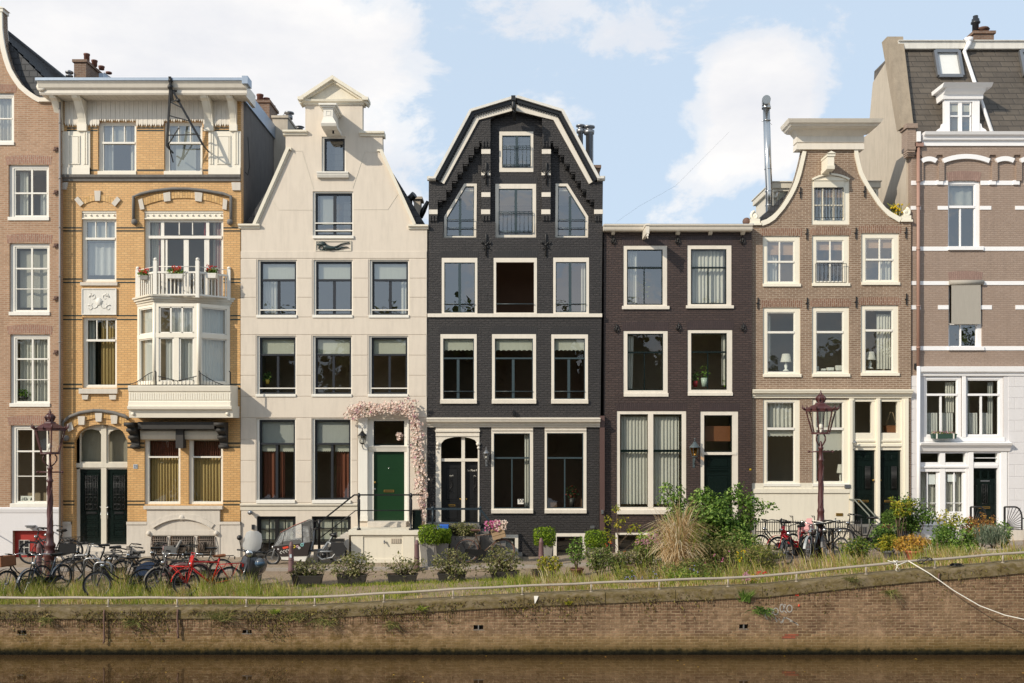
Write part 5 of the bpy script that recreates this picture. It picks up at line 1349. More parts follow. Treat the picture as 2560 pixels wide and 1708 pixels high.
def guard(w_,c,x0,x1,y0,y1,n,dy):
    m=MB();y=Y+dy-.07
    for yy in (y0,y0+14,y1-8,y1):m.tube([(c.x(x0),y,c.z(yy)),(c.x(x1),y,c.z(yy))],.011,6)
    for k in range(n+1):xx=c.x(x0)+(c.x(x1)-c.x(x0))*k/n;m.tube([(xx,y,c.z(y0)),(xx,y,c.z(y1))],.009,5)
    m.build('guard_rail',DSASH,w_)
guard(w1,A,676,899,412,566,7,RC);guard(w2,A,648,915,930,1090,8,RC)
wa=swin(B,(203,17,480,455),(222,52,462,445),None,342,[],glass=GLASSR)
wb=swin(B,(610,17,947,455),(628,50,925,445),None,None,[])
for o_ in list(wb.children):
    if o_.name.startswith(('pane','sash')):bpy.data.objects.remove(o_)
wc=swin(B,(1077,15,1355,455),(1095,48,1335,442),None,1208,[('c',1298,55,1330,430,CURT,.08)],glass=GLASSR)
for w_,a,b_ in ((wa,220,460),(wb,628,925),(wc,1092,1332)):
    m=MB();m.tube([(B.x(a),Y-.05,B.z(378)),(B.x(b_),Y-.05,B.z(378))],.014,6);m.build('guard_rail',DSASH,w_)
for r_,inn,vx in (((193,615,475,1157),(213,648,455,1122),330),((597,615,940,1157),(618,648,917,1120),762),((1062,617,1347,1157),(1083,648,1325,1122),1198)):
    w_=swin(B,r_,inn,803,vx,[('s',inn[0]+8,652,inn[2]-6,742,BLIND)])
    m=MB();m.tube([(B.x(inn[0]),Y-.04,B.z(1062)),(B.x(inn[2]),Y-.04,B.z(1062))],.012,6);m.build('guard_rail',DSASH,w_)
    m=MB();m.xprof([(Y+.01,B.z(1158)),(Y-.07,B.z(1158)),(Y-.08,B.z(1130)),(Y+.01,B.z(1124))],B.x(r_[0]-3),B.x(r_[2]+2));m.build('sill',CREAM,w_)
for r_,inn,vx,cl in (((592,215,917,888),(610,262,893,852),752,[('c',850,270,890,840,CURT,.07)]),((1010,215,1335,888),(1026,260,1312,850),1166,[])):
    w_=swin(C,r_,inn,455,vx,cl,vth=.04)
    m=MB();m.xprof([(Y+.01,C.z(888)),(Y-.07,C.z(888)),(Y-.08,C.z(862)),(Y+.01,C.z(855))],C.x(r_[0]-2),C.x(r_[2]+1));m.build('sill',CREAM,w_)
    m=MB();m.box(C.x(r_[0]+0),C.x(r_[2]),Y-.05,Y-.01,C.z(240),C.z(228));m.build('window_moulding',CREAM,w_)
for (a,b_,zs,c,hh,ri) in ((655,918,297,A,.19,.02),(622,942,706,A,.2,.02),):h.extra.arc(c.x(a)-.05,c.x(b_)+.05,c.z(zs),ri,hh,Y+RC-.004,Y+RC+.04,1)
for (a,b_,zs,c) in ((203,480,1303-1286+0,B),(610,947,17,B),(1077,1355,15,B),(193,475,615,B),(597,940,615,B),(1062,1347,617,B)):h.extra.arc(c.x(a)-.04,c.x(b_)+.04,c.z(zs)+.003,.02,.22,Y-.004,Y+.04,1)
arc4=[(195+(485-195)*i/12,345-55*math.sqrt(max(0,1-(2*i/12-1)**2))*1.0) for i in range(13)]
h.cell(C,(155,215,497,985));h.cell(C,(1078,1046,1330,1260));h.cell(C,(640,1058,800,1260))
zb=-.45
top4=[(152,690),(437,165),(785,60),(1138,165),(1422,690)]
out=[(C.x(86),zb),(C.x(1437),zb),C.p(1437,1000),A.p(1466,690),A.p(1422,690),A.p(1138,165),A.p(785,60),A.p(437,165),A.p(152,690),A.p(100,690)]
zt=A.z(720)
bk=MB();bk.slab([A.p(105,1150),A.p(1462,1150),A.p(1462,700),A.p(1415,700),A.p(1130,175),A.p(785,75),A.p(445,175),A.p(160,700),A.p(105,700)],[[(x,z) for x,z in q] for q in backholes],Y+RC,Y+.40);
E=h.extra
for (a,b_,y0,y1) in ((518,582,388,398),(993,1054,388,398)):pass
for a in (517,990):
    for y0 in (388,968):
        for k in range(3):E.box(A.x(a+2+k*24),A.x(a+16+k*24),Y-.05,Y+.0,A.z(y0+44),A.z(y0))
for P,sg in ((stepsL,1),(stepsR,-1)):
    for i in range(1,len(P)-1,2):
        x_,y_=P[i]
        for k in range(3):E.box(A.x(x_+sg*(4+0)),A.x(x_+sg*34),Y+.02+.06*k,Y+.25,A.z(y_+13+10*k),A.z(y_+4+10*k))
for a in (106,1400):
    for k in range(3):E.box(A.x(a+k*22),A.x(a+14+k*22),Y-.05,Y,A.z(1016),A.z(970))
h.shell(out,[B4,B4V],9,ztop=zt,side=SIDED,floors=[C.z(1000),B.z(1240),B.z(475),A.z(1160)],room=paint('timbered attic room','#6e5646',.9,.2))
h.part('gable_field',bk,[B4])
mb=MB()
for a,b_,y0,y1 in ((513,584,450,487),(987,1058,450,487),(513,584,622,655),(985,1056,622,655),(513,584,788,825),(985,1056,788,824),(511,582,922,960),(983,1054,922,960),(102,170,923,960),(1397,1466,922,958)):
    m=MB();X0,X1,Z0,Z1=A.r((a,y0,b_,y1));m.bbox(X0,X1,Y-.014,Y+.02,Z0,Z1);h.part('white_band',m,CREAM)
for P,sg in (([(100,690),(155,690),(437,165),(785,60)],1),([(1472,690),(1420,690),(1138,165),(785,60)],-1)):
    P=[A.p(*q) for q in P]
    m=MB();m.ribbon([P[0],(P[1][0],P[1][1]),P[2],P[3]],.085,Y-.2,Y+.4,side=-sg);h.part('gable_coping',m,OLDWHITE)
    m=MB();Q=[P[1],P[2],P[3]];m.ribbon(Q,.12,Y-.12,Y+.01,side=sg)
    for i in range(2):
        a,b_=Vector(Q[i]),Vector(Q[i+1]);L=(b_-a).length;d=(b_-a)/L;nn_=Vector((d.y,-d.x))*sg
        for k in range(int(L/.085)):
            c0=a+d*(k*.085+.02)+nn_*.12;m.bar((c0.x,Y-.06,c0.y),(c0.x+nn_.x*.05,Y-.06,c0.y+nn_.y*.05),.045,.1)
    h.part('gable_moulding',m,BLACK)
    m=MB();q1=[(178,700),(458,188),(755,100)] if sg>0 else [(1398,700),(1112,188),(785,100)]
    m.ribbon([A.p(*q) for q in q1],.2,Y-.05,Y+.02,side=sg);h.part('gable_board',m,CREAM)
mb=MB();mb.xprof([(Y,A.z(700)),(Y-.14,A.z(697)),(Y-.16,A.z(672)),(Y+.3,A.z(668))],A.x(90),A.x(156));mb.xprof([(Y,A.z(700)),(Y-.14,A.z(697)),(Y-.16,A.z(668)),(Y+.3,A.z(664))],A.x(1420),A.x(1480));h.part('shoulder_cap',mb,OLDWHITE)
mb=MB();xb_=A.x(770);mb.bar((xb_-.03,Y-.9,A.z(120)),(xb_,Y+.02,A.z(140)),.13,.16);mb.bar((xb_-.03,Y-.55,A.z(140)),(xb_+.01,Y-.0,A.z(215)),.1,.12);mb.lathe([(.03,0),(.05,.05),(.05,.22),(.02,.3)],xb_-.03,Y-.85,A.z(205),8);mb.tube([(xb_-.03,Y-.85,A.z(205)),(xb_-.02,Y-.86,A.z(225)),(xb_+.03,Y-.85,A.z(222))],.018,6);h.part('hoist_beam',mb,BLACK)
for x_,z_,c in ((550,640,A),(1022,640,A),(550,1200,A),(1018,1200,A)):anchor(h,c.x(x_),c.z(z_),.75,'lily')
mb=MB();mb.box(B.x(91),B.x(1458),Y-.06,Y+.004,B.z(481),B.z(453));h.part('white_band',mb,CREAM)
mb=MB();mb.xprof(cornice(C.z(142),C.z(214),.3,Y),C.x(88),C.x(1440));h.part('shopfront_cornice',mb,CREAM)
mb=MB();mb.bbox(B.x(757),B.x(775),Y-.14,Y,B.z(1250),B.z(1215));h.part('security_light',mb,BLACK)
# portal
mb=MB();y=Y-.02;X0,X1=C.x(155),C.x(497)
tp=[(X0,C.z(986)),(C.x(197),C.z(986))]+[C.p(*q) for q in arc4]+[(C.x(485),C.z(986)),(X1,C.z(986)),(X1,C.z(215)),(X0,C.z(215))]
mb.prism(tp,y,y+.2);mb.box(X0-.02,X1+.02,y-.05,y+.01,C.z(250),C.z(236));mb.box(X0,X1,y-.03,y+.01,C.z(285),C.z(268))
for a in (172,488):mb.ball((C.x(a),y-.01,C.z(345)),.07,6);mb.ball((C.x(a+(3 if a>300 else -3)),y-.01,C.z(375)),.05,6)
mb.box(C.x(355),C.x(382),y+.1,y+.24,C.z(986),C.z(285));mb.box(C.x(190),C.x(490),y+.09,y+.26,C.z(483),C.z(460));po=h.part('door_frame',mb,CREAM)
m=MB()
for a,b_ in ((197,355),(382,484)):m.quad([(C.x(a),y+.19,C.z(460)),(C.x(b_),y+.19,C.z(460)),(C.x(b_),y+.19,C.z(292)),(C.x(a),y+.19,C.z(292))])
m.build('fanlight',GLASS,po)
for a,b_ in ((197,355),(382,488)):
    d=door(h,C,(a,484,b_,990),BLACK,setb=.2,panels=[(a+28,530,b_-22,795),(a+28,815,b_-22,950)],letter=(250,822,305,838) if a<300 else None,knob=(346 if a<300 else 392,780),name='door')
    m=MB();n_=0
    for k in range(8):zz=C.z(620+k*14);m.tube([(C.x(a+75)+.05*math.cos(t_*.8+k),Y+.17,zz+.05*math.sin(t_*.8)) for t_ in range(8)],.006,4)
    m.build('door_ironwork',IRON,d)
    m=MB()
    def letters(txt,x0,z0,H,gap):
        G={'A':[[(0,0),(.5,1),(1,0)]],'N':[[(0,0),(0,1),(.9,0),(.9,1)]],'n':[[(0,0),(0,.6)],[(0,.5),(.4,.6),(.6,.4),(.6,0)]],'e':[[(0,.3),(.6,.35),(.4,.6),(.1,.5),(0,.2),(.3,0),(.6,.1)]],'P':[[(0,0),(.1,1),(.7,.95),(.6,.5),(.05,.5)]],'l':[[(0,1),(0,0)]],'a':[[(.6,.5),(.2,.6),(0,.3),(.2,0),(.5,.2),(.6,.6),(.65,0)]],'t':[[(.2,.9),(.2,0)],[(0,.6),(.5,.6)]],'o':[[(0,.3),(.3,.6),(.6,.3),(.3,0),(0,.3)]],'r':[[(0,0),(0,.6)],[(0,.4),(.4,.6)]],'s':[[(.5,.55),(.1,.5),(.5,.2),(0,0)]],'5':[[(.7,1),(.1,1),(.05,.55),(.6,.6),(.6,.1),(0,0)]]}
        for ch in txt:
            for st in G.get(ch,[]):m.tube([(x0+u*H*.8,Y+.185,z0+v*H) for u,v in st],H*.07,4)
            x0+=gap
    if a>300:letters('Ae Poort',C.x(398),C.z(562),.07,.042);letters('no',C.x(452),C.z(602),.05,.035)
    else:letters('not',C.x(262),C.z(602),.06,.045)
    m.build('door_lettering',WHITE,d)
lantern(h,C.x(552),0,C.z(370),C.z(520),h.root,arm=.18,mat=STEEL)
mb=MB();x_,z_=C.x(797),C.z(817);mb.box(x_,C.x(843),Y+.02,Y+.022,z_,C.z(778))
for i in range(2):mb.tube([(x_+.035+i*.085+u*.075,Y+.016,z_+.06+v*.12) for u,v in [(.75,1),(.1,1),(.05,.58),(.5,.62),(.75,.35),(.5,.02),(0,.1)]],.010,5,mi=1)
nc=solo('house_number_card',mb,[WHITE,BLACK],'white card reading 55 propped in the window of the black house','sign')
# basement lights, stoop
for rect,cl in (((640,1058,800,1262),[('b',660,1090,760,1150,CURT)]),((1078,1046,1330,1262),[])):
    h.win(C,rect,(.1,.1,.1,.0),-.02,CREAM,BLACK,.04,[],[],None,cl,hole=False,name='basement_window')
sp=MB();SD=1.05;c3=C.at(Y-SD);zt4=c3.z(985)
sp.box(C.x(90),C.x(505),Y-SD,Y-.03,-.3,zt4-.1);sp.box(C.x(88),C.x(512),Y-SD-.05,Y-.03,zt4-.1,zt4);so_=h.part('stoop',sp,STONED)
m=MB();n_=6
for k in range(1,n_):xs_=C.x(512)+.26*(k-1);m.box(xs_,xs_+.265,Y-SD-.02,Y-.06,-.3,zt4-zt4/n_*k)
m.build('step',STONED,so_)
m=MB();yr=Y-SD+.03;P0,P1=c3.x(78),c3.x(502);m.bar((P0,yr,c3.z(855)),(P1,yr,c3.z(855)),.05,.06);m.bar((P1,yr,c3.z(855)),(c3.x(625),yr,c3.z(1010)),.05,.06);m.tube([(P0,yr,c3.z(962)),(P1,yr,c3.z(962))],.016,6)
for xx in (c3.x(130),P1):m.tube([(xx,yr,zt4),(xx,yr,c3.z(858))],.03,8);m.ball((xx,yr,c3.z(848)),.055,8)
m.build('railing',paint('dark blue grey rail','#26323a',.4,.1),so_)
mb=MB();mb.box(C.x(1440),C.x(1478),Y-.06,Y+.24,-.3,C.z(125));h.part('downpipe',mb,BROWNPIPE)
mb=MB();mb.bbox(C.x(1450),C.x(1468),Y-.12,Y-.06,C.z(893),C.z(862));h.part('intercom',mb,STEEL)
mb=MB();mb.bar((C.x(1395),Y-.02,C.z(1000)),(C.x(1368),Y-.3,C.z(990)),.03);mb.box(C.x(1360),C.x(1392),Y-.36,Y-.26,C.z(998),C.z(980));h.part('outside_lamp',mb,STEEL)
mb=MB();mb.prism([A.p(104,700),A.p(160,700),A.p(442,178),A.p(785,72),A.p(1132,178),A.p(1415,700),A.p(1450,700)],Y+.29,Y+8.9);h.part('roof',mb,TILE)
y5=Y+2.5;c5=Conv(1040,230,U,y5)
for a,zt_,r_,zl in ((1290,255,.085,700),(1356,265,.11,800)):
    m=MB();zz=c5.z(zl);H=c5.z(zt_)-zz;m.lathe([(r_,0),(r_,H-.32),(r_*1.6,H-.3),(r_*1.75,H-.18),(r_*1.1,H-.16),(r_*1.1,H-.1),(r_*1.85,H-.08),(r_*1.9,H-.03),(r_*.3,H)],c5.x(a),y5,zz,14);h.part('flue_pipe',m,STEEL)
mb=MB();mb.tube([(c5.x(1385),y5+.3,c5.z(800)),(c5.x(1385),y5+.3,c5.z(300))],.05,8);h.part('flue_pipe',mb,STEEL)
pot_chimney(h,'chimney',c5,(1395,575,1440,760),y5,y5+.6,[(1420,y5+.3,.09,560)],potmat=STEEL)

# ================================================================== HOUSE 5 : dark brown, flat cornice
V=.293367;Y=32.06;A,C=Conv(1480,540,V,Y),Conv(1480,960,U,Y)
h=House('dark_brown_house','low dark brown painted brick house with flat white cornice and four upper windows',Y,A.x(101),A.x(1360));H5=h
def bwin(c,rect,inner,ty,vx,cl,sill=None,glass=GLASS,parts=None):
    X0,X1,Z0,Z1=c.r(rect);a,b_,z_,u=c.r(inner)
    return h.win(c,rect,(a-X0,X1-b_,Z1-u,z_-Z0),.01,CREAM,BLACKG,.035,[(ty,.055,.0)],[(vx,.035,ty,rect[3])] if vx else [],sill,cl,glass)
bwin(A,(268,253,640,775),(298,285,603,757),440,446,[('c',310,295,392,735,CURT,.09)],(255,768,658,796,.06,CREAM),GLASSR)
bwin(A,(813,250,1188,770),(843,282,1147,752),440,990,[('c',848,292,1142,735,CURT,.11)],(800,763,1205,789,.06,CREAM))
bwin(A,(268,980,645,1515),(302,1003,607,1487),1163,447,[('c',308,1020,362,1470,CURT,.08,.2)],(270,1510,650,1540,.04,CREAM))
bwin(A,(815,972,1195,1508),(845,998,1150,1482),1160,988,[('c',1115,1010,1145,1440,CURT,.08)],(816,1504,1198,1532,.04,CREAM))
X0,X1,Z0,Z1=C.r((195,213,738,995))
w_=h.win(C,(195,213,738,995),(.1,.14,.1,.12),.01,CREAM,BLACKG,.03,[(525,.08,.0)],[],(190,985,745,1020,.07,CREAM),[('c',235,255,435,945,CURT,.1),('c',488,255,690,945,CURT,.1)])
m=MB();m.box(C.x(440),C.x(480),Y+.0,Y+.11,Z0+.1,Z1-.08);m.build('mullion',CREAM,w_)
h.cell(C,(850,216,1145,1180));h.cell(C,(185,1170,500,1350))
for a,b_,zs in ((268,640,253),(813,1188,250),(268,645,980),(815,1197,972)):h.extra.arc(A.x(a)-.03,A.x(b_)+.03,A.z(zs)+.003,.03,.27,Y-.004,Y+.04,1)
for a,b_,zs in ((195,738,213),(850,1145,216)):h.extra.arc(C.x(a)-.03,C.x(b_)+.03,C.z(zs)+.003,.03,.24,Y-.004,Y+.04,1)
zt=A.z(90);zb=-.4
h.shell([(h.xa,zb),(h.xb,zb),(h.xb,zt),(h.xa,zt)],[B5,B5V],9,ztop=zt,side=SIDED,floors=[C.z(1060),C.z(160),A.z(870)],room=ROOMD)
mb=MB();CP=.3;c1=A.at(Y-CP);mb.xprof([(Y+.01,c1.z(122)),(Y-CP+.03,c1.z(122)),(Y-CP,c1.z(110)),(Y-CP-.02,c1.z(92)),(Y-CP-.06,c1.z(84)),(Y-CP-.07,c1.z(72)),(Y+.3,c1.z(70))],c1.x(98),c1.x(1368));h.part('cornice',mb,CREAM)
mb=MB();mb.box(h.xa,h.xb,Y-CP,Y+9,c1.z(72)+.002,c1.z(66));h.part('roof',mb,ZINC)
for a,b_ in ((165,192),(712,745),(990,1020),(1265,1297)):
    mb=MB();mb.xprof([(Y+.01,A.z(165)),(Y-.06,A.z(162)),(Y-.2,A.z(140)),(Y-.24,A.z(118)),(Y+.01,A.z(118))],A.x(a),A.x(b_));h.part('eaves_bracket',mb,CREAM)
mb=MB();HB=1.0;cb=A.at(Y-HB);mb.box(cb.x(462),cb.x(488),Y-HB,Y+.02,cb.z(150),cb.z(75));mb.xprof([(Y-HB+.02,cb.z(150)),(Y-HB-.02,cb.z(170)),(Y-HB+.1,cb.z(168)),(Y-HB+.5,cb.z(150))],cb.x(468),cb.x(482));mb.box(cb.x(457),cb.x(493),Y-HB-.03,Y,cb.z(80),cb.z(66));mb.tube([(cb.x(475),Y-HB+.05,cb.z(168)),(cb.x(478),Y-HB+.05,cb.z(190)),(cb.x(484),Y-HB+.05,cb.z(184))],.02,6);h.part('hoist_beam',mb,CREAM)
for x_,z_ in ((180,212),(728,213),(1280,213),(207,960),(735,950),(1286,955)):anchor(h,A.x(x_),A.z(z_),.3,'knot')
mb=MB();y=Y+.01;X0,X1,Z0,Z1=C.r((850,216,1145,1180));mb.ring(X0-.003,X1+.003,Z0,Z1+.003,(C.d(30),C.d(45),C.d(30),0),y,y+.14);mb.box(X0+.05,X1-.05,y-.02,y+.13,C.z(556),C.z(535));po=h.part('door_frame',mb,CREAM)
m=MB();m.quad([(C.x(880),y+.07,C.z(535)),(C.x(1100),y+.07,C.z(535)),(C.x(1100),y+.07,C.z(247)),(C.x(880),y+.07,C.z(247))]);m.build('fanlight',GLASS,po)
m=MB();m.ring(C.x(880),C.x(1100),C.z(533),C.z(247),.03,y+.05,y+.1);m.build('fanlight_sash',BLACKG,po)
m=MB();m.box(C.x(880),C.x(1100),y+.3,y+.31,C.z(450),C.z(330));m.build('fanlight_blind',LEATHER,po)
door(h,C,(880,558,1100,1180),BLACKG,setb=.09,panels=[(905,580,1078,662),(905,675,1078,690),(905,712,1078,1100)],name='door')
lantern(h,C.x(797),0,C.z(425),C.z(655),h.root,glass=AMBER,mat=paint('grey green lantern metal','#4a5457',.4),arm=.2)
h.win(C,(185,1168,500,1350),(.08,.1,.06,0),-.01,CREAM,BLACK,.03,[],[],None,[],hole=False,name='basement_window')
mb=MB();x_=h.xb-.04;mb.bbox(x_-.03,x_+.03,Y-.02,Y,C.z(678),C.z(664));h.part('yellow_tag',mb,P_YELLOW)
# ================================================================== HOUSE 6 : neck gable
V=.293367;Y=32.20;A,B,C=Conv(1860,220,V,Y),Conv(1860,640,V,Y),Conv(1860,940,V,Y)
h=House('neck_gable_house','grey brown brick neck gable house with white scrolls and cream shopfront',Y,A.x(62),A.x(1424));H6=h
IV=paint('ivory paint','#e6decb',.42,.05,.05,.06)
w_=h.win(A,(577,770,900,1165),(.08,.18,.02,.12),.03,IV,IV,.03,[(997,.035)],[(676,.04),(768,.04)],None,[('b',600,860,845,925,BLINDO),('c',600,855,845,1120,BLINDG,.1)],GLASSR)
m=MB();m.xprof([(Y+.02,A.z(850)),(Y-.0,A.z(850)),(Y-.03,A.z(800)),(Y-.06,A.z(790)),(Y+.02,A.z(775))],A.x(592),A.x(850));m.arc(A.x(582),A.x(890),A.z(790),.16,.06,Y-.07,Y+.05,n=12);m.prism([A.p(590,792),A.p(880,792),A.p(850,770),A.p(738,750),A.p(630,768)],Y-.02,Y+.05);m.build('window_pediment',IV,w_)
m=grille(A,602,842,852,1108,Y-.03,9,(852,1108));m.build('window_bars',IRON,w_)
for i,(x0,y0,x1,y1) in enumerate(((160,1262,478,0),(580,1256,897,0),(1000,1238,1322,0))):
    yb_=(262,258,248)[i];y1=1432+yb_-0
    zoff=(640-220)/V
    r_=(x0,y0,x1,zoff+yb_-22);mid=(x0+x1)/2-(12 if i==0 else 0)
    tb=(1480,1478,1462)[i]
    cl=[('b',x0+30,y0+50,x1-45,y0+(155 if i==0 else 120),BLINDO)]
    if i==0:cl+=[('c',x0+30,y0+150,x0+135,r_[3]-20,CURT,.1)]
    if i==2:cl+=[('c',x1-140,y0+230,x1-55,r_[3]-20,CURT,.1)]
    w_=h.win(A,r_,(.14,.17,.15,.06),.04,IV,WHITE,.035,[(tb,.06,-.01)],[(mid,.04)],(x0-2,r_[3]-4,x1+4,r_[3]+22,.05,IV),cl,GLASSR)
    if i==1:m=grille(A,607,870,tb+22,r_[3]-8,Y-.04,8,(tb+22,r_[3]-8));m.build('guard_rail',IRON,w_)
    h.arch(A,r_,.24,.03)
for i,(x0,y0,x1,y1,ty) in enumerate(((162,440,482,1010,650),(580,435,897,1008,648),(997,420,1318,1000,634))):
    cl=[[('c',x0+28,500,x0+80,895,CURT,.08)],[],[('c',1150,490,1268,960,CURT,.09)]][i]
    w_=h.win(B,(x0,y0,x1,y1),(.14,.17,.14,.06),.04,IV,WHITE,.035,[(ty,.07,-.01)],[],(x0-2,y1-4,x1+4,y1+22,.05,IV),cl)
    h.arch(B,(x0,y0,x1,y1),.24,.03)
for x0,x1,k in ((163,477,0),(583,893,1)):
    cl=[('c',x0+28,228,x1-45,438,CURT,.13),('s',x0+28,465,x1-45,518 if k==0 else 640,CURT)]
    h.win(C,(x0,200,x1,928),(.12,.16,.08,.08),.03,IV,WHITE,.035,[(450,.08,-.01)],[],(x0+0,916,x1+2,940,.04,WHITE),cl)
h.cell(C,(893,185,1400,1262))
zb=-.3
out=[(h.xa,zb),(h.xb,zb),A.p(1424,1125),A.p(1345,1125)]
cr=[(1340,1112),(1300,1088),(1250,1060),(1205,1025),(1165,980),(1135,935),(1105,890),(1072,840),(1040,785),(1010,725),(990,660),(975,595),(965,520)]
cl_=[(140,1138),(190,1120),(235,1090),(275,1055),(312,1012),(347,960),(380,905),(408,850),(432,790),(452,725),(470,660),(484,600),(497,540)]
h.shell([(h.xa,zb),(h.xb,zb),A.p(1424,1125),A.p(1345,1125)]+[A.p(*q) for q in cr]+[A.p(965,440),A.p(497,440)]+[A.p(*q) for q in cl_[::-1]]+[A.p(135,1150),(h.xa,A.z(1150))],[B6,B6V],9,ztop=A.z(1165),side=SIDEW,floors=[C.z(1000),C.z(150),B.z(330),A.z(1190)],room=ROOM)
for P,sg in ((cr,-1),(cl_,1)):
    m=MB();m.ribbon([A.p(*q) for q in P],[.16]*3+[.13]*7+[.12]*3,Y-.06,Y+.3,side=-sg if False else (-1 if sg<0 else 1));m.build('gable_coping',IV,h.root)
m=MB();Fz=lambda y:A.z(y)
m.box(A.x(440),A.x(1015),Y-.1,Y+.3,Fz(530),Fz(486));m.box(A.x(447),A.x(1012),Y-.07,Y+.3,Fz(486),Fz(470));m.box(A.x(440),A.x(1015),Y-.1,Y+.3,Fz(470),Fz(420))
CPJ=.55;ca=A.at(Y-CPJ);cz1,cz0=ca.z(268),A.z(420)
def crown(xl,xr):
    pr=[(0,cz0),(.03,cz0+.02),(.06,cz0+.06),(.17,cz0+.16),(.32,cz0+(cz1-cz0)*.42),(.36,cz0+(cz1-cz0)*.5),(.4,cz0+(cz1-cz0)*.52),(.44,cz0+(cz1-cz0)*.66),(.5,cz0+(cz1-cz0)*.72),(.54,cz0+(cz1-cz0)*.9),(.56,cz1)]
    vs=[]
    for p_,z in pr:vs+=[(xl-p_*.82,Y+.3,z),(xl-p_*.82,Y-.1-p_,z),(xr+p_*.82,Y-.1-p_,z),(xr+p_*.82,Y+.3,z)]
    fs=[]
    for i in range(len(pr)-1):
        for k in range(3):fs.append((i*4+k,i*4+k+1,i*4+5+k,i*4+4+k))
    n_=(len(pr)-1)*4;fs+=[(n_,n_+1,n_+2,n_+3),(3,2,1,0)]
    for i in range(len(pr)-1):fs.append((i*4+3,i*4,i*4+4,i*4+7))
    m.add(vs,fs)
crown(A.x(450),A.x(1005));h.part('gable_cornice',m,CREAM)
for xx,zz,sg in ((95,1090,1),(1382,1062,-1)):
    m=MB();X,Z=A.x(xx),A.z(zz)
    m.tube([(X+sg*(.15-.0105*k)*math.cos(1.6+k*.55),Y+.02,Z+(.15-.0105*k)*math.sin(1.6+k*.55)) for k in range(14)],[.05]*8+[.045,.04,.035,.03,.03,.025],8)
    m.lathe([(.1,0),(.1,.3)],0,0,0,14);k=len(m.v)-28;m.v[k:]=[(X+u,Y+.3-w__,Z+v) for u,v,w__ in m.v[k:]]
    m.box(X-.19,X+.19,Y-.08,Y+.3,Z-.31,Z-.24);m.box(X-.15,X+.15,Y-.04,Y+.3,Z-.24,Z-.1);h.part('gable_scroll',m,IV)
m=MB();HP=.62;ch=A.at(Y-HP)
X0,X1=ch.x(712),ch.x(768);zt_,zl=ch.z(545),ch.z(690)
m.box(X0-.02,X1+.03,Y-HP-.03,Y,zt_-.14,zt_-.06);m.prism([(X0-.04,zt_-.06),(X1+.05,zt_-.06),((X0+X1)/2,zt_+.02)],Y-HP-.06,Y);m.box(X0,X1,Y-HP,Y,zl+.1,zt_-.14);m.xprof([(Y,zl+.1),(Y-HP-.02,zl+.1),(Y-HP,zl),(Y-HP+.3,zl-.02),(Y,zl-.02)],X0-.02,X1+.02);hb=h.part('hoist_beam',m,IV)
m=MB();m.tube([(X1-.03,Y-HP*.5,zl),(X1-.03,Y-HP*.5,zl-.1),(X1+.01,Y-HP*.5,zl-.08)],.018,6);m.build('hook',IRON,hb)
for x_,z_,c in ((478,895,A),(1025,885,A),(532,1245,A),(950,1240,A),(1376,1235,A),(115,405,B),(535,405,B),(952,395,B),(1380,370,B)):anchor(h,c.x(x_),c.z(z_),.36,'bar')
m=MB();m.xprof(cornice(C.z(118),C.z(188),.22,Y),C.x(66),C.x(1422));h.part('shopfront_cornice',m,IV)
# doorway with two doors
m=MB();y=Y-.03
for a,b_ in ((893,935),(1122,1160),(1342,1400)):m.box(C.x(a),C.x(b_),y,y+.22,C.z(1262),C.z(188))
m.box(C.x(897),C.x(920),y-.04,y+.1,C.z(1262),C.z(200));m.box(C.x(1362),C.x(1396),y-.04,y+.1,C.z(1262),C.z(200));m.box(C.x(1130),C.x(1152),y-.04,y+.1,C.z(1262),C.z(200))
for a,b_ in ((935,1122),(1160,1342)):
    m.box(C.x(a)-.01,C.x(b_)+.01,y+.06,y+.2,C.z(632),C.z(485));m.box(C.x(a),C.x(b_),y+.02,y+.08,C.z(560),C.z(545));m.box(C.x(a),C.x(b_),y-.0,y+.08,C.z(600),C.z(580));m.box(C.x(a),C.x(b_),y+.05,y+.2,C.z(218),C.z(188));m.box(C.x(a),C.x(a+12),y+.06,y+.2,C.z(485),C.z(218));m.box(C.x(b_-30),C.x(b_),y+.06,y+.2,C.z(485),C.z(218))
po=h.part('door_frame',m,IV)
m=MB()
for a,b_ in ((947,1092),(1172,1312)):m.quad([(C.x(a),y+.16,C.z(485)),(C.x(b_),y+.16,C.z(485)),(C.x(b_),y+.16,C.z(218)),(C.x(a),y+.16,C.z(218))])
m.build('fanlight',GLASS,po)
for a,b_ in ((935,1115),(1160,1340)):
    mm=[(a+12,660,a+80,720),(a+92,660,b_-22,720),(a+12,765,a+70,970),(a+92,765,b_-22,970),(a+30,1010,a+80,1045),(a+95,1010,b_-25,1045),(a+30,1090,b_-25,1220)]
    d=door(h,C,(a,632,b_,1262),BLACKG,setb=.1,panels=mm,letter=(a+45,1060,b_-45,1078),knob=((b_-8) if a<1000 else a+8,890),name='door')
    m=grille(C,a+105,b_-35,770,965,Y+.06,6,(790,870,950));m.build('door_ironwork',IRON,d)
lantern(h,C.x(925),0,C.z(535),C.z(640),h.root,arm=.2,mat=STEEL)
m=MB();m.box(C.x(66),C.x(165),Y-.03,Y+.01,C.z(965),C.z(915));m.box(C.x(478),C.x(583),Y-.03,Y+.01,C.z(965),C.z(912));m.box(C.x(66),C.x(895),Y-.08,Y+.01,C.z(997),C.z(963));m.box(C.x(163),C.x(480),Y-.02,Y+.01,C.z(965),C.z(938));m.box(C.x(582),C.x(895),Y-.02,Y+.01,C.z(965),C.z(935));m.box(h.xa,C.x(893),Y-.04,Y+.008,-.3,C.z(997));h.part('plinth',m,PLASTERC)
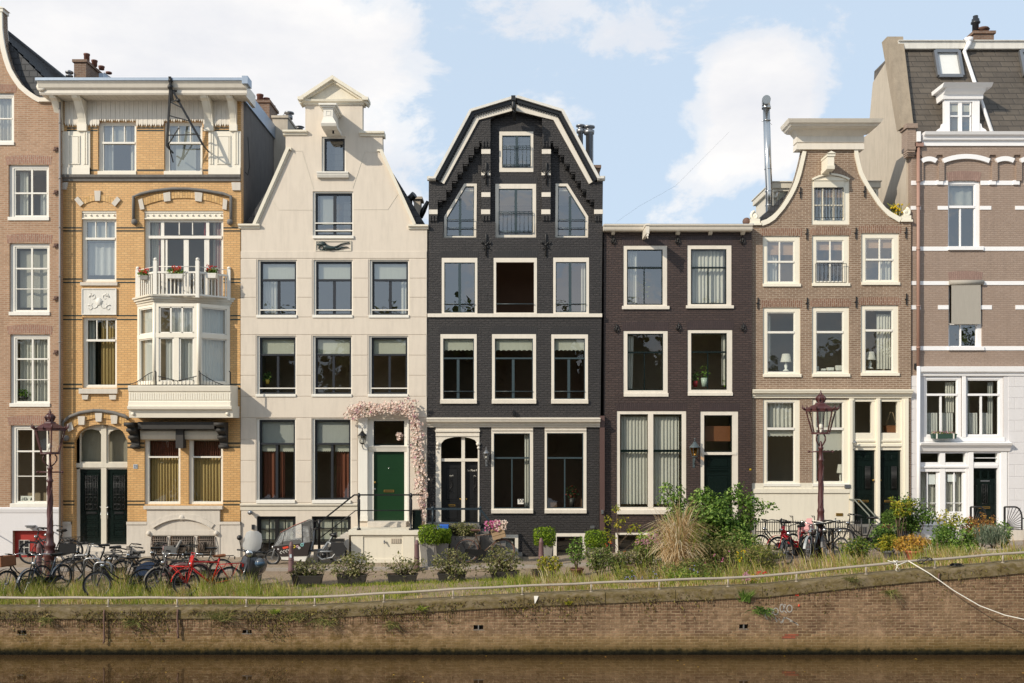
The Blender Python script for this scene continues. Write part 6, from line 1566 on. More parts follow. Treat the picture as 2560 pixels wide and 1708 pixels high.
m=MB();m.box(C.x(852),C.x(900),Y-.1,Y-.03,C.z(955),C.z(925));h.part('letterbox',m,STEEL)
m=MB();m.box(C.x(780),C.x(838),Y-.06,Y-.035,C.z(1192),C.z(1168));h.part('vent_grate',m,BRASS)
st=MB();zt4=C.z(1262);st.box(C.x(905),C.x(1400),Y-1.0,Y+.1,-.1,zt4);st.box(C.x(905),C.x(1400),Y-1.3,Y-1.0,-.1,zt4-.2);so_=h.part('stoop',st,STONED)
m=MB()
for dx in (0,-45):m.tube([(C.x(940+dx),Y-.05,C.z(1052)),(C.x(960+dx),Y-.3,C.z(1050)),(C.x(1000+dx),Y-1.2,C.z(1165)),(C.x(995+dx),Y-1.25,C.z(1300))],.022,6)
m.build('handrail',paint('grey green rail','#6d7066',.5),so_)
# area railing in front of the basement
m=MB();ya=Y-1.15;cc=C.at(ya);zt_,zl=cc.z(1246),cc.z(1350)
for k in range(46):xx=cc.x(100)+(cc.x(1000)-cc.x(100))*k/45;m.tube([(xx,ya,zl),(xx,ya,zt_+.02),(xx,ya,zt_+.07)],[.011,.011,.002],5)
m.bar((cc.x(98),ya,zt_),(cc.x(1002),ya,zt_),.03,.03);m.bar((cc.x(98),ya,zl+.08),(cc.x(1002),ya,zl+.08),.03,.03)
for a in (100,320,560,780,1000):m.tube([(cc.x(a),ya,zl-.1),(cc.x(a),ya,zt_+.12)],.022,6)
for a in (395,580):m.tube([(cc.x(a+22),ya,zt_),(cc.x(a+20),ya,cc.z(1195)),(cc.x(a-15),ya-.1,cc.z(1190)),(cc.x(a+10),ya,cc.z(1205))],.014,5)
h.part('area_railing',m,IRON)
# roof, dormers, flue
mb=MB();apx=A.p(735,560);mb.prism([A.p(75,1165),apx,A.p(1415,1165)],Y+.29,Y+8.9);h.part('roof',mb,TILE)
for a,b_,y0,y1,sd in ((245,420,800,1060,0),(1040,1150,795,935,1)):
    yd=Y+1.0;cd=A.at(yd);m=MB();X0,X1=cd.x(a),cd.x(b_);Zt,Zl=cd.z(y0),cd.z(y1)
    m.box(X0+.05,X1-.05,yd+.1,yd+2.5,Zl,Zt-.2);m.box(X0-.04,X1+.04,yd-.06,yd+2.6,Zt-.22,Zt-.03);m.box(X0-.07,X1+.07,yd-.1,yd+2.7,Zt-.03,Zt)
    m.ring(X0+.02,X1-.02,Zl,Zt-.22,.09,yd,yd+.1);d=h.part('dormer',m,CREAMD);g=MB();g.quad([(X0+.1,yd+.05,Zl),(X1-.1,yd+.05,Zl),(X1-.1,yd+.05,Zt-.3),(X0+.1,yd+.05,Zt-.3)]);g.build('pane',GLASSR,d)
    if sd==0:
        for yy in (885,935):g=MB();g.tube([(X0-.0,yd-.05,cd.z(yy)),(X0+.14,yd-.05,cd.z(yy))],.04,8);g.build('pipe',CREAMD,d)
yd=Y+.7;cd=A.at(yd);m=MB();m.tube([(cd.x(214),yd,cd.z(1120)),(cd.x(214),yd,cd.z(880)),(cd.x(205),yd,cd.z(680)),(cd.x(190),yd,cd.z(175))],.115,14);m.tube([(cd.x(190),yd,cd.z(178)),(cd.x(190),yd,cd.z(160))],.15,14)
m.tube([(cd.x(190),yd,cd.z(165)),(cd.x(187),yd,cd.z(135)),(cd.x(182),yd-.1,cd.z(112)),(cd.x(176),yd-.24,cd.z(118))],.14,12)
for yy in (275,690,880,1000):m.tube([(cd.x(192+(yy-178)*.025),yd,cd.z(yy)),(cd.x(192+(yy-178)*.025),yd,cd.z(yy+6))],.125,14)
m.tube([(cd.x(150),yd,cd.z(285)),(cd.x(190),yd,cd.z(275)),(cd.x(270),yd+.5,cd.z(272))],.01,4);h.part('flue_pipe',m,CHROME)
m=MB();m.ball((A.x(35),Y+.2,A.z(1130)),.14,6);m.tube([(A.x(20),Y+.2,A.z(1150)),(A.x(50),Y+.15,A.z(1125))],.08,6);h.part('chimney_cowl',m,RUST)
tf=MB()
for k in range(26):
    X,Z=A.x(1300)+rnd.gauss(0,.1),A.z(1085);tf.tube([(X,Y+.1,Z-.1),(X+rnd.gauss(0,.05),Y+.05,Z+.2),(X+rnd.gauss(0,.12),Y+.0,Z+rnd.uniform(.2,.4))],.008,4)
for k in range(18):tf.ball((A.x(1290)+rnd.gauss(0,.14),Y-.02,A.z(1020)+rnd.gauss(0,.09)),.035,5,1)
solo('gable_weed',tf,[L_YEL,P_YELLOW],'yellow flowering weed rooted behind the scroll of the neck gable','weed')

# ================================================================== HOUSE 7 : mauve brick over white ground floor
Y=32.26;A,B,C=Conv(2100,0,V,Y),Conv(2200,400,.344498,Y),Conv(2160,900,.331675,Y)
xa=src(Y).x(2279);xb=src(Y).x(2960)
h=House('mauve_brick_house','tall mauve painted brick house with slate mansard, dormer and white ground floors',Y,xa,xb);H7=h
PUREW=paint('fresh white paint','#eceae9',.4,.04,.04,.03)
off2=src(Y).x(2700)-src(Y).x(2410)
def both(fn):
    fn(0);fn(off2)
class Sh:
    def __init__(s,c,d):s.c,s.dd=c,d
    def x(s,v):return s.c.x(v)+s.dd
    def z(s,v):return s.c.z(v)
    def r(s,q):return (s.x(q[0]),s.x(q[2]),s.z(q[3]),s.z(q[1]))
    def d(s,v):return s.c.d(v)
    def p(s,a,b_):return (s.x(a),s.z(b_))
    def at(s,Y):return Sh(s.c.at(Y),s.dd)
for k in (0,1):
    b2=Sh(B,off2*k)
    w_=h.win(b2,(494,150,728,640),(.03,.14,.1,.04),.06,PUREW,PUREW,.035,[(338,.08,-.01)],[(590,.045,345,625)],(490,628,746,656,.07,PUREW),[('c',505,190,690,320,BLINDG,.3)],GLASSR)
    h.extra.arc(b2.x(490)+.02,b2.x(728)-.02,b2.z(158)+.003,.05,.3,Y-.004,Y+.04,1)
    w_=h.win(b2,(497,880,742,1365),(.03,.14,.08,.04),.06,PUREW,PUREW,.035,[(1190,.05,-.01)],[(592,.045,1195,1350)],(492,1354,750,1382,.07,PUREW),[],GLASSR)
    m=MB();m.box(b2.x(512),b2.x(724),Y-.07,Y-.062,b2.z(1188),b2.z(905));m.tube([(b2.x(497),Y-.05,b2.z(893)),(b2.x(745),Y-.05,b2.z(890))],.08,10);m.bar((b2.x(498),Y-.06,b2.z(1190)),(b2.x(724),Y-.06,b2.z(1190)),.03);m.build('sun_screen',SAILC,w_)
    h.extra.arc(b2.x(497)+.02,b2.x(742)-.02,b2.z(878)+.003,.04,.28,Y-.004,Y+.04,1)
c2=C
for x0,x1,cl in ((456,735,[('c',635,165,700,395,CURT,.06),('c',470,270,492,560,BLINDG,.06),('c',472,398,575,558,LACE,.07),('c',590,398,695,558,LACE,.07)]),
                   (762,1050,[('c',780,165,815,560,BLINDG,.06),('c',955,165,1000,400,BLINDG,.06),('c',790,398,880,558,LACE,.07),('c',895,398,998,558,LACE,.07)])):
    h.win(C,(x0,122,x1,580),(.06,.12,.11,.05),.02,PUREW,PUREW,.035,[(262,.07,-.01)],[((582 if x0<500 else 886),.06,268,565)],None,cl)
# lower front: french doors, pillar, door
h.cell(C,(410,690,1080,1260))
zb=-.2;zt=A.z(1150)
h.shell([(h.xa,zb),(h.xb,zb),(h.xb,zt),(h.xa,zt)],[B7,brick('mauve painted brick on end','#a5887b','#95786b','#8d7064',vert=True,painted=1,bump=.8,rough=.65)],9,ztop=zt,side=SIDEW,floors=[C.z(640),C.z(60),B.z(760),B.z(60)],room=ROOM)
# white bands
mb=MB()
x9=B.x(1330)+3
for y0,y1,segs in ((152,183,[(225,263),(288,492),(728,1010),(1045,1290),(1570,2200)]),(335,362,[(222,262),(280,295),(418,493),(724,806),(980,1260),(1570,1700)]),(630,660,[(232,262),(278,491),(746,1331),(1590,2200)]),(880,908,[(225,262),(280,497),(742,1337),(1585,2200)]),(1055,1085,[(223,262),(280,294),(420,496),(728,810),(982,1260),(1570,1700)]),(1352,1382,[(223,262),(280,492),(752,1331),(1590,2200)])):
    for a,b_ in segs:mb=MB();mb.box(B.x(a),B.x(b_),Y-.02,Y+.004,B.z(y1),B.z(y0));h.part('white_band',mb,PUREW)
for a in (408,790,962):mb=MB();mb.box(B.x(a),B.x(a+45),Y-.06,Y+.0,B.z(182),B.z(150));h.part('pier_cap',mb,PUREW)
mb=MB()
for a,b_,ye in ((690,812,1395),(868,1268,1395),(1322,1474,1393),(1528,1930,1393),(1985,2140,1393),(2200,2600,1393)):
    mb.arc(A.x(a)+.04,A.x(b_)-.04,A.z(ye),.06 if b_-a<200 else.14,.15,Y-.085,Y+.01,1)
    mb.arc(A.x(a)+.04,A.x(b_)-.04,A.z(ye)+.151,.06 if b_-a<200 else.14,.5,Y-.075,Y+.008,0,n=8)
    for x_ in (a,):mb.box(A.x(a)-.13,A.x(a)+.05,Y-.075,Y+.006,A.z(1545),A.z(ye)+.02)
mb.box(A.x(605),A.x(2790),Y-.077,Y+.005,A.z(1340)+.06,A.z(1240))
h.part('blind_arcade',mb,[B7,PUREW])
mb=MB();mb.xprof([(Y+.05,A.z(1252)),(Y-.12,A.z(1252)),(Y-.12,A.z(1212)),(Y-.2,A.z(1205)),(Y-.22,A.z(1180)),(Y-.3,A.z(1170)),(Y-.34,A.z(1146)),(Y+.4,A.z(1138))],A.x(690),h.xb);mb.box(A.x(630),A.x(662),Y-.25,Y+.2,A.z(1225),A.z(1140));h.part('cornice',mb,PUREW)
mb=MB();mb.box(A.x(553),A.x(625),Y-.2,Y+.28,A.z(1290),A.z(1110));mb.box(A.x(540),A.x(636),Y-.26,Y+.32,A.z(1110),A.z(1072))
for k in range(3):mb.box(A.x(556+4*k),A.x(620+3*k),Y-.17+.05*k,Y+.2,A.z(1310+14*k),A.z(1290+14*k))
h.part('corner_pier',mb,B7)
# party wall gable (rendered), with stone parapet along the mansard
yw=lambda px:2490*12.5/(px-1280)
prof=[(Y+.28,zb),(Y+.28,A.z(1095)),(Y+.0,A.z(1085)),(Y+1.0,A.z(330)-.2),(Y+1.35,A.z(305)+.0),(Y+3.6,A.z(330)-1.2),(Y+3.7,A.z(330)-4.6),(Y+3.7,zb)]
mb=MB();mb.xprof([(Y+.29,zb),(Y+.29,A.z(1095)),(Y+1.2,A.z(330)),(Y+1.7,A.z(305)),(Y+3.3,src(35.5).z(205)),(Y+3.75,src(35.8).z(330)),(Y+9,src(35.8).z(330)),(Y+9,zb)],h.xa-.06,h.xa+.2);h.part('party_wall',mb,SIDEW)
mb=MB()
P=[(Y-.02,A.z(1090)),(Y+1.12,A.z(340)),(Y+1.2,A.z(312))]
xl,xr=A.x(530)-.02,A.x(625)
mb.add([(xl,Y-.02,A.z(1090)),(xr,Y-.02,A.z(1072)),(xr+.1,Y+1.1,A.at(Y+1.1).z(312)),(xl-.05,Y+1.1,A.at(Y+1.1).z(312)),(xl,Y+.4,A.z(1090)),(xr,Y+.4,A.z(1072)),(xr+.1,Y+1.6,A.at(Y+1.1).z(312)),(xl-.05,Y+1.6,A.at(Y+1.1).z(312))],
       [(0,1,2,3),(7,6,5,4),(0,4,5,1),(1,5,6,2),(2,6,7,3),(3,7,4,0)]);h.part('roof_parapet',mb,paint('weathered sandstone','#9d8f7c',.9,.3,.3,.4))
# mansard
RP=1.15;zr0,zr1=A.z(1140),A.at(Y+RP).z(418)
mb=MB();X0,X1=xr-.1,h.xb;mb.add([(X0,Y+.1,zr0),(X1,Y+.1,zr0),(X1,Y+RP,zr1),(X0,Y+RP,zr1),(X1,Y+3.2,zr1),(X0,Y+3.2,zr1),(X0,Y+3.6,zr0),(X1,Y+3.6,zr0)],[(0,1,2,3),(3,2,4,5),(5,4,7,6),(0,3,5,6),(1,7,4,2)]);h.part('roof',mb,SLATE)
mb=MB();cr_=A.at(Y+RP-.1);mb.box(X0,X1,Y+RP-.14,Y+RP+.1,cr_.z(418),cr_.z(356));mb.box(X0,X1,Y+RP-.2,Y+RP+.2,cr_.z(356),cr_.z(350));h.part('roof_gutter',mb,OLDWHITE)
def onroof(a,b_,o=0):
    z=A.z(b_);t_=(z-zr0)/(zr1-zr0)
    for _ in range(4):
        yy=Y+.1+(RP-.1)*t_;z=A.at(yy).z(b_);t_=(z-zr0)/(zr1-zr0)
    yy=Y+.1+(RP-.1)*t_;return (A.at(yy).x(a),yy-o,z)
for k in (0,1):
    dx=725*k;q4=[(778+dx,442),(970+dx,442),(1028+dx,658),(822+dx,658)]
    xl_,xr_=onroof(800+dx,450)[0],onroof(1000+dx,450)[0]
    P=[onroof(800+dx,655,.08),onroof(1000+dx,655,.08),onroof(1000+dx,445,.08),onroof(800+dx,445,.08)]
    P=[(xl_,P[0][1],P[0][2]),(xr_,P[1][1],P[1][2]),(xr_,P[2][1],P[2][2]),(xl_,P[3][1],P[3][2])]
    m=MB()
    for i in range(4):m.bar(P[i],P[(i+1)%4],.1,.12,up=(0,1,0))
    o_=h.part('skylight',m,STEEL);g=MB();g.quad([tuple(v) for v in P]);g.build('pane',CLEAR,o_)
    g=MB();g.quad([(a,b_+.05,c_-.02) for a,b_,c_ in P]);g.build('skylight_backing',paint('white skylight backing','#e6e6e6',.6,.03),o_)  # white panel close behind the pane gives the skylight its pale tone
# dormer
yd=Y+.05;cd=A.at(yd);mb=MB()
mb.ring(cd.x(890),cd.x(1190),cd.z(1145),cd.z(850),(cd.d(45),cd.d(60),.07,.02),yd,yd+.14);do=h.part('dormer',mb,PUREW)
m=MB();m.box(cd.x(892),cd.x(1188),yd+.14,yd+1.2,cd.z(1145),cd.z(850));m.build('dormer_cheek',SLATE,do)
m=MB();m.xprof([(yd+1.3,cd.z(850)),(yd-.06,cd.z(848)),(yd-.08,cd.z(815)),(yd-.2,cd.z(795)),(yd-.26,cd.z(775)),(yd-.3,cd.z(768)),(yd-.36,cd.z(742)),(yd+1.3,cd.z(738))],cd.x(872),cd.x(1212))
m.xprof([(yd+1.3,cd.z(775)),(yd-.3,cd.z(770)),(yd-.42,cd.z(740)),(yd+1.3,cd.z(736))],cd.x(840),cd.x(1255));m.build('dormer_cornice',PUREW,do)
m=MB();xm=cd.x(1028);m.box(xm-.055,xm+.055,yd+.02,yd+.1,cd.z(1140),cd.z(870));m.ring(cd.x(932),cd.x(1122),cd.z(1140),cd.z(868),.035,yd+.03,yd+.09);m.box(cd.x(935),cd.x(1120),yd+.03,yd+.09,cd.z(992),cd.z(982));m.build('sash',PUREW,do)
m=MB();m.quad([(cd.x(935),yd+.06,cd.z(1140)),(cd.x(1120),yd+.06,cd.z(1140)),(cd.x(1120),yd+.06,cd.z(870)),(cd.x(935),yd+.06,cd.z(870))]);m.build('pane',GLASSR,do)
m=MB();m.box(cd.x(935),cd.x(1120),yd+.11,yd+.13,cd.z(1140),cd.z(870));m.build('dormer_interior',paint('blue grey dusk room','#4a5560',.8),do)  # flat blue grey panel just behind the dormer pane
m=MB();m.box(cd.x(940),cd.x(1012),yd+.09,yd+.1,cd.z(945),cd.z(890));m.box(cd.x(1045),cd.x(1118),yd+.09,yd+.1,cd.z(945),cd.z(890));m.build('blind',CURT,do)
for a,sg in ((890,-1),(1190,1)):
    m=MB();X=cd.x(a);m.prism([(X,cd.z(1045)),(X+sg*.07,cd.z(1055)),(X+sg*.1,cd.z(1085)),(X+sg*.2,cd.z(1100)),(X+sg*.32,cd.z(1140)),(X,cd.z(1140))],yd+.03,yd+.12);m.build('dormer_scroll',PUREW,do)
m=MB();pp=[onroof(1068,365,.25),onroof(1068,405,.25),onroof(1045,450,.12),onroof(1140,735,.12),onroof(1185,860,.12),onroof(1280,1138,.12)];m.tube(pp,[.1,.08,.06,.06,.055,.055],10);m.lathe([(.12,0),(.14,.14)],pp[0][0],pp[0][1],pp[0][2]-.08,10);h.part('downpipe',m,PUREW)
y5=Y+3.2;c5=A.at(y5)
pot_chimney(h,'chimney',c5,(1145,265,1312,380),y5,y5+1.0,[])
m=MB();zz=c5.z(270);H=c5.z(102)-zz;m.lathe([(.11,0),(.11,H*.55),(.16,H*.58),(.16,H*.66),(.13,H*.68),(.13,H*.8),(.09,H*.82),(.09,H*.97),(.02,H)],c5.x(1188),y5+.3,zz,12);h.part('flue_pipe',m,GREYSASH)
m=MB();m.lathe([(.09,0),(.09,.18),(.24,.2),(.2,.26),(.02,.3)],c5.x(1250),y5+.3,zz-.02,12);h.part('chimney_cowl',m,RUST)
m=MB();xp=src(Y).x(2292);m.tube([(xp,Y-.12,A.z(1255)),(xp,Y-.12,B.z(1500))],.055,10);m.box(xp-.14,xp+.14,Y-.2,Y-.02,A.z(1262),A.z(1230))
for yy in (170,345,660,1070,1370):m.lathe([(.07,0),(.07,.05)],xp,Y-.12,B.z(yy),10)
h.part('downpipe',m,PINKBR)
m=MB();m.tube([(xp,Y-.14,B.z(1500)),(xp,Y-.14,.1)],.058,10);h.part('downpipe',m,PUREW)
m=MB();m.bbox(B.x(246),B.x(262),Y-.1,Y-.01,B.z(1520),B.z(1478));h.part('wall_sensor',m,IRON)
# white lower front
mb=MB();bl=[(h.xa+.03,zb),(h.xb,zb),(h.xb,C.z(118)),(h.xa+.03,C.z(118))]
hl=[[(X0,Z0),(X1,Z0),(X1,Z1),(X0,Z1)] for X0,X1,Z0,Z1 in (C.r((456,122,735,580)),C.r((762,122,1050,580)),C.r((410,690,1080,1255)))]
mb.slab(bl,hl,Y-.02,Y+.006)
for r0,xs_ in ((0,(1085,1205)),):
    for i,yy in enumerate((120,202,286,370,455,538,622,705,790,880,970,1058,1150,1260)[:-1]):
        y2=(120,202,286,370,455,538,622,705,790,880,970,1058,1150,1260)[i+1];o_=0 if i%2 else 70
        for a,b_ in ((1085,1205-o_),(1205-o_,1390-o_),(1390-o_,1560-o_),(1560-o_,1800)):mb.bbox(C.x(a)+.005,C.x(b_)-.005,Y-.03,Y-.01,C.z(y2)+.005,C.z(yy)-.005,.004)
        mb.bbox(C.x(345)+.03,C.x(398),Y-.03,Y-.01,C.z(y2)+.005,C.z(yy)-.005,.004)
h.part('stucco_front',mb,PLASTERW)
mb=MB();mb.xprof([(Y+.004,C.z(122)),(Y-.06,C.z(120)),(Y-.07,C.z(100)),(Y-.15,C.z(90)),(Y-.17,C.z(56)),(Y+.004,C.z(48))],C.x(398),h.xb);h.part('string_course',mb,PUREW)
mb=MB();mb.xprof([(Y-.0,C.z(690)),(Y-.06,C.z(688)),(Y-.1,C.z(668)),(Y-.14,C.z(650)),(Y-.22,C.z(640)),(Y-.25,C.z(625)),(Y-.0,C.z(615))],C.x(408),C.x(1095));mb.box(C.x(450),C.x(1055),Y-.05,Y-.018,C.z(615),C.z(582));mb.box(C.x(735),C.x(762),Y-.06,Y-.0,C.z(582),C.z(124));h.part('window_ledge',mb,PUREW)
mb=MB();y=Y+.02
for i,(a,b_,y0,y1) in enumerate(((410,1080,690,704),(410,782,772,842),(782,826,690,1262),(1010,1080,690,1262),(574,612,700,1262),(826,1010,772,815),(410,418,690,1262),(766,782,690,1262))):mb.box(C.x(a)-.002,C.x(b_)+.002,y-.003*i,y+.14+.002*i,C.z(y1),C.z(y0))
mb.box(C.x(410),C.x(782),y-.05,y+.1,C.z(812),C.z(800));mb.box(C.x(786),C.x(822),y-.05,y+.02,C.z(1262),C.z(695));mb.box(C.x(1030),C.x(1075),y-.05,y+.02,C.z(1262),C.z(695));mb.box(C.x(826),C.x(1010),y-.03,y+.1,C.z(806),C.z(788));mb.box(C.x(826),C.x(1010),y+.04,y+.1,C.z(742),C.z(737))
po=h.part('door_frame',mb,PUREW)
m=MB()
for a,b_,y0,y1 in ((415,575,704,772),(612,766,704,772),(826,1010,704,772)):m.quad([(C.x(a),y+.08,C.z(y1)),(C.x(b_),y+.08,C.z(y1)),(C.x(b_),y+.08,C.z(y0)),(C.x(a),y+.08,C.z(y0))])
m.build('fanlight',GLASS,po)
for a,b_,g0_,g1_,bx_ in ((418,590,430,552,484),(600,775,624,748,688)):
    m=MB();m.ring(C.x(a),C.x(b_),C.z(1250),C.z(830),(C.d(g0_-a),C.d(b_-g1_),C.d(15),C.d(105)),y+.05,y+.12);m.box(C.x(bx_)-.02,C.x(bx_)+.02,y+.06,y+.11,C.z(1146),C.z(844));m.box(C.x(g0_),C.x(g1_),y+.06,y+.11,C.z(1082),C.z(1078))
    d=h.part('french_door',m,PUREW);m=MB();m.quad([(C.x(g0_),y+.09,C.z(1146)),(C.x(g1_),y+.09,C.z(1146)),(C.x(g1_),y+.09,C.z(844)),(C.x(g0_),y+.09,C.z(844))]);m.build('pane',GLASS,d)
    m=MB();m.cloth(C.x(g0_),C.x(g1_),C.z(1150),C.z(840),y+.2,.025,.08);m.build('curtain',CURT,d)
    m=MB();m.box(C.x(g0_+(52 if a<500 else 14)),C.x(g0_+(118 if a<500 else 82)),y+.1,y+.103,C.z(940 if a<500 else 920),C.z(865));m.build('notice_sheet',PUREW,d)
d=door(h,C,(826,815,1010,1262),BLACKG,setb=.1,panels=[(845,930,885,1095),(950,930,995,1095),(845,1125,995,1220)],letter=(870,1107,960,1122),name='door')
m=MB()
for a,b_ in ((838,880),(898,940),(955,998)):m.box(C.x(a),C.x(b_),Y+.09,Y+.1,C.z(895),C.z(835))
m.build('door_glazing',GLASSR,d)
m=MB();m.box(C.x(888),C.x(955),Y+.08,Y+.1,C.z(918),C.z(908));m.build('name_plate',STEEL,d)
m=grille(C,898,938,940,1085,Y+.08,3,(940,1085))
for k in range(5):m.tube([(C.x(918)+.04*math.cos(t_*.8),Y+.07,C.z(960+k*25)+.05*math.sin(t_*.8)) for t_ in range(8)],.006,4,True)
m.build('door_ironwork',IRON,d)
# fan shaped iron railings
ya=Y-1.1;cf=C.at(ya)
for x0,x1 in ((1060,1190),(805,918)):
    m=MB();zt_,zl=cf.z(1108),cf.z(1345);X0,X1=cf.x(x0),cf.x(x1)
    m.bar((X0,ya,zl-.1),(X0,ya,zt_),.05,.05);pts_=[(X0,zt_)]+[(X0+(X1-X0)*(.6+.4*math.sin(t_*.262)),zt_-.35*(1-math.cos(t_*.262))) for t_ in range(7)]+[(X1,zl)]
    m.tube([(a,ya,b_) for a,b_ in pts_],.026,8);fx,fz=X0+.05,zl+.25*(zt_-zl)+.1
    for t_ in range(13):
        an=-0.5+t_*.16
        L=1.6;tx,tz=fx+L*math.cos(an),fz+L*math.sin(an);
        s_=min(1,(X1-fx)/max(1e-3,tx-fx)) if tx>X1 else 1;tx,tz=fx+(tx-fx)*s_,fz+(tz-fz)*s_
        if tz>zt_-.03:k_=(zt_-.03-fz)/(tz-fz);tx,tz=fx+(tx-fx)*k_,zt_-.03
        if tz<zl:k_=(zl-fz)/(tz-fz);tx,tz=fx+(tx-fx)*k_,zl
        m.tube([(fx,ya,fz),(tx,ya,tz)],.01,5)
    h.part('fan_railing',m,IRON)
m=MB();m.box(C.x(780),C.x(1100),Y-1.2,Y+.1,-.1,C.z(1262)+.02);m.box(C.x(1100),C.x(1500),Y-1.35,Y-.03,-.1,cf.z(1345));h.part('stoop',m,STONE)
m=MB();m.bar((cf.x(1190),ya,cf.z(1195)),(cf.x(1330),ya,cf.z(1195)),.03);m.bar((cf.x(1190),ya,cf.z(1310)),(cf.x(1330),ya,cf.z(1310)),.03);h.part('railing',m,IRON)
# ================================================================== street furniture
def place_px(px,Y):X=(px-CX)*Y/F;return X,Y,ground(X,Y)
def street_lamp(px,Y,label,dz=0):
    X,Y,Z=place_px(px,Y);Z+=dz
    t=thing('street_lamp',label,'street lamp',(X,Y,Z),'crowned street lamps');ORG[t.name]=Vector((0,0,0))
    mb=MB()
    mb.lathe([(.165,0),(.165,.06),(.15,.1),(.145,.7),(.17,.74),(.17,.8),(.13,.86),(.12,.95),(.145,1.0),(.145,1.05),(.1,1.12),(.09,1.3),(.1,1.34),(.1,1.38),(.078,1.45),(.07,2.4),(.062,2.75),(.085,2.78),(.085,2.82),(.06,2.86),(.056,3.1),(.075,3.12),(.075,3.16),(.04,3.22),(.035,3.3),(.015,3.34)],n=18)
    for k in range(3):
        mb.tube([(.074*math.cos(k*2.09+z_*.35),.074*math.sin(k*2.09+z_*.35),1.45+z_*.11) for z_ in range(12)],.011,5)
    for k in range(6):
        a=k*math.pi/3;mb.box(-.015+.14*math.cos(a),.015+.14*math.cos(a),-.015+.14*math.sin(a),.015+.14*math.sin(a),.15,.65)
    mb.build('post',MAROON,t)
    mb=MB();mb.tube([(-.34,0,3.04),(.34,0,3.04)],.018,8)
    for sx in (-1,1):mb.ball((sx*.34,0,3.04),.035,6)
    mb.build('ladder_bar',MAROON,t)
    mb=MB()
    for k in range(4):
        a=k*math.pi/2+.5;ca,sa=math.cos(a),math.sin(a);mb.tube([(r_*ca,r_*sa,z_) for r_,z_ in ((.04,3.2),(.1,3.26),(.17,3.36),(.17,3.46),(.12,3.52))],.02,6)
    for z_ in (3.53,):mb.lathe([(.27,0),(.27,.03),(.2,.05)],0,0,z_,6)
    br=mb.build('lantern_bracket',MAROON,t)
    r0,r1,z0,z1=.245,.42,3.57,4.2
    mb=MB()
    for k in range(6):
        a=k*math.pi/3;b_=a+math.pi/3
        mb.bar((r0*math.cos(a),r0*math.sin(a),z0),(r1*math.cos(a),r1*math.sin(a),z1),.03);mb.bar((r1*math.cos(a),r1*math.sin(a),z1),(r1*math.cos(b_),r1*math.sin(b_),z1),.04,.05)
        mb.bar((r0*math.cos(a),r0*math.sin(a),z0),(r0*math.cos(b_),r0*math.sin(b_),z0),.035)
    lf=mb.build('lantern',MAROON,t)
    mb=MB();mb.lathe([(r0-.008,z0+.01),(r1-.01,z1-.01)],0,0,0,6,smooth=False);mb.f,mb.m,mb.sm=mb.f[:6],mb.m[:6],mb.sm[:6];mb.build('lantern_glass',CLEAR,lf)
    mb=MB();mb.tube([(0,0,3.56),(0,0,3.66)],.03,8);mb.ball((0,0,3.75),.06,8,sz=1.4);mb.build('bulb',WHITE,lf)
    mb=MB();mb.lathe([(.43,4.2),(.44,4.25),(.4,4.26),(.3,4.32),(.17,4.38),(.15,4.42)],0,0,0,6,smooth=False)
    for k in range(12):
        a=k*math.pi/6;rr=.44 if k%2==0 else.41;p=(rr*math.cos(a),rr*math.sin(a),4.22)
        if k%2==0:
            q_=(rr*1.16*math.cos(a),rr*1.16*math.sin(a));mb.tube([p,(q_[0],q_[1],4.27),(q_[0]*1.02,q_[1]*1.02,4.37)],[.03,.028,.006],5);mb.ball((q_[0]*.93,q_[1]*.93,4.27),.03,5)
        else:mb.tube([p,(p[0],p[1],4.31)],[.035,.008],5)
    rf=mb.build('lantern_roof',[MAROON],t)
    mb=MB();mb.lathe([(.1,4.4),(.1,4.46),(.08,4.47),(.13,4.53),(.12,4.6),(.06,4.64),(.03,4.66),(.05,4.69),(.02,4.72),(.012,4.78)],0,0,0,10)
    for k in range(6):a=k*math.pi/3;mb.tube([(.1*math.cos(a),.1*math.sin(a),4.45),(.15*math.cos(a),.15*math.sin(a),4.55),(.05*math.cos(a),.05*math.sin(a),4.65)],.018,5)
    mb.build('crown',MAROON,rf)
    return t
street_lamp(125,27.36,'maroon crowned street lamp standing among bicycles before the brown and yellow houses',.0)
street_lamp(2052,28.2,'maroon crowned street lamp standing among bicycles before the neck gable house',-.05)
BL=[(97,28.9,'faded brown bollard behind the bicycles beside the left street lamp'),(412,28.6,'faded brown bollard behind the grey bicycle before the iron basement grilles'),
      (728,29.2,'faded brown bollard in front of the cargo bicycle, with a sticker on it'),(1042,29.3,'faded brown bollard before the white stoop beside the grey planters'),
      (1353,29.3,'faded brown bollard in front of a clipped box bush by the black house'),(2028,29.5,'faded brown bollard among bicycles just left of the right street lamp')]
for px,Y,lb in BL:
    X,Y,Z=place_px(px,Y);t=thing('bollard',lb,'bollard',(X,Y,Z),'brown cast iron bollards');ORG[t.name]=Vector((0,0,0))
    mb=MB();mb.lathe([(.095,-.05),(.095,.06),(.085,.1),(.075,.45),(.065,.72),(.07,.74),(.07,.77),(.058,.79),(.045,.85),(.015,.88)],n=14);mb.build('post',BOLLARD,t)
    mb=MB();mb.lathe([(.083,.34),(.082,.38)],n=14);mb.build('collar',BOLLARD,t)
    if px==728:mb=MB();mb.add([(-.03,-.083,.42),(.03,-.083,.42),(.028,-.08,.52),(-.03,-.08,.52)],[(0,1,2,3)]);mb.build('sticker',paint('pale blue sticker','#b8c4cc',.5),t)
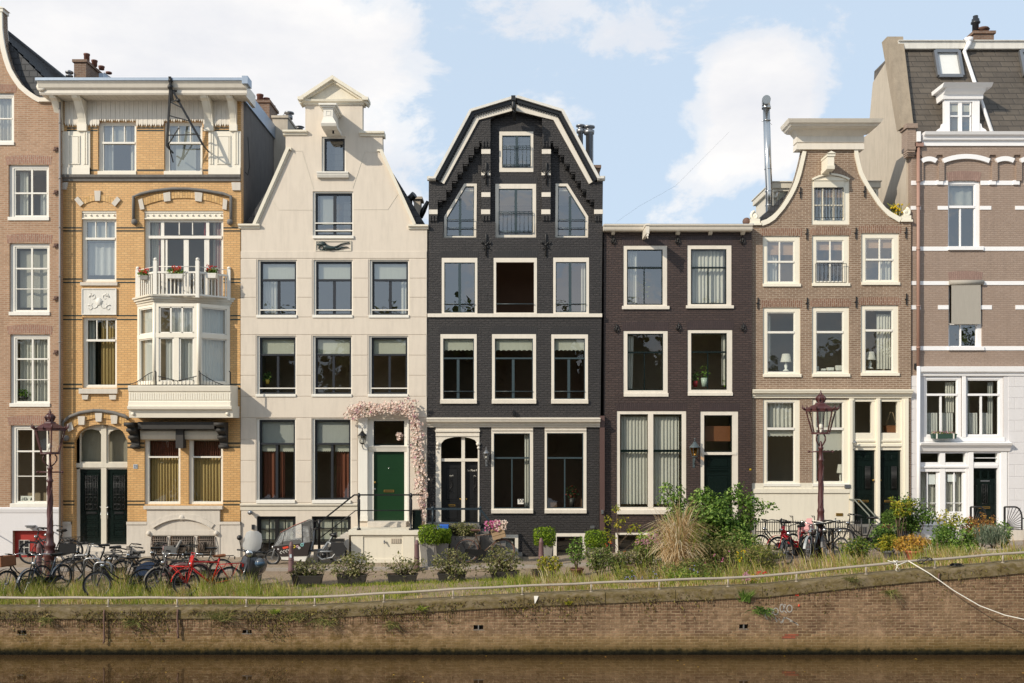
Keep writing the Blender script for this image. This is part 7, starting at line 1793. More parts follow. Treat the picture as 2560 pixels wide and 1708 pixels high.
for px0,px1,Y,h_,lb in ((183,240,27.2,.78,'galvanised bicycle stand furthest back among the parked bicycles'),(210,252,26.5,.8,'galvanised bicycle stand in the middle of the left bicycle row'),(236,279,25.7,.82,'galvanised bicycle stand behind the front black bicycle')):
    mb=MB();X0,_,Z=place_px(px0,Y);X1,_,Z1=place_px(px1,Y);r_=.12;P=[(X0,Y,Z-.1),(X0,Y,Z+h_-r_)]+[(X0+r_*(1-math.cos(k*.39)),Y,Z+h_-r_+r_*math.sin(k*.39)) for k in range(1,5)]+[(X1-r_*(1-math.sin(k*.39)),Y,Z+h_-r_+r_*math.cos(k*.39)) for k in range(0,4)]+[(X1,Y,Z+h_-r_),(X1,Y,Z-.1)]
    mb.tube(P,.026,8);solo('bicycle_stand',mb,STEEL,lb,'bicycle stand','galvanised bicycle stands')
mb=MB();Y=26.6;X0,_,Z=place_px(424,Y);X1,_,Z1=place_px(524,Y);r_=.3;h_=.62
mb.tube([(X0,Y,Z-.1),(X0,Y,Z+h_-r_)]+[(X0+r_*(1-math.cos(k*.39)),Y,Z+h_-r_+r_*math.sin(k*.39)) for k in range(1,5)]+[(X1-r_*(1-math.sin(k*.39)),Y,Z+h_-r_+r_*math.cos(k*.39)) for k in range(0,4)]+[(X1,Y,Z+h_-r_),(X1,Y,Z-.1)],.06,10)
solo('tube_barrier',mb,MAROON,'thick dark maroon hoop barrier behind the red bicycle','barrier')

# ================================================================== bicycles
RIMS=paint('dull steel rims','#77777a',.45,.1,0,0,.6)
def bike(px,Y,yaw,label,col='#1a1a1b',lean=0,tyre=RUBBER,step=True,bar=BLACK,saddle=BLACK,chain=None,crate=None,frack=None,rrack=True,skirt=None,seat=None,R_=.345,barw=.3,disc=False,guard=True,group='parked bicycles',thick=1.0,lightc=CHROME,dz=0,name='bicycle',cat='bicycle'):
    """px: where the front wheel meets the view, yaw: heading of the front"""
    key='bicycle paint '+(col if isinstance(col,str) else 'x');fm=MATS.get(key) or paint(key,col,.35,.12)
    cy,sy=math.cos(R(yaw)),math.sin(R(yaw));Xf=(px-CX)*Y/F;X0,Y0=Xf-.55*cy,Y-.55*sy
    Z=min(ground(X0,Y0),9)+dz
    t=thing(name,label,cat,(X0,Y0,Z),group);ORG[t.name]=Vector((0,0,0));t.rotation_euler=(R(lean),0,R(yaw))
    sc,ht,hb,bbk,ra,fa=(-.27,0,.8),(.36,0,.93),(.405,0,.72),(-.08,0,.28),(-.55,0,R_),(.55,0,R_)
    mb=MB();k_=thick
    mb.tube([bbk,sc,(-.3,0,.93)],.017*k_,8);mb.tube([ht,hb],.02*k_,8);mb.tube([hb,(.2,0,.48),bbk] if step else [hb,bbk],.02*k_,8)
    if step:mb.tube([(.38,0,.85),(.22,0,.62),(.02,0,.47),(-.14,0,.45)],.016*k_,8)
    else:mb.tube([(.37,0,.88),(-.26,0,.82)],.017*k_,8)
    for s_ in (-1,1):mb.tube([bbk,(-.3,s_*.045,.31),(-.55,s_*.06,R_)],.010,6);mb.tube([(-.26,0,.78),(-.35,s_*.05,.66),(-.55,s_*.06,R_)],.009,6)
    mb.build('frame',fm,t)
    mb=MB()
    for s_ in (-1,1):mb.tube([(.405,0,.72),(.42,s_*.045,.68),(.48,s_*.055,.52),(.55,s_*.06,R_)],.011,6)
    mb.build('fork',fm,t)
    for cx in (.55,-.55):
        mb=MB();n_=28;mb.tube([(cx+(R_-.02)*math.cos(2*math.pi*k/n_),0,R_+(R_-.02)*math.sin(2*math.pi*k/n_)) for k in range(n_)],.021,6,True);w_=mb.build('wheel',tyre,t)
        mb=MB();mb.tube([(cx+(R_-.05)*math.cos(2*math.pi*k/n_),0,R_+(R_-.05)*math.sin(2*math.pi*k/n_)) for k in range(n_)],.013,5,True);mb.tube([(cx,-.05,R_),(cx,.05,R_)],.024,8)
        for k in range(18):a=2*math.pi*k/18;mb.bar((cx+.02*math.cos(a+.4),.02*(-1)**k,R_+.02*math.sin(a+.4)),(cx+(R_-.05)*math.cos(a),0,R_+(R_-.05)*math.sin(a)),.0045)
        if disc and cx>0:mb.lathe([(.09,-.004),(.09,.004)],0,0,0,18);k=len(mb.v)-36;mb.v[k:]=[(cx+u,-.06+w__,R_+v) for u,v,w__ in mb.v[k:]]
        mb.build('rim',RIMS,w_)
        if guard:
            mb=MB();a0,a1=(.0,2.6) if cx<0 else (.5,2.9);P=[(cx+(R_+.035)*math.cos(a0+(a1-a0)*k/12+(.3 if cx<0 else -.35)),R_+(R_+.035)*math.sin(a0+(a1-a0)*k/12+(.3 if cx<0 else -.35))) for k in range(13)]
            for a,b_ in zip(P,P[1:]):mb.add([(a[0],-.032,a[1]),(b_[0],-.032,b_[1]),(b_[0],0,b_[1]+.008),(a[0],0,a[1]+.008),(b_[0],.032,b_[1]),(a[0],.032,a[1])],[(0,1,2,3),(3,2,4,5)],True)
            mb.build('mudguard',fm,t)
    mb=MB();mb.tube([(.36,0,.93),(.345,0,1.02)],.014,8);w2=barw
    for s_ in (-1,1):mb.tube([(.345,0,1.02),(.4,s_*.08,1.05),(.33,s_*w2*.85,1.09),(.2,s_*w2,1.07),(.08,s_*w2*1.03,1.04)],.012,6);mb.tube([(.3,s_*w2*.9,1.07),(.2,s_*w2*.9,1.04)],.006,4)
    hb_=mb.build('handlebar',bar,t)
    mb=MB()
    for s_ in (-1,1):mb.tube([(.2,s_*w2,1.07),(.07,s_*w2*1.03,1.04)],.019,7)
    mb.build('grip',RUBBER,hb_)
    mb=MB();sg=[(-.44,.1,.04),(-.38,.11,.035),(-.3,.075,.03),(-.2,.035,.025),(-.14,.02,.02)];vs,fs=[],[]
    for x_,hw,th in sg:vs+=[(x_,-hw,1.0),(x_,-hw*.6,1.0+th*.6),(x_,0,1.0+th*.4),(x_,hw*.6,1.0+th*.6),(x_,hw,1.0),(x_,hw*.7,.95),(x_,-hw*.7,.95)]
    for i in range(4):
        for j in range(7):fs.append((i*7+j,i*7+(j+1)%7,(i+1)*7+(j+1)%7,(i+1)*7+j))
    fs+=[tuple(range(7)),tuple(28+j for j in range(6,-1,-1))];mb.add(vs,fs,True);mb.tube([(-.3,0,.92),(-.31,0,.97)],.012,6);mb.build('saddle',saddle,t)
    if rrack:
        mb=MB();zr=R_*2+.07
        for s_ in (-1,1):mb.tube([(-.3,s_*.06,zr),(-.88,s_*.065,zr)],.008,5);mb.tube([(-.78,s_*.065,zr),(-.57,s_*.07,R_)],.007,5)
        for xx in (-.32,-.5,-.68,-.88):mb.tube([(xx,-.065,zr),(xx,.065,zr)],.007,5)
        mb.tube([(-.3,0,zr),(-.26,0,.78)],.008,5);mb.box(-.92,-.89,-.04,.04,zr-.1,zr-.02);mb.build('rear_rack',fm if frack=='post' else IRON,t)
    mb=MB();mb.xprof([(-.0,0)]*3,0,0) if False else None
    cc_=[(-.6,R_-.05),(-.62,R_),(-.58,R_+.06),(-.08,.40),(.03,.34),(.04,.24),(-.05,.17),(-.3,.22)]
    mb.prism([(a,b_) for a,b_ in cc_],-.085,-.05);mb.build('chain_case',BLACK,t)
    mb=MB();mb.bar((-.08,-.1,.28),(.06,-.1,.2),.02);mb.bar((-.08,.1,.28),(-.22,.1,.36),.02);mb.box(.02,.1,-.19,-.1,.19,.21);mb.box(-.27,-.18,.1,.19,.35,.37);mb.tube([(-.08,-.1,.28),(-.08,.1,.28)],.018,6);mb.tube([(-.1,.05,.27),(-.18,.2,.02)],.01,5);mb.build('crank',IRON,t)
    mb=MB();mb.lathe([(.02,-.05),(.045,-.02),(.05,.03),(.04,.04)],0,0,0,10);mb.v=[(.43+c_,a,.82+b_) for a,b_,c_ in mb.v];mb.build('headlight',lightc,t)
    if frack:
        m2=fm;mb=MB()
        for s_ in (-1,1):mb.tube([(.56,s_*.09,R_),(.5,s_*.16,.72),(.5,s_*.17,.76),(.92,s_*.17,.8)],.01,6);mb.tube([(.57,s_*.09,R_),(.72,s_*.15,.6),(.88,s_*.17,.8)],.01,6)
        for xx in (.5,.64,.78,.92):mb.tube([(xx,-.17,.765+(xx-.5)*.09),(xx,.17,.765+(xx-.5)*.09)],.009,6)
        mb.tube([(.47,-.15,.74),(.36,-.14,1.1),(.36,.14,1.1),(.47,.15,.74)],.011,6);mb.build('front_carrier',m2,t)
        mb=MB();mb.add([(.455,-.1,.78),(.455,.1,.78),(.385,.1,1.06),(.385,-.1,1.06),(.44,-.1,.775),(.44,.1,.775),(.37,.1,1.055),(.37,-.1,1.055)],[(0,1,2,3),(7,6,5,4),(0,4,5,1),(1,5,6,2),(2,6,7,3),(3,7,4,0)]);mb.build('carrier_board',fm if frack=='post' else POTGREY,t)
    if crate:
        mb=MB();zc=.8;mb.box(.42,.86,-.22,.22,zc,zc+.02);mb.box(.42,.44,-.22,.22,zc,zc+.26);mb.box(.84,.86,-.22,.22,zc,zc+.26);mb.box(.42,.86,-.22,-.2,zc,zc+.26);mb.box(.42,.86,.2,.22,zc,zc+.26);mb.build('front_crate',crate,t)
    if skirt:
        mb=MB();P=[(-.55,R_+.02)]+[(-.55+(R_+.03)*math.cos(a*.19+.1),R_+(R_+.03)*math.sin(a*.19+.1)) for a in range(11)]
        for s_ in (-.068,.06):mb.prism(P,s_,s_+.008)
        mb.build('skirt_guard',skirt,t)
    if seat:
        mb=MB();mb.add([(-.78,-.13,.82),(-.45,-.13,.82),(-.45,.13,.82),(-.78,.13,.82),(-.95,-.06,1.16),(-.95,.06,1.16),(-.91,-.08,1.16),(-.91,.08,1.16),(-.74,-.16,.86),(-.45,-.16,.86),(-.45,.16,.86),(-.74,.16,.86)],[(0,3,2,1),(0,4,5,3),(8,9,10,11),(8,11,7,6),(4,6,7,5),(0,8,6,4),(3,5,7,11),(0,1,9,8),(2,3,11,10),(1,2,10,9)])
        for s_ in (-1,1):mb.box(-.8,-.5,s_*.15-.012,s_*.15+.012,.84,1.0);mb.box(-.52,-.46,s_*.15-.02,s_*.15+.02,.5,.84)
        mb.build('child_seat',seat,t)
    return t
DENIM=paint('dark blue starry cloth','#1f3350',.8,.4)
bike(18,25.15,248,'black bicycle with tan leather front bag at the far left end','#191c22',4,bar=CHROME,crate=LEATHER,group='bicycles by the left street lamp')
bike(71,25.3,250,'blue grey ladies bicycle with chrome handlebar standing just left of the lamp base','#39434f',-3,bar=CHROME,group='bicycles by the left street lamp')
bike(78,29.9,205,'black bicycle with raised handlebar parked before the red basement door','#18181a',3,group='bicycles by the left street lamp',dz=.1)
bike(112,30.4,150,'black bicycle with rear carrier leaning at the wall right of the lamp post','#1b1b1d',-3,group='bicycles by the left street lamp',dz=.12)
bike(178,27.4,203,'black bicycle with fat tyre and black front crate right of the lamp','#141415',3,crate=POTBLACK,thick=1.4,group='bicycles in the left row')
bike(205,26.9,214,'black bicycle with tan tyres, chrome handlebar and grey front carrier board','#1d1d1f',-2,TYREB,bar=CHROME,frack='grey',group='bicycles in the left row')
bike(243,25.05,206,'black mens bicycle nearest the rail with its front wheel turned into the tall grass','#17181a',4,step=True,tyre=RUBBER,group='bicycles in the left row')
bike(262,26.2,191,'black bicycle with dark blue starry skirt guard over the rear wheel','#151517',2,skirt=DENIM,step=False,group='bicycles in the left row')
bike(308,26.9,205,'black bicycle carrying a pale grey child seat behind its saddle','#1a1a1c',-3,seat=POTGREY,group='bicycles in the left row')
bike(368,27.3,195,'black bicycle furthest back behind the grey one, only rear wheel showing','#202022',2,group='bicycles in the left row')
bike(393,25.55,226,'grey bicycle with curved chrome handlebar between the blue skirted and red bicycles','#6b665f',-4,bar=CHROME,step=False,group='bicycles in the left row')
bike(447,26.9,196,'olive grey bicycle with black saddle half hidden behind the red bicycle','#4c4f4a',2,group='bicycles in the left row')
bike(466,25.3,212,'bright red transport bicycle with red front carrier and brown saddle','#c0231c',3,step=False,bar=CHROME,saddle=LEATHER,frack='post',thick=1.35,group='bicycles in the left row')
bike(1903,28.9,200,'black bicycle leaning at the area railing left of the red framed one','#1d1f21',3,R_=.33,group='bicycles by the right street lamp')
bike(1943,28.2,196,'bicycle with thick red down tube and disc brake front wheel','#c41e28',-2,R_=.32,disc=True,thick=2.4,group='bicycles by the right street lamp')
bike(1972,26.9,228,'black bicycle with a pale pink child seat behind its grey saddle','#26282b',5,seat=paint('pale pink plastic','#bd8a88',.5),group='bicycles by the right street lamp',skirt=None)
bike(2018,27.2,238,'silver grey bicycle in front of the right lamp base','#8a8f90',-3,bar=CHROME,step=False,group='bicycles by the right street lamp')
bike(2063,27.3,243,'black bicycle with tan tyres and wide white handlebar right of the lamp base','#1e1e20',3,TYREB,bar=WHITE,barw=.36,group='bicycles by the right street lamp')
bike(2100,27.2,292,'black mountain bicycle with its front wheel pointing out to the quay','#202226',-6,step=False,R_=.33,guard=False,rrack=False,group='bicycles by the right street lamp')
bike(2108,29.4,172,'black bicycle at the area railing beside the cream doorway steps','#17181a',3,group='bicycles by the right street lamp')
# rustic bicycle used as a flower stand
fb=bike(1258,30.25,2,'rusty old bicycle used as a flower stand before the black house','#5d4a3d',0,RUST,step=False,bar=RUST,saddle=RUST,R_=.36,guard=False,group='decorated old bicycle',dz=.06)
# ------------------------------------------------------------------ cargo bicycle, side on
Y=30.35;c=Conv(640,1240,.153191,Y);X0=c.x(700);Z0=ground(X0,Y)+.03
t=thing('cargo_bicycle','electric cargo bicycle with black box and clear rain tent before the white house','cargo bicycle',(X0,Y,Z0))
GREYAL=paint('silver grey cargo frame','#8f9192',.4,.08,0,.1,.3)
CB=paint('dark brown cargo box','#2b2321',.5,.15)
def wheel_at(cx,cz,r_,tyre=RUBBER):
    mb=MB();n_=28;mb.tube([(cx+(r_-.03)*math.cos(2*math.pi*k/n_),Y,cz+(r_-.03)*math.sin(2*math.pi*k/n_)) for k in range(n_)],.03,7,True);w_=mb.build('wheel',tyre,t)
    mb=MB();mb.tube([(cx+(r_-.07)*math.cos(2*math.pi*k/n_),Y,cz+(r_-.07)*math.sin(2*math.pi*k/n_)) for k in range(n_)],.014,5,True);mb.tube([(cx,Y-.06,cz),(cx,Y+.06,cz)],.045,10)
    for k in range(16):a=2*math.pi*k/16;mb.bar((cx,Y,cz),(cx+(r_-.06)*math.cos(a),Y,cz+(r_-.06)*math.sin(a)),.006)
    mb.build('rim',STEEL,w_)
wheel_at(c.x(270),c.z(1000),c.d(135));wheel_at(c.x(1330),c.z(930),c.d(165))
box=[(315,812),(925,748),(905,800),(868,958),(440,968),(345,850)]
mb=MB();mb.prism([c.p(*q) for q in box],Y-.3,Y+.3);bo=mb.build('cargo_box',CB,t)
mb=MB()
for i in range(5):
    a,b_=430+i*45,905-i*12;mb.ribbon([c.p(a+30,b_-25),c.p(a,b_),c.p(a+30,b_+18)],.018,Y-.304,Y-.296)
mb.build('box_marking',OLDWHITE,bo)
for (a,b_,r_,cc_) in ((655,808,26,'#c8b43c'),(710,805,20,'#c9a5ad'),(740,830,20,'#d8d8d4'),(785,780,28,'#7fb3b0'),(400,850,14,'#e0dcd8'),(810,755,10,'#9fb9d6')):
    mb=MB();X,Z=c.p(a,b_);mb.prism([(X+c.d(r_)*math.cos(k*.524),Z+c.d(r_)*math.sin(k*.524)) for k in range(12)],Y-.306,Y-.296)
    mb.prism([(X+c.d(r_)*.45*math.cos(k*.785),Z+c.d(r_)*.45*math.sin(k*.785)) for k in range(8)],Y-.309,Y-.3,1);mb.build('sticker',[paint('sticker '+cc_,cc_,.5,.05),CB],bo)
mb=MB();mb.prism([c.p(470,818),c.p(560,800),c.p(565,830),c.p(480,850)],Y-.305,Y-.296);mb.build('sticker',paint('orange red sticker','#d8452a',.5),bo)
mb=MB();mb.prism([c.p(440,968),c.p(868,958),c.p(830,1050),c.p(450,1020)],Y-.28,Y+.28);mb.build('box_floor',OLDWHITE,t)
CLR=NT('clear rain tent');tr_=CLR.n('ShaderNodeBsdfTransparent');gl_=CLR.n('ShaderNodeBsdfPrincipled');gl_.inputs['Base Color'].default_value=(.55,.55,.53,1);gl_.inputs['Roughness'].default_value=.15
mx_=CLR.n('ShaderNodeMixShader');CLR.l(CLR.ramp(CLR.noise(CLR.pos(),9,4),[(.35,.18),(.7,.5)]),mx_.inputs[0]);CLR.l(tr_.outputs[0],mx_.inputs[1]);CLR.l(gl_.outputs[0],mx_.inputs[2]);CLR.l(mx_.outputs[0],CLR.out.inputs[0])
tp=[(320,805),(430,590),(640,480),(850,395),(905,385),(915,740)]
mb=MB();P=[c.p(*q) for q in tp];n_=len(P)
vs=[(x,Y-(.29 if i in (0,5) else.2),z) for i,(x,z) in enumerate(P)]+[(x,Y+(.29 if i in (0,5) else.2),z) for i,(x,z) in enumerate(P)]
mb.add(vs,[tuple(range(n_-1,-1,-1)),tuple(range(n_,2*n_))]+[(i,i+1,n_+i+1,n_+i) for i in range(n_-1)]);te=mb.build('rain_tent',CLR.m,t)
mb=MB()
for sg in (-1,1):
    for L in ([(320,805),(430,590),(640,480),(850,395),(905,385),(915,740),(320,805)],[(790,740),(770,430)],[(640,480),(790,740)] if False else [(460,770),(500,570)]):mb.tube([(c.x(a),Y+sg*(.29 if b_>700 else.21),c.z(b_)) for a,b_ in L],.014,5)
    mb.add([(c.x(785),Y+sg*.262,c.z(745)),(c.x(775),Y+sg*.215,c.z(440)),(c.x(905),Y+sg*.21,c.z(390)),(c.x(915),Y+sg*.292,c.z(742))],[(0,1,2,3)])
    mb.add([(c.x(400),Y+sg*.293,c.z(798)),(c.x(460),Y+sg*.277,c.z(730)),(c.x(740),Y+sg*.275,c.z(690)),(c.x(790),Y+sg*.294,c.z(748))],[(0,1,2,3)])
mb.build('tent_trim',paint('grey tent cloth','#4e4c4a',.7,.3),te)
mb=MB();mb.tube([(c.x(425),Y-.2,c.z(592)),(c.x(640),Y-.2,c.z(478)),(c.x(850),Y-.2,c.z(393))],.016,6);mb.build('tent_piping',paint('orange piping','#d8664a',.6),te)
mb=MB();tb=lambda L,r_=.03,dy=0:mb.tube([(c.x(a),Y+dy,c.z(b_)) for a,b_ in L],r_,8)
tb([(930,740),(870,970),(820,1050)],.03);tb([(885,895),(1090,880),(1180,750)],.04);tb([(1180,750),(1310,820),(1330,900),(1250,1000),(1080,1035),(1000,960),(1030,905),(1300,905)],.028,-.06);tb([(1180,750),(1310,820),(1330,900),(1250,1000),(1080,1035),(1000,960),(1030,905),(1300,905)],.022,.06)
tb([(1120,890),(1220,700),(1250,650)],.025);tb([(320,830),(300,900),(270,1000)],.018,-.06);tb([(320,830),(300,900),(270,1000)],.018,.06);tb([(345,860),(420,1000),(470,1030)],.03);tb([(930,880),(945,560)],.022);tb([(1055,1030),(1062,1080)],.02)
tb([(470,1030),(820,1050)],.03);tb([(320,830),(345,862)],.03);tb([(300,840),(320,830)],.06)
mb.build('frame',GREYAL,t)
mb=MB();mb.tube([(c.x(1040),Y-.28,c.z(530)),(c.x(960),Y-.26,c.z(525)),(c.x(940),Y,c.z(560)),(c.x(960),Y+.26,c.z(525)),(c.x(1040),Y+.28,c.z(530))],.016,7);mb.build('handlebar',IRON,t)
mb=MB();mb.tube([(c.x(1200),Y,c.z(625)),(c.x(1260),Y,c.z(640)),(c.x(1320),Y,c.z(635))],[.03,.07,.09],8);mb.tube([(c.x(1225),Y,c.z(720)),(c.x(1255),Y,c.z(645))],.016,6);mb.build('saddle',BLACK,t)
mb=MB();mb.box(c.x(1220),c.x(1440),Y-.09,Y+.09,c.z(745),c.z(700));mb.tube([(c.x(1400),Y-.08,c.z(740)),(c.x(1330),Y-.08,c.z(930))],.012,5);mb.build('rear_rack',IRON,t)
mb=MB();mb.prism([c.p(1235,750),c.p(1430,750),c.p(1490,860),c.p(1420,960),c.p(1330,980),c.p(1240,860)],Y-.16,Y-.08);mb.build('pannier',paint('black pannier','#1f1e1f',.7,.2),t)
mb=MB();mb.lathe([(.085,-.05),(.085,.05)],0,0,0,14);mb.v=[(c.x(1105)+a,Y+w__,c.z(965)+b_) for a,b_,w__ in mb.v];mb.bar((c.x(1105),Y-.09,c.z(965)),(c.x(1150),Y-.09,c.z(1010)),.025);mb.build('motor',BLACK,t)
mb=MB();mb.tube([(c.x(740),Y-.2,c.z(1040)),(c.x(715),Y-.22,c.z(1110))],.014,6);mb.tube([(c.x(430),Y-.15,c.z(1045)),(c.x(830),Y-.15,c.z(1050))],.012,6);mb.build('kickstand',IRON,t)
mb=MB();mb.ball((c.x(285),Y-.05,c.z(835)),.05,8);mb.build('headlight',CHROME,t)
# ------------------------------------------------------------------ motor scooter
SG=paint('dark grey scooter enamel','#4a4a4c',.18,.06,0,0,.3)
X,Y,Z=place_px(612,26.0);yaw=268;cyw,syw=math.cos(R(yaw)),math.sin(R(yaw))
t=thing('motor_scooter','dark grey motor scooter with tall clear windscreen right of the red bicycle','scooter',(X-.5*cyw,Y-.5*syw,Z));ORG[t.name]=Vector((0,0,0));t.rotation_euler=(R(-6),0,R(yaw))
for cx in (.62,-.6):
    mb=MB();n_=24;mb.tube([(cx+.175*math.cos(2*math.pi*k/n_),0,.225+.175*math.sin(2*math.pi*k/n_)) for k in range(n_)],.055,8,True);w_=mb.build('wheel',RUBBER,t);mb=MB();mb.lathe([(.13,-.04),(.13,.04)],0,0,0,16);mb.v=[(cx+a,w__,.225+b_) for a,b_,w__ in mb.v];mb.build('rim',STEEL,w_)
mb=MB()
for rows in ([(.40,.38,1.0),(.5,.30,.98),(.56,.0,.97)],):
    pass
prof=[(.95,.40,.15),(.88,.42,.22),(.75,.44,.25),(.6,.45,.27),(.48,.43,.26),(.38,.38,.22),(.33,.30,.2)];vs,fs=[],[]
for z_,x_,hw in prof:
    for k in range(9):u=-1+k/4;vs.append((x_-.14*u*u+(.03 if abs(u)<.3 else 0),hw*u,z_))
    for k in range(8,-1,-1):u=-1+k/4;vs.append((x_-.05-.14*u*u,hw*u,z_))
for i in range(len(prof)-1):
    for j in range(18):fs.append((i*18+j,i*18+(j+1)%18,(i+1)*18+(j+1)%18,(i+1)*18+j))
fs+=[tuple(range(18)),tuple((len(prof)-1)*18+j for j in range(17,-1,-1))];mb.add(vs,fs,True);mb.box(.42,.475,-.035,.035,.42,.93);sh=mb.build('front_shield',SG,t)
mb=MB();mb.box(.455,.48,-.04,.04,.46,.53);mb.build('horn_grille',BLACK,sh)
mb=MB();vs,fs=[],[]
for i in range(8):
    a=-.2+i*.42
    for k in range(5):u=-1+k/2;vs.append((.62+(.25-.03*u*u)*math.cos(a),.1*u,.225+(.25-.05*u*u)*math.sin(a)))
for i in range(7):
    for k in range(4):fs.append((i*5+k,i*5+k+1,i*5+k+6,i*5+k+5))
mb.add(vs,fs,True);mb.tube([(.62,-.07,.225),(.5,-.07,.5),(.42,0,.9)],.03,8);mb.build('front_mudguard',SG,t)
mb=MB();bod=[(-.95,.05,.62,.72),(-.85,.15,.42,.76),(-.65,.2,.3,.78),(-.4,.19,.28,.76),(-.2,.15,.28,.7),(-.1,.12,.26,.5),(.1,.14,.25,.3),(.36,.16,.26,.31)];vs,fs=[],[]
for x_,hw,z0_,z1_ in bod:
    for k in range(12):a=2*math.pi*k/12;vs.append((x_,hw*math.cos(a),(z0_+z1_)/2+(z1_-z0_)/2*math.sin(a)))
for i in range(len(bod)-1):
    for k in range(12):fs.append((i*12+k,i*12+(k+1)%12,(i+1)*12+(k+1)%12,(i+1)*12+k))
fs+=[tuple(range(12)),tuple((len(bod)-1)*12+k for k in range(11,-1,-1))];mb.add(vs,fs,True);mb.build('body',SG,t)
mb=MB();mb.lathe([(.02,0),(.14,.02),(.15,.07),(.1,.1),(.02,.1)],0,0,0,14,sx=2.2);mb.v=[(a-.48,b_,w__+.77) for a,b_,w__ in mb.v];mb.build('saddle',BLACK,t)
mb=MB();mb.lathe([(.07,-.1),(.11,-.04),(.115,.05),(.09,.1),(.04,.13)],.33,0,1.0,14,sy=1.3);
for s_ in (-1,1):mb.tube([(.33,s_*.08,1.02),(.3,s_*.22,1.05),(.24,s_*.3,1.04)],[.04,.03,.025],8);mb.tube([(.24,s_*.3,1.04),(.2,s_*.4,1.03)],.022,8,mi=1)
hd=mb.build('handlebar',[SG,BLACK],t)
mb=MB();mb.lathe([(.1,0),(.1,.03),(.085,.05),(.02,.06)],0,0,0,16);mb.v=[(.44+w__,a,1.0+b_) for a,b_,w__ in mb.v];mb.build('headlight',CHROME,hd)
mb=MB()
for s_,xx in ((1,.35),(1,.3)):pass
mb.tube([(.3,-.25,1.05),(.32,-.32,1.25),(.32,-.33,1.32)],.01,6);mb.ball((.32,-.34,1.37),.07,8,sy=1);mb.tube([(.3,.25,1.05),(.3,.3,1.28)],.01,6);mb.build('mirror',IRON,hd)
WS=clothmat('milky windscreen','#dcdddc',.6);mb=MB();vs=[]
for z_,hw in ((1.02,.12),(1.15,.24),(1.35,.25),(1.52,.2),(1.58,.1)):
    for k in range(7):u=-1+k/3;vs.append((.45-.12*u*u-(z_-1.02)*.22,hw*u,z_))
mb.add(vs,[(i*7+k,i*7+k+1,i*7+k+8,i*7+k+7) for i in range(4) for k in range(6)],True);mb.build('windscreen',WS,t)
mb=MB();mb.tube([(-.1,-.15,.25),(-.15,-.3,.02)],.015,6);mb.tube([(-.1,.15,.25),(-.15,.3,.02)],.015,6);mb.build('stand',IRON,t)
mb=MB();c=src(25.9);mb.ball((c.x(650),25.9,c.z(1408)),.13,12,sz=1.05);m2=MB()
hl_=solo('helmet',mb,paint('grey motor helmet','#4d5257',.2,.1),'grey motor helmet hanging on the side of the scooter','helmet')
m2.lathe([(.131,-.05),(.136,.0),(.127,.04)],0,0,.14,16,sy=1.02);m2.v=[v for v in m2.v];o=m2.build('visor',paint('blue tinted visor','#3f5468',.1,.1));o.parent=hl_
# ================================================================== plants
def leaf(mb,p,n,d,L,W,mi=0):
    s=n.cross(d)
    if s.length<1e-4:s=Vector((1,0,0)).cross(d)
    s.normalize();d=d.normalized()
    q=[p,p+d*L*.45+s*W+n*L*.08,p+d*L,p+d*L*.45-s*W+n*L*.08]
    b=len(mb.v);mb.v.extend([tuple(v) for v in q]);mb.f+=[(b,b+1,b+2),(b,b+2,b+3)];mb.m+=[mi,mi];mb.sm+=[False,False]
def rvec():
    z=rnd.uniform(-1,1);a=rnd.uniform(0,6.283);r_=math.sqrt(1-z*z);return Vector((r_*math.cos(a),r_*math.sin(a),z))
def crown(mb,clumps,n,L,W,up=.4,shell=.45,mi=0,flat=0):
    """leaves spread through ellipsoid clumps (x, y, z, rx, ry, rz)"""
    wts=[c[3]*c[4]*c[5] for c in clumps];tot=sum(wts)
    for c,w_ in zip(clumps,wts):
        for _ in range(max(1,int(n*w_/tot))):
            o=rvec();r_=rnd.random()**shell;p=Vector((c[0]+o.x*r_*c[3],c[1]+o.y*r_*c[4],c[2]+o.z*r_*c[5]))
            nn_=(o*.8+rvec()*.8+Vector((0,0,up))).normalized();d=(rvec()+o*.5).normalized();d=d-nn_*d.dot(nn_)
            if d.length<.05:continue
            l=L*rnd.uniform(.6,1.25);leaf(mb,p,nn_,d,l,W*l/L,mi)
def blob(X0,X1,Z0,Z1,Y,depth,k,seed,fill=.36):
    """uneven outline: sub-clumps inside an ellipse"""
    r=random.Random(seed);cx,cz,rx,rz=(X0+X1)/2,(Z0+Z1)/2,(X1-X0)/2,(Z1-Z0)/2;out=[(cx,Y,cz-rz*.12,rx*.62,depth*.62,rz*.66)]
    for i in range(k):
        a=2*math.pi*(i+r.random()*.7)/k;q=r.uniform(.5,.78);f_=fill*r.uniform(.65,1.25);out.append((cx+rx*q*math.cos(a),Y+depth*.5*r.uniform(-1,1),cz+rz*q*math.sin(a),rx*f_,depth*f_*1.2,rz*f_))
    return out
def sprigs(mb,base,tips,r_=.008):
    for t_ in tips:m_=tuple((a+b_)/2+rnd.gauss(0,.03) for a,b_ in zip(base,t_));mb.tube([base,m_,t_],[r_,r_*.8,r_*.4],5)
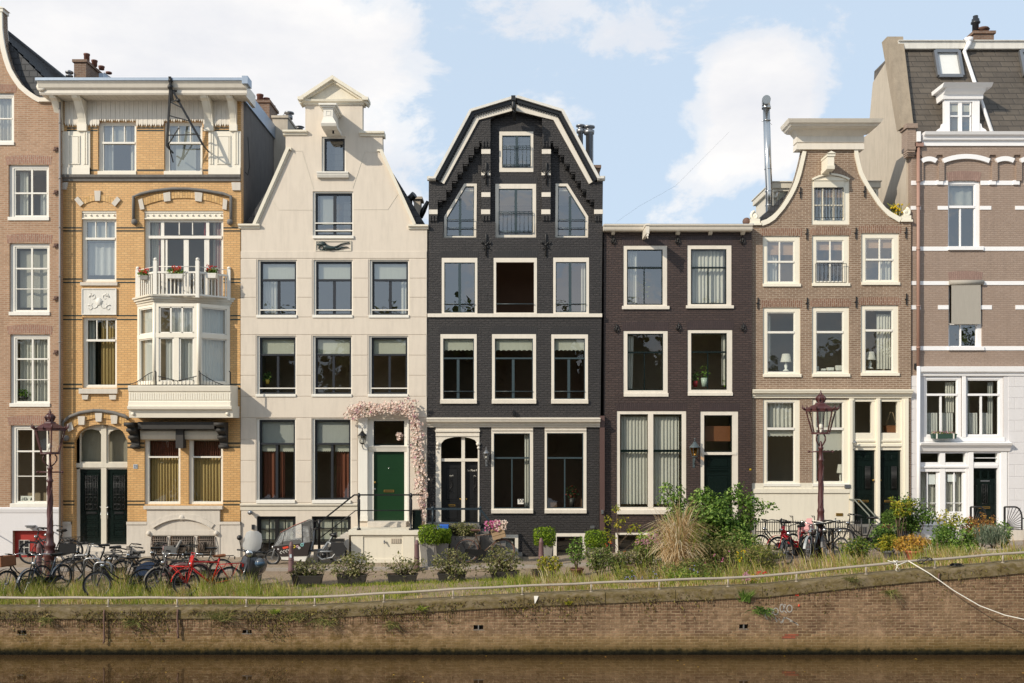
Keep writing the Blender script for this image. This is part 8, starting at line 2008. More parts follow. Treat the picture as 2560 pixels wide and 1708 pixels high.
def tub(mb,x0,x1,z0,z1,Y,d,tap=.86,rim=.03):
    xm,hw=(x0+x1)/2,(x1-x0)/2;hd=d/2
    def rg(k,z):return [(xm-hw*k,Y-hd*k,z),(xm+hw*k,Y-hd*k,z),(xm+hw*k,Y+hd*k,z),(xm-hw*k,Y+hd*k,z)]
    V_=rg(tap,z0)+rg(.99,z1-rim)+rg(1.03,z1-rim)+rg(1.03,z1)+rg(.93,z1)+rg(.92,z1-.05)
    fs=[(3,2,1,0)]
    for i in range(5):fs+=[(i*4+k,i*4+(k+1)%4,i*4+4+(k+1)%4,i*4+4+k) for k in range(4)]
    fs.append((20,21,22,23));mb.add(V_,fs)
def potted(label,pot,box,Y,mat,n,L,W,potmat=POTBLACK,round_=False,group=None,d=.38,k=9,shoots=0,name='potted_shrub',cat='potted shrub',mat2=None,tap=.86,seed=None,fill=.36):
    """pot and foliage boxes in survey pixels"""
    c=src(Y);X0,X1=c.x(pot[0]),c.x(pot[2]);Z1,Z0=c.z(pot[1]),c.z(pot[3]);g=ground((X0+X1)/2,Y);Z0=g-.02;seed=seed or int(pot[0])
    t=thing(name,label,cat,((X0+X1)/2,Y,g),group)
    mb=MB()
    if round_:
        rr=(X1-X0)/2;H=Z1-Z0;mb.lathe([(rr*.66,0),(rr*.7,.01),(rr*.92,H*.78),(rr*1.0,H*.8),(rr*1.02,H*.98),(rr,H),(rr*.88,H),(rr*.86,H*.85)],(X0+X1)/2,Y,Z0,18)
    else:tub(mb,X0,X1,Z0,Z1,Y,d,tap)
    mb.build('pot',potmat,t)
    mb=MB();xm=(X0+X1)/2;hw=(X1-X0)/2*.9
    if round_:mb.lathe([(hw,0),(hw*.3,.02)],xm,Y,Z1-.05,14)
    else:mb.box(xm-hw,xm+hw,Y-d*.43,Y+d*.43,Z1-.06,Z1-.03)
    mb.build('soil',SOIL,t)
    mb=MB();fx0,fx1,fz1,fz0=c.x(box[0]),c.x(box[2]),c.z(box[1]),c.z(box[3]);dp=min(.5,(fx1-fx0)*.42)
    cl=blob(fx0,fx1,fz0,fz1,Y,dp,k,seed,fill)
    r=random.Random(seed)
    for i in range(shoots):
        a=r.uniform(.15,3.0);ex=(fx0+fx1)/2+(fx1-fx0)*.5*math.cos(a)*r.uniform(.9,1.12);ez=fz0+(fz1-fz0)*r.uniform(.3,1.1)*max(.25,math.sin(a));cl.append((ex,Y+r.uniform(-.2,.1),ez,.07,.07,.1))
    crown(mb,cl,n,L,W);fo=mb.build('foliage',[mat] if not mat2 else [mat,mat2],t)
    mb=MB();sprigs(mb,(xm,Y,Z1-.05),[q[:3] for q in cl[1:]],.011);mb.build('stems',BARK,t)
    return t
G_='black tubs of shrubs along the street'
OL=(L_OLIVE,520,.095,.021)
potted('low spreading olive green shrub in a black tub, leftmost of the tub row',(732,1437,806,1462),(722,1396,822,1444),27.05,*OL,group=G_,k=10,shoots=9)
potted('tall loose olive shrub in a black tub, second from the scooter',(844,1436,916,1462),(826,1377,944,1446),27.0,L_OLIVE,900,.095,.021,group=G_,k=11,shoots=14)
potted('sparse olive shrub in a black tub before the white stoop',(970,1435,1043,1460),(962,1388,1068,1442),27.05,L_OLIVE,480,.095,.021,group=G_,k=9,shoots=12,fill=.3)
potted('dense grey olive shrub in a black tub before the grey tall planters',(1095,1432,1165,1460),(1080,1374,1190,1444),27.0,L_OLIVE,950,.095,.021,group=G_,k=11,shoots=14)
potted('broad grey olive shrub in a black tub under the flower bicycle',(1226,1427,1298,1456),(1190,1364,1312,1438),27.05,L_OLIVE,1000,.095,.021,group=G_,k=12,shoots=12)
potted('yellow green mounded shrub in a black trough',(1328,1425,1390,1450),(1334,1388,1412,1442),27.3,L_YEL,1100,.07,.02,group=G_,k=9)
potted('little round bush on a thin stem in a dark terracotta pot',(1424,1421,1460,1446),(1416,1340,1464,1410),27.4,L_GREEN,480,.075,.02,TERRAD,True,k=8)
G_='clipped box in grey planters'
for pot,box,lb,Y in (((1050,1358,1088,1408),(1046,1311,1104,1362),'clipped square box bush in a tall grey planter at the white stoop corner',29.75),((1090,1357,1122,1395),(1088,1322,1128,1360),'smaller clipped box bush in a grey planter before a blue lid',30.2),((1346,1362,1382,1398),(1333,1318,1390,1366),'clipped box bush in a pale planter behind the bollard of the black house',30.2),((1468,1368,1506,1398),(1461,1326,1516,1372),'clipped box bush in a pale planter at the brown drain duct',30.2)):
    t=potted(lb,pot,box,Y,L_BOX,10,.05,.018,POTGREY,False,G_,.34,3,tap=.62)
    for ch in list(t.children):
        if ch.name.startswith('foliage'):bpy.data.objects.remove(ch)
    c=src(Y);x0,x1,z1,z0=c.x(box[0]),c.x(box[2]),c.z(box[1]),c.z(box[3]);mb=MB()
    for _ in range(1500):
        o=rvec();m_=max(abs(o.x),abs(o.y),abs(o.z));s_=(1/m_)**.72*(.8+.22*rnd.random());p=Vector(((x0+x1)/2+o.x*s_*(x1-x0)/2*.98,Y+o.y*s_*(x1-x0)/2*.9,(z0+z1)/2+o.z*s_*(z1-z0)/2*.98))
        n_=(o+rvec()*.7).normalized();d=rvec();d=d-n_*d.dot(n_);leaf(mb,p,n_,d,.055,.02)
    crown(mb,[((x0+x1)/2,Y,(z0+z1)/2,(x1-x0)*.42,(x1-x0)*.38,(z1-z0)*.42)],500,.05,.018)
    mb.build('foliage',L_BOX,t)
mb=MB();c=src(30.4);mb.bbox(c.x(1094),c.x(1121),30.4,30.75,c.z(1325),c.z(1313),.01);mb.box(c.x(1096),c.x(1119),30.42,30.72,c.z(1400),c.z(1325),1);solo('waste_bin',mb,[paint('blue plastic lid','#2f62b8',.4),POTBLACK],'dark bin with a blue lid between the box bush and the hedge trough','bin')
potted('long dark olive hedge in a grey trough along the black house stoop',(1124,1340,1200,1362),(1118,1303,1200,1344),30.62,L_OLIVE,900,.08,.02,STONED,group=None,k=12,d=.35)
potted('small conifer in a terracotta pot on the neck gable house steps',(2206,1310,2232,1328),(2200,1273,2240,1315),30.6,L_GREEN,700,.09,.008,TERRA,True,k=7)
t=potted('golden orange shrub in a terracotta pot by the quay rail',(2264,1376,2308,1406),(2233,1336,2330,1388),26.2,L_GOLD,1700,.065,.019,TERRA,True,k=12)
potted('green bush with yellow tips in a grey pot left of the golden shrub',(2204,1376,2236,1402),(2190,1330,2246,1384),26.6,L_YEL,700,.07,.02,paint('slate grey pot','#5c5f63',.6,.1),True,k=8)
potted('slim twiggy sapling in a ribbed sand coloured pot',(1556,1410,1588,1434),(1530,1382,1600,1420),27.1,L_WEED,320,.09,.015,POTBEIGE,True,k=8,shoots=8)
t=potted('grey green lavender clump in a pale stone trough near the right edge',(2452,1370,2518,1392),(2448,1312,2502,1374),26.6,L_LAV,60,.1,.006,paint('pale concrete trough','#bdb3a6',.9,.1,.2,.3),d=.4)
c=src(26.6);mb=MB()
for _ in range(420):
    X=rnd.uniform(c.x(2450),c.x(2502));a=rnd.gauss(0,.2);b0=Vector((X,26.6+rnd.gauss(0,.1),c.z(1374)));H=rnd.uniform(.35,.72);d=Vector((a,rnd.gauss(0,.15),1)).normalized()
    for k in range(5):leaf(mb,b0+d*H*(.35+.13*k),rvec(),d+rvec()*.35,.1,.008)
mb.build('spikes',L_LAV,t)
# pink flowered crate on the old bicycle, plant bag
Y=30.2;c=src(Y);t=thing('flower_crate','weathered wooden crate full of pink and white flowers on the old bicycle','flower crate',(c.x(1243),Y,c.z(1345)))
mb=MB();X0,X1,Z0,Z1=c.x(1229),c.x(1262),c.z(1347),c.z(1318)
def til(x,z):a=.28;cx,cz=c.x(1243),c.z(1333);return (cx+(x-cx)*math.cos(a)-(z-cz)*math.sin(a),cz+(x-cx)*math.sin(a)+(z-cz)*math.cos(a))
for k in range(3):
    za,zb_=Z0+(Z1-Z0)*k/3+.006,Z0+(Z1-Z0)*(k+1)/3-.006
    for ya in (Y-.17,Y+.15):mb.prism([til(X0,za),til(X1,za),til(X1,zb_),til(X0,zb_)],ya,ya+.02)
    for xa_ in (X0,X1-.02):mb.prism([til(xa_,za),til(xa_+.02,za),til(xa_+.02,zb_),til(xa_,zb_)],Y-.15,Y+.15)
mb.prism([til(X0,Z0),til(X1,Z0),til(X1,Z0+.02),til(X0,Z0+.02)],Y-.15,Y+.15);mb.build('crate',WOODC,t)
mb=MB();crown(mb,blob(c.x(1212),c.x(1266),c.z(1326),c.z(1302),Y,.2,7,5),420,.06,.018);mb.build('foliage',L_GREEN,t)
for mt,(a,b_,n_) in ((P_DPINK,(1212,1250,95)),(P_PINK,(1236,1268,60))):
    mb=MB()
    for _ in range(n_):
        p=Vector((rnd.uniform(c.x(a),c.x(b_)),Y-rnd.uniform(.05,.24),rnd.uniform(c.z(1326),c.z(1300))))
        for k in range(5):aa=k*1.257;d=Vector((math.cos(aa),-.3,math.sin(aa)));leaf(mb,p,Vector((0,-1,.2)),d,.035,.014)
    mb.build('blossoms',mt,t)
# ------------------------------------------------------------------ climbing plant round the white house door
Y=YF-.25;c=Conv(560,1000,.344388,Y);t=thing('climbing_rose','climber with pale pink blossoms trained round the green door','climbing plant',(c.x(1430),Y,c.z(930)))
path=[(1432,870),(1440,780),(1440,690),(1425,560),(1410,440),(1405,330),(1395,220),(1385,120),(1340,70),(1270,55),(1190,65),(1110,75),(1030,70),(960,85),(905,100)]
mb=MB();mb.tube([(c.x(a),Y+.12,c.z(b_)) for a,b_ in path],[.03]*5+[.022]*5+[.012]*5,6);mb.tube([(c.x(a+14),Y+.1,c.z(b_)) for a,b_ in path[:8]],.015,5)
for a,b_ in ((1340,-10),(1290,0),(1220,10),(1010,20),(1285,270)):mb.tube([(c.x(a+30),Y+.1,c.z(70 if b_<200 else b_)),(c.x(a),Y+.05,c.z(b_))],.008,4)
mb.build('stem',BARK,t)
cl=[]
for (a,b_),(a2,b2) in zip(path,path[1:]):
    for k in range(4):
        u=k/4;wd=.19 if b_>120 else.15
        if b_>760:wd=.1
        if a<960:wd=.06
        cl.append((c.x(a+(a2-a)*u)+rnd.gauss(0,.05),Y+.02,c.z(b_+(b2-b_)*u)+rnd.gauss(0,.05),wd*rnd.uniform(.7,1.2),.13,wd*rnd.uniform(.7,1.3)))
cl+=[(c.x(1275),Y,c.z(265),.1,.08,.1),(c.x(1335),Y,c.z(10),.09,.08,.12),(c.x(1000),Y,c.z(35),.1,.08,.1),(c.x(955),Y,c.z(130),.1,.06,.09),(c.x(1390),Y,c.z(30),.12,.08,.12)]
mb=MB();crown(mb,cl,700,.08,.022,shell=.6);mb.build('foliage',leafmat('bronze climber leaves','#54492e','#8a7d4c','#a8926a'),t)
for mt,n_,rr in ((P_PINK,1000,.05),(P_MAUVE,50,.045)):
    mb=MB()
    for _ in range(n_):
        q=rnd.choice(cl);o=rvec();p=Vector((q[0]+o.x*q[3]*1.05,q[1]-abs(o.y)*.14-.02,q[2]+o.z*q[5]*1.05));ax_=Vector((rnd.gauss(0,.4),-1,rnd.gauss(.2,.4))).normalized()
        e1=ax_.cross(Vector((0,0,1))).normalized();e2=ax_.cross(e1)
        for k in range(5):aa=k*1.257+rnd.random();d=e1*math.cos(aa)+e2*math.sin(aa)+ax_*.45;leaf(mb,p,ax_,d,rr*rnd.uniform(.8,1.3),rr*.42)
    mb.build('blossoms',mt,t)
mb=MB();rr=.11;H=c.z(872)-c.z(930);mb.lathe([(rr*.7,0),(rr*.95,H*.75),(rr*1.08,H*.78),(rr*1.08,H),(rr*.9,H),(rr*.85,H*.8)],c.x(1434),Y,c.z(935),16);mb.build('pot',POTBEIGE,t)
# ------------------------------------------------------------------ free growing shrubs
def shrub(label,box,Y,mats,n,L,W,k=10,depth=.7,shoots=0,group='garden growth on the quay',name='shrub',cat='shrub',stems=6,fill=.36,seed=3,extra=()):
    c=src(Y);x0,x1,z1,z0=c.x(box[0]),c.x(box[2]),c.z(box[1]),c.z(box[3]);xm=(x0+x1)/2;g=ground(xm,Y)
    t=thing(name,label,cat,(xm,Y,g),group);cl=blob(x0,x1,z0,z1,Y,depth,k,seed,fill)
    for e in extra:cl.append((c.x(e[0]),Y+rnd.uniform(-.2,.2),c.z(e[1]),e[2],e[2],e[3] if len(e)>3 else e[2]))
    r=random.Random(seed)
    for i in range(shoots):a=r.uniform(0,3.14);cl.append((xm+(x1-x0)*.54*math.cos(a),Y+r.uniform(-.3,.3),(z0+z1)/2+(z1-z0)*.55*math.sin(a),.07,.07,.1))
    mb=MB();crown(mb,cl,n,L,W)
    mats=mats if isinstance(mats,list) else [mats]
    mb.m=[0 if rnd.random()<.72 else len(mats)-1 for _ in range(len(mb.m)//2) for _ in (0,1)] if len(mats)>1 else mb.m
    mb.build('foliage',mats,t)
    mb=MB();sprigs(mb,(xm,Y,g-.05),[q[:3] for q in cl[1:]][:max(stems,3)+len(extra)],.018);mb.build('stems',BARK,t)
    return t
shrub('big loose dark green shrub in front of the dark brown house door',(1655,1268,1870,1400),27.6,[L_GREEN,L_DARK],13000,.1,.032,12,.9,8,seed=11,extra=((1668,1222,.2),(1700,1226,.16),(1656,1250,.16),(1690,1255,.3),(1760,1250,.38),(1730,1290,.42),(1690,1290,.34),(1850,1218,.18),(1835,1240,.28),(1800,1262,.36),(1870,1258,.32),(1905,1266,.2),(1940,1272,.1,.06),(1925,1262,.12),(1800,1300,.45),(1870,1300,.36),(1840,1340,.4),(1770,1330,.4)))
shrub('large mixed green shrub with yellow top before the two dark doors',(2215,1243,2330,1340),27.9,[L_DARK,L_GREEN],3000,.075,.025,13,.6,8,seed=12,extra=((2262,1258,.18),(2320,1292,.16),(2338,1300,.1)))
shrub('yellow flushed bush rising on top of the mixed green shrub',(2224,1246,2282,1296),27.5,L_YEL,700,.07,.023,8,.3,3,seed=13)
shrub('dark bush beside the mixed green shrub, above the grey pot',(2172,1308,2252,1378),27.6,L_DARK,1500,.075,.025,9,.5,3,seed=14)
shrub('low dark green bush right of the right bicycles',(2106,1342,2186,1402),26.7,[L_DARK,L_YEL],1500,.065,.02,10,.5,5,seed=15)
shrub('wide tangled green bush right of the golden shrub',(2318,1312,2452,1392),27.0,[L_GREEN,L_DARK],3000,.075,.022,13,.6,8,seed=16)
shrub('thin yellow leaved bush before the white french doors',(2340,1280,2416,1330),27.4,L_YEL,420,.08,.025,9,.3,6,seed=17,fill=.28)
shrub('reddish bronze bush before the fan railing',(2412,1292,2492,1348),27.3,[L_RED,L_GOLD],1300,.065,.02,10,.4,6,seed=18)
shrub('mid green bush at the foot of the fan railing',(2490,1312,2530,1368),27.0,L_GREEN,700,.075,.02,8,.3,3,seed=19)
shrub('grey green bush in the grass right of the small terracotta pot',(1466,1366,1530,1432),26.9,[L_OLIVE,L_GREEN],1300,.085,.02,9,.45,4,seed=20)
shrub('dark low bush left of the sand coloured pot',(1512,1376,1566,1438),26.7,[L_OLIVE,L_DARK],900,.08,.018,8,.4,4,seed=21)
shrub('mauve flowered valerian bed left of the straw coloured grass',(1570,1352,1680,1430),27.3,[L_OLIVE,L_WEED],1700,.09,.018,11,.5,8,seed=22)
shrub('tangled pinkish brown weeds right of the straw coloured grass',(1738,1332,1850,1440),26.3,[L_WEED,L_OLIVE],1900,.1,.014,12,.5,12,seed=23)
shrub('yellow green weed mound by the rail before the right bicycles',(1836,1366,1960,1446),25.7,[L_WEED,L_GRASSG],2200,.11,.013,12,.5,14,seed=24)
shrub('grassy weed mound at the foot of the dark green shrub',(1655,1400,1800,1464),25.5,[L_WEED,L_GREEN],2000,.1,.012,12,.5,10,seed=25)
shrub('pale blue flowered weed mound under the sand coloured pot',(1540,1420,1670,1470),25.4,[L_WEED,L_GRASSG],1700,.1,.012,12,.4,8,seed=26)
shrub('bright green leafy growth between the sapling and the straw grass',(1580,1330,1660,1400),27.6,[L_GREEN,L_YEL],1300,.09,.024,10,.5,8,seed=31)
shrub('fresh green weeds in front of the straw grass, by the rail',(1660,1428,1760,1470),25.0,[L_GRASSG,L_GREEN],1300,.1,.014,10,.4,8,seed=32)
shrub('bushy green weeds under the big green shrub',(1790,1330,1900,1410),26.9,[L_GREEN,L_WEED],2000,.09,.022,12,.6,10,seed=33)
shrub('leafy green weeds at the foot of the wide tangled bush',(2330,1366,2460,1400),26.2,[L_GREEN,L_GRASSG],1300,.09,.018,10,.4,8,seed=34)
# thin sapling
Y=28.2;c=src(Y);g=ground(c.x(1548),Y);t=thing('sapling','thin sapling with yellow and reddish leaves before the basement window','sapling',(c.x(1548),Y,g),'garden growth on the quay')
tips=[(1540,1270),(1520,1300),(1560,1300),(1515,1330),(1575,1325),(1530,1345),(1590,1320),(1600,1345),(1545,1310)]
mb=MB();mb.tube([(c.x(1548),Y,g),(c.x(1545),Y,c.z(1340)),(c.x(1540),Y,c.z(1270))],[.016,.012,.005],6)
for a,b_ in tips:mb.tube([(c.x(1546),Y,c.z(b_+40)),(c.x(a),Y,c.z(b_))],.006,4)
mb.build('trunk',BARK,t);mb=MB();crown(mb,[(c.x(a),Y,c.z(b_),.12,.12,.13) for a,b_ in tips],330,.08,.025);mb.build('crown',L_YEL,t)
# pampas clump
def blades(mb,n,X,Y,Z,sp,L,lean,droop,w_,mi=0,n3=5,side=None):
    for _ in range(n):
        a=rnd.uniform(0,6.283);r_=abs(rnd.gauss(0,sp));p=Vector((X+r_*math.cos(a),Y+r_*.6*math.sin(a),Z));ln=abs(rnd.gauss(lean,lean*.5));d=Vector((math.cos(a)*ln,math.sin(a)*ln*.7,1)).normalized();l=L*rnd.uniform(.55,1.1);s=Vector((-math.sin(a)+.3,math.cos(a)*.3,0)).normalized()*w_
        pts=[]
        for k in range(n3):pts.append(p.copy());p=p+d*l/(n3-1);d=(d+Vector((math.cos(a)*droop*.5,math.sin(a)*droop*.35,-droop*1.3))*(k/n3)**1.6*3.2).normalized()
        vs=[]
        for k,q in enumerate(pts):u=1-k/(n3-1)*.85;vs+=[tuple(q-s*u),tuple(q+s*u)]
        mb.add(vs,[(2*k,2*k+1,2*k+3,2*k+2) for k in range(n3-1)],mi=mi)
Y=26.4;c=src(Y);X=c.x(1700);g=ground(X,Y);t=thing('straw_grass','big drooping clump of straw coloured ornamental grass below the green shrub','ornamental grass',(X,Y,g),'garden growth on the quay')
mb=MB();blades(mb,230,X,Y,g,.12,1.95,.07,.3,.013,n3=7);blades(mb,330,X-.06,Y-.12,g,.15,1.85,.1,.6,.016,n3=7);blades(mb,240,X-.08,Y-.25,g,.14,1.4,.12,.9,.018,n3=7);blades(mb,40,X,Y,g,.2,2.1,.2,.3,.008);mb.build('dry_blades',L_DRY,t)
mb=MB();blades(mb,200,X+.1,Y,g,.18,1.6,.22,.6,.012);mb.build('green_blades',L_GRASSG,t)
# flowers scattered through the verge, each patch a plant
def flowers(label,spots,Y,mat,n,r_,stem=.25,size=.018,name='wildflower',group='wildflowers on the quay'):
    c=src(Y);xs_=[s_[0] for s_ in spots];X=c.x(sum(xs_)/len(xs_));t=thing(name,label,'wildflower',(X,Y,ground(X,Y)),group);mb,ms=MB(),MB()
    for px,py in spots:
        for _ in range(n):
            p=Vector((c.x(px)+rnd.gauss(0,r_),Y+rnd.gauss(0,r_*.5),c.z(py)+rnd.gauss(0,r_)))
            for k in range(5):aa=k*1.257;leaf(mb,p,Vector((0,-1,.4)),Vector((math.cos(aa),-.4,math.sin(aa))),size,size*.45)
        ms.tube([(c.x(px)+rnd.gauss(0,.04),Y,max(ground(c.x(px),Y),c.z(py)-.9)),(c.x(px),Y,c.z(py))],.006,4)
    mb.build('blossoms',mat,t);ms.build('stems',L_GREEN,t)
flowers('mauve valerian heads above the bed left of the straw grass',[(1596,1356),(1612,1353),(1625,1340),(1635,1350),(1642,1338),(1655,1346),(1618,1362),(1650,1360)],27.1,P_MAUVE,26,.05)
flowers('pale mauve valerian standing over the quay rail',[(1866,1437),(1862,1445),(1870,1448)],24.3,P_MAUVE,30,.045)
flowers('small mauve flower heads right of the tangled weeds',[(1866,1376),(1860,1382),(1870,1384)],26.0,P_MAUVE,16,.035)
flowers('yellow flowers in the weed mound before the right bicycles',[(1845,1385),(1852,1395),(1858,1378),(1850,1402)],25.5,P_YELLOW,5,.035,size=.022)
flowers('yellow and orange flowers by the rail near the mauve valerian',[(1884,1440),(1880,1448),(1818,1448),(1822,1445)],24.4,P_YELLOW,5,.025,size=.02)
flowers('red poppies in a row at the rail right of the mauve valerian',[(1893,1432),(1900,1430),(1908,1432),(1914,1431)],24.5,P_RED,4,.018,size=.022)
flowers('lilac blue flowers in the grass under the straw coloured clump',[(1580,1440),(1592,1446),(1565,1450),(1610,1448),(1640,1440),(1736,1419),(1600,1455)],25.0,P_BLUE,7,.05)
flowers('crimson flowers dotted in the tangled weeds',[(1786,1388),(1805,1405),(1824,1378),(1760,1408),(1808,1398)],26.0,P_DPINK,3,.03,size=.022)
flowers('yellow dandelions in the grass by the left end of the rail',[(57,1515),(62,1512)],24.4,P_YELLOW,3,.015)
flowers('orange red flowers between the box bush and the sapling',[(1524,1356),(1515,1362),(1560,1380),(1540,1390)],27.4,P_RED,5,.03)
# ------------------------------------------------------------------ grass of the verge
mb=MB();mats=[L_GRASS,L_GRASSG,L_DRY]
def tuft(X,Y,n,H,sp,mi):
    Z=ground(X,Y)-.02
    for _ in range(n):
        a=rnd.uniform(0,6.283);p=Vector((X+rnd.gauss(0,sp),Y+rnd.gauss(0,sp*.6),Z));l=H*rnd.uniform(.45,1.2);ln=rnd.uniform(.1,.75);w_=rnd.uniform(.004,.009)
        m_=p+Vector((math.cos(a)*ln*l*.35,math.sin(a)*ln*l*.25,l*.6));q=p+Vector((math.cos(a)*ln*l*.9,math.sin(a)*ln*l*.6,l));s=Vector((-math.sin(a)*.6+.6,math.cos(a)*.3,0)).normalized()*w_
        b=len(mb.v);mb.v+=[tuple(p-s),tuple(p+s),tuple(m_+s*.8),tuple(m_-s*.8),tuple(q)];mb.f+=[(b,b+1,b+2,b+3),(b+3,b+2,b+4)];m3=mi if rnd.random()<.8 else rnd.choice((0,1,2));mb.m+=[m3,m3];mb.sm+=[False,False]
def clump(X):return.5+.28*math.sin(X*2.3+1.1)+.22*math.sin(X*5.9+.4)+.18*math.sin(X*11.7)
for _ in range(2600):
    X=rnd.uniform(-13.2,-5.7);Y=24.42+abs(rnd.gauss(0,.8));k_=clump(X+.4*Y)
    if rnd.random()>.3+.75*k_:continue
    H=min(.46,.12+(Y-24.4)*.34)*(.55+.75*k_)*rnd.uniform(.6,1.25)
    tuft(X,Y,8,max(.07,H),.08,rnd.choice((0,0,0,1,2) if k_<.6 else (0,1,1,2)))
for _ in range(280):
    X=rnd.uniform(-5.8,.6);Y=rnd.uniform(24.4,26.9);tuft(X,Y,8,rnd.uniform(.04,.13),.1,rnd.choice((0,1,1)))
for _ in range(330):X=rnd.uniform(-5.8,.6);tuft(X,26.85+rnd.gauss(0,.1),8,rnd.uniform(.05,.12),.08,1)
for X,Y,k,H in ((-5.6,25.0,22,.42),(-5.0,24.8,16,.36),(-4.6,24.9,10,.3),(-2.7,25.0,26,.38),(-3.1,24.7,16,.26),(-3.9,24.6,10,.2),(-.6,25.2,14,.34),(0,25.4,16,.4),(.3,25.0,14,.3)):
    for _ in range(k):tuft(X+rnd.gauss(0,.22),Y+rnd.gauss(0,.15),9,H*rnd.uniform(.6,1.1),.06,rnd.choice((0,1)))
for _ in range(2300):
    X=rnd.uniform(.2,13.0);Y=24.42+abs(rnd.gauss(0,.85));k_=clump(X*1.1+.5*Y)
    if rnd.random()>.3+.75*k_:continue
    tuft(X,Y,8,max(.06,min(.4,.1+(Y-24.4)*.28)*(.5+.8*k_)*rnd.uniform(.6,1.25)),.08,rnd.choice((0,0,1,2,2)))
for _ in range(260):tuft(rnd.uniform(-13,13),24.38+abs(rnd.gauss(0,.06)),6,rnd.uniform(.05,.13),.06,rnd.choice((0,2,2)))
tag(mb.build('verge_grass',mats),'tall seeding grass along the quay verge','grass',kind='stuff')
# ------------------------------------------------------------------ things in windows and on the balcony
def flowerbox(px0,px1,py0,py1,Y,label,mat,ang=0):
    c=src(Y);t=thing('flower_box',label,'flower box',((c.x(px0)+c.x(px1))/2,Y,c.z(py1)),'flower boxes on the white balcony');mb=MB();tub(mb,c.x(px0),c.x(px1),c.z(py1),c.z(py0),Y,.2,.9);mb.build('box',mat,t)
    mb=MB();crown(mb,[((c.x(px0)+c.x(px1))/2+k*.14*(1 if px1-px0>30 else.6),Y,c.z(py0)+.08,.13,.1,.11) for k in (-1,0,1)],260,.06,.022);mb.build('foliage',L_GREEN,t);mb=MB()
    for _ in range(13):
        p=Vector((rnd.uniform(c.x(px0),c.x(px1)),Y-.08+rnd.gauss(0,.05),c.z(py0)+rnd.uniform(.08,.24)))
        for k in range(6):leaf(mb,p+rvec()*.02,Vector((0,-1,0)),rvec(),.04,.018)
    mb.build('blossoms',P_RED,t)
flowerbox(352,372,690,700,31.45,'pale box of red geraniums on the left side of the balcony rail',POTGREY);flowerbox(419,459,686,697,31.02,'carved box of red geraniums on the front balcony rail',OLDWHITE);flowerbox(516,542,684,696,31.4,'white box of red geraniums on the right side of the balcony rail',WHITE)
c=src(32.05);t=thing('flower_box','dark green window box with wilted pink plants on the white ground floor','flower box',(c.x(2358),32.05,c.z(1097)));mb=MB();tub(mb,c.x(2329),c.x(2389),c.z(1097),c.z(1085),32.05,.2,.95);mb.box(c.x(2337),c.x(2340),31.93,31.95,c.z(1097),c.z(1084),1);mb.box(c.x(2379),c.x(2382),31.93,31.95,c.z(1097),c.z(1084),1);mb.build('box',[paint('green box paint','#2f4a3e',.5,.1),WHITE],t);mb=MB();crown(mb,[(c.x(2338+13*k),32.05,c.z(1083),.14,.08,.05) for k in range(4)],220,.06,.02);mb.build('foliage',L_OLIVE,t)
mb=MB()
for _ in range(24):leaf(mb,Vector((c.x(rnd.uniform(2332,2386)),32.0,c.z(rnd.uniform(1078,1084)))),Vector((0,-1,0)),rvec(),.05,.02)
mb.build('blossoms',P_MAUVE,t)
def table_lamp(px,py0,py1,wd,Y,label):
    c=src(Y);X=c.x(px);z1,z0=c.z(py0),c.z(py1);H=z1-z0;w_=c.x(wd)-c.x(0);t=thing('table_lamp',label,'table lamp',(X,Y,z0),'table lamps in the windows');mb=MB();mb.lathe([(w_*.3,0),(w_*.28,.02),(w_*.1,H*.12),(w_*.16,H*.3),(w_*.08,H*.5),(w_*.06,H*.6)],X,Y,z0,12);mb.build('lamp_base',OLDWHITE,t);mb=MB();mb.lathe([(w_*.5,H*.52),(w_*.33,H),(w_*.31,H),(w_*.48,H*.52)],X,Y,z0,18);mb.f=mb.f[:-2];mb.m=mb.m[:-2];mb.sm=mb.sm[:-2];mb.build('lamp_shade',CURT,t)
table_lamp(1965,885,928,28,32.5,'white table lamp in the left second floor window of the neck gable house');table_lamp(2175,880,922,28,32.5,'white table lamp in the right second floor window of the neck gable house');table_lamp(2101,1161,1206,18,32.6,'small cream lamp in the shopfront window behind the street lamp')
def windowpot(px,py0,py1,wd,Y,pot,lf,label,n=120,H=1.6,sp=.5,name='potted_plant'):
    c=src(Y);X=c.x(px);z1,z0=c.z(py0),c.z(py1);r_=(c.x(wd)-c.x(0))/2;t=thing(name,label,'potted plant',(X,Y,z0),'plants on window sills');mb=MB();mb.lathe([(r_*.7,0),(r_,z1-z0),(r_*.9,z1-z0),(r_*.8,(z1-z0)*.8)],X,Y,z0,14);mb.build('pot',pot,t);mb=MB();crown(mb,[(X,Y,z1+r_*H*.7,r_*(1+sp),r_,r_*H)],n,.1,.025);mb.build('foliage',lf,t)
windowpot(669,949,960,12,32.25,paint('yellow pot','#c8a53c',.5),L_DARK,'green plant in a yellow pot in the left window of the white house');windowpot(60,992,998,24,31.95,POTBLACK,L_GREEN,'leafy green plant inside the brown house window above the lantern',150,.9)
windowpot(1738,953,968,14,32.3,paint('red pot','#a5242a',.4),L_DARK,'spiky plant in a red pot in the dark brown house window',60,2.2,.3);windowpot(1761,945,967,18,32.3,paint('pale green pot','#a8b5a6',.4),L_GREEN,'spiky plant in a pale pot beside the red one',60,2.2,.2);windowpot(1812,955,967,6,32.3,paint('lime pot','#8fbf2a',.4),L_BOX,'small lime green pot at the right end of the same window sill',30,1.2)
windowpot(1608,740,756,14,32.5,POTBLACK,L_YEL,'big yellow green leafed plant behind the upper window of the dark brown house',70,4,1.6)
windowpot(1430,1245,1268,16,32.4,POTBLACK,leafmat('dark leaves with red flowers','#2a3a20','#3f5a30','#b53038'),'dark plant with red flowers in the right shop window of the black house',110,2.4,.8)
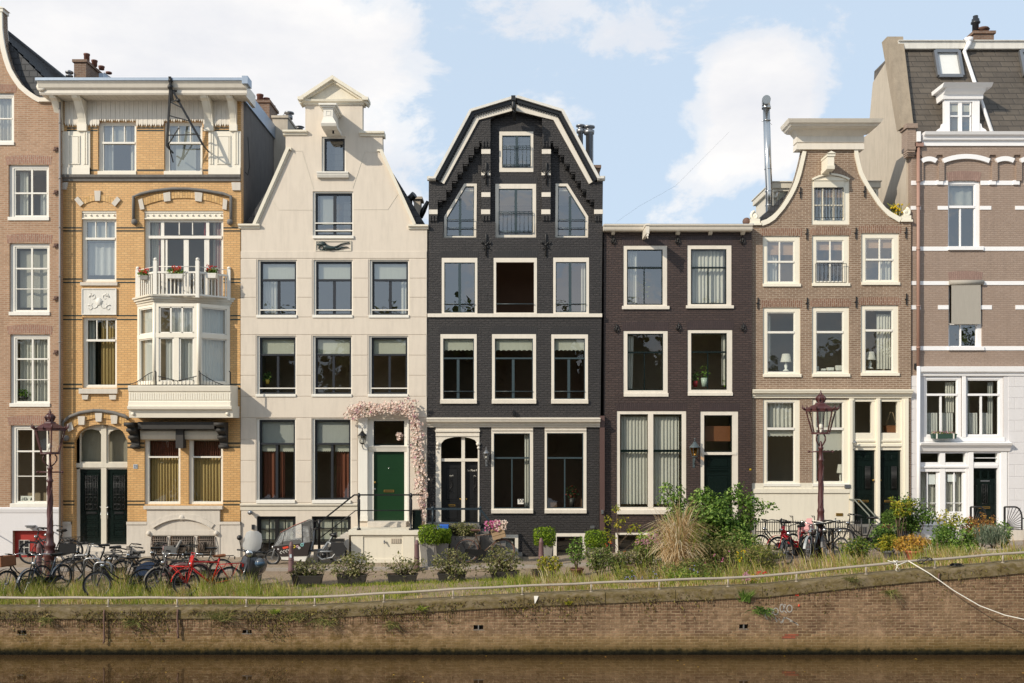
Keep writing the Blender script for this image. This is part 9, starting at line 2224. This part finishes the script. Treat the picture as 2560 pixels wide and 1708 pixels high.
mb=MB();c=src(32.45)
for a,b_,y0,y1 in ((2040,2046,916,927),(2052,2064,922,927),(2068,2084,919,927),(2090,2108,914,927)):mb.bbox(c.x(a),c.x(b_),32.4,32.55,c.z(y1),c.z(y0),.006)
solo('book_row',mb,OLDWHITE,'pale books lying along the middle second floor sill of the neck gable house','books')
mb=MB();c=src(32.5)
for k in range(16):mb.ball((c.x(2222+rnd.gauss(0,8)),32.5,c.z(884+rnd.gauss(0,7))),.08,6)
mb.tube([(c.x(2212),32.5,c.z(902)),(c.x(2222),32.5,c.z(885)),(c.x(2231),32.5,c.z(898))],.05,6)
solo('soft_toy',mb,CURT,'white fluffy soft toy in the right second floor window of the neck gable house','toy')
t=thing('picnic_basket','brown wicker basket in the fanlight above the right dark door','basket',(src(32.5).x(2230),32.5,src(32.5).z(1084)));c=src(32.5);mb=MB();tub(mb,c.x(2212),c.x(2244),c.z(1084),c.z(1064),32.5,.25,.9);mb.build('basket_body',LEATHER,t);mb=MB();mb.tube([(c.x(2214),32.5,c.z(1064)),(c.x(2226),32.5,c.z(1030)),(c.x(2232),32.5,c.z(1032)),(c.x(2242),32.5,c.z(1064))],.012,6);mb.build('basket_handle',WOODC,t)
# the trees of the far bank, behind the viewer: they show in the panes
mb=MB()
for k in range(14):
    X=-46+k*7+rnd.uniform(-2,2);H=rnd.uniform(11,15.5)
    crown(mb,blob(X-4.5,X+4.5,-1,H,-11+rnd.uniform(-2,2),3.0,12,k+50,.36),4200,.5,.22)
    mb.tube([(X,-11,-1),(X,-11,5)],.3,6,mi=1);mb.ball((X,-11.5,H*.45),3.4,8,2,1,H/8);mb.ball((X+3.5,-12.5,2),3.9,8,2)  # solid dark balls added inside the crowns to darken the pane reflections
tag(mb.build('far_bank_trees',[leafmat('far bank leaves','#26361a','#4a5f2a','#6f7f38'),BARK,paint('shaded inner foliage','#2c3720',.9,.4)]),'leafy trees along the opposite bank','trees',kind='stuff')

mb=MB();c=src(32.3);mb.tube([(c.x(1540),32.3,c.z(556)),(c.x(1600),32.5,c.z(512)),(c.x(1700),33.2,c.z(448)),(c.x(1860),34.5,Conv(0,0,1,34.5).z(330))],.002,4)
solo('overhead_wire',mb,IRON,'thin wire strung through the sky from the flat cornice to the steel flue','wire')
mb=MB();c=src(23.87);X,Z=c.x(1340),c.z(1492);mb.add([(X-.05,23.86,Z+.02),(X+.06,23.86,Z+.02),(X+.03,23.85,Z-.06),(X-.03,23.84,Z-.17),(X,23.88,Z-.02)],[(0,3,2),(0,2,1),(0,4,3),(4,2,3)])
solo('paper_scrap',mb,WHITE,'white scrap of paper caught on the coping below the yellow green shrub','litter')

# matted moss and roots on the old stretch of wall
mb=MB()
for _ in range(15000):
    X=rnd.uniform(-13.5,3.5) if rnd.random()<.8 else rnd.uniform(3.5,13);k_=math.sin(X*1.9)+.8*math.sin(X*4.3+1)+.6*math.sin(X*9.1+2);h_=abs(rnd.gauss(0,.2+.1*k_ if k_>-.6 else.07))
    if h_>.75 or rnd.random()>(.9 if X<-3 else.5 if X<2 else.35)*(.5+.35*k_):continue
    Z=zq(X)-.06-h_;p=Vector((X,YQ-(.06 if h_<.21 else.008),Z));d=Vector((rnd.gauss(0,.6),-.3,rnd.gauss(-.6,.6))).normalized();leaf(mb,p,Vector((rnd.gauss(0,.5),-1,rnd.gauss(.2,.5))).normalized(),d,rnd.uniform(.025,.085),rnd.uniform(.006,.016),rnd.choice((0,0,1)))
tag(mb.build('wall_moss',[leafmat('brown matted moss','#35281a','#5e4a2c','#84703f',.1),leafmat('olive moss','#4a4a1e','#70682f','#94883f',.1)]),'brown and olive moss matted along the top of the quay wall','moss',kind='stuff')

mb=MB()
for _ in range(70):
    p=Vector((rnd.uniform(-12,12),rnd.uniform(18,23.8),ZW+.006));leaf(mb,p,Vector((0,0,1)),Vector((rnd.uniform(-1,1),rnd.uniform(-1,1),0)),rnd.uniform(.03,.08),.02)
tag(mb.build('floating_leaves',L_GOLD),'scattered leaves floating on the canal','leaves',kind='stuff')
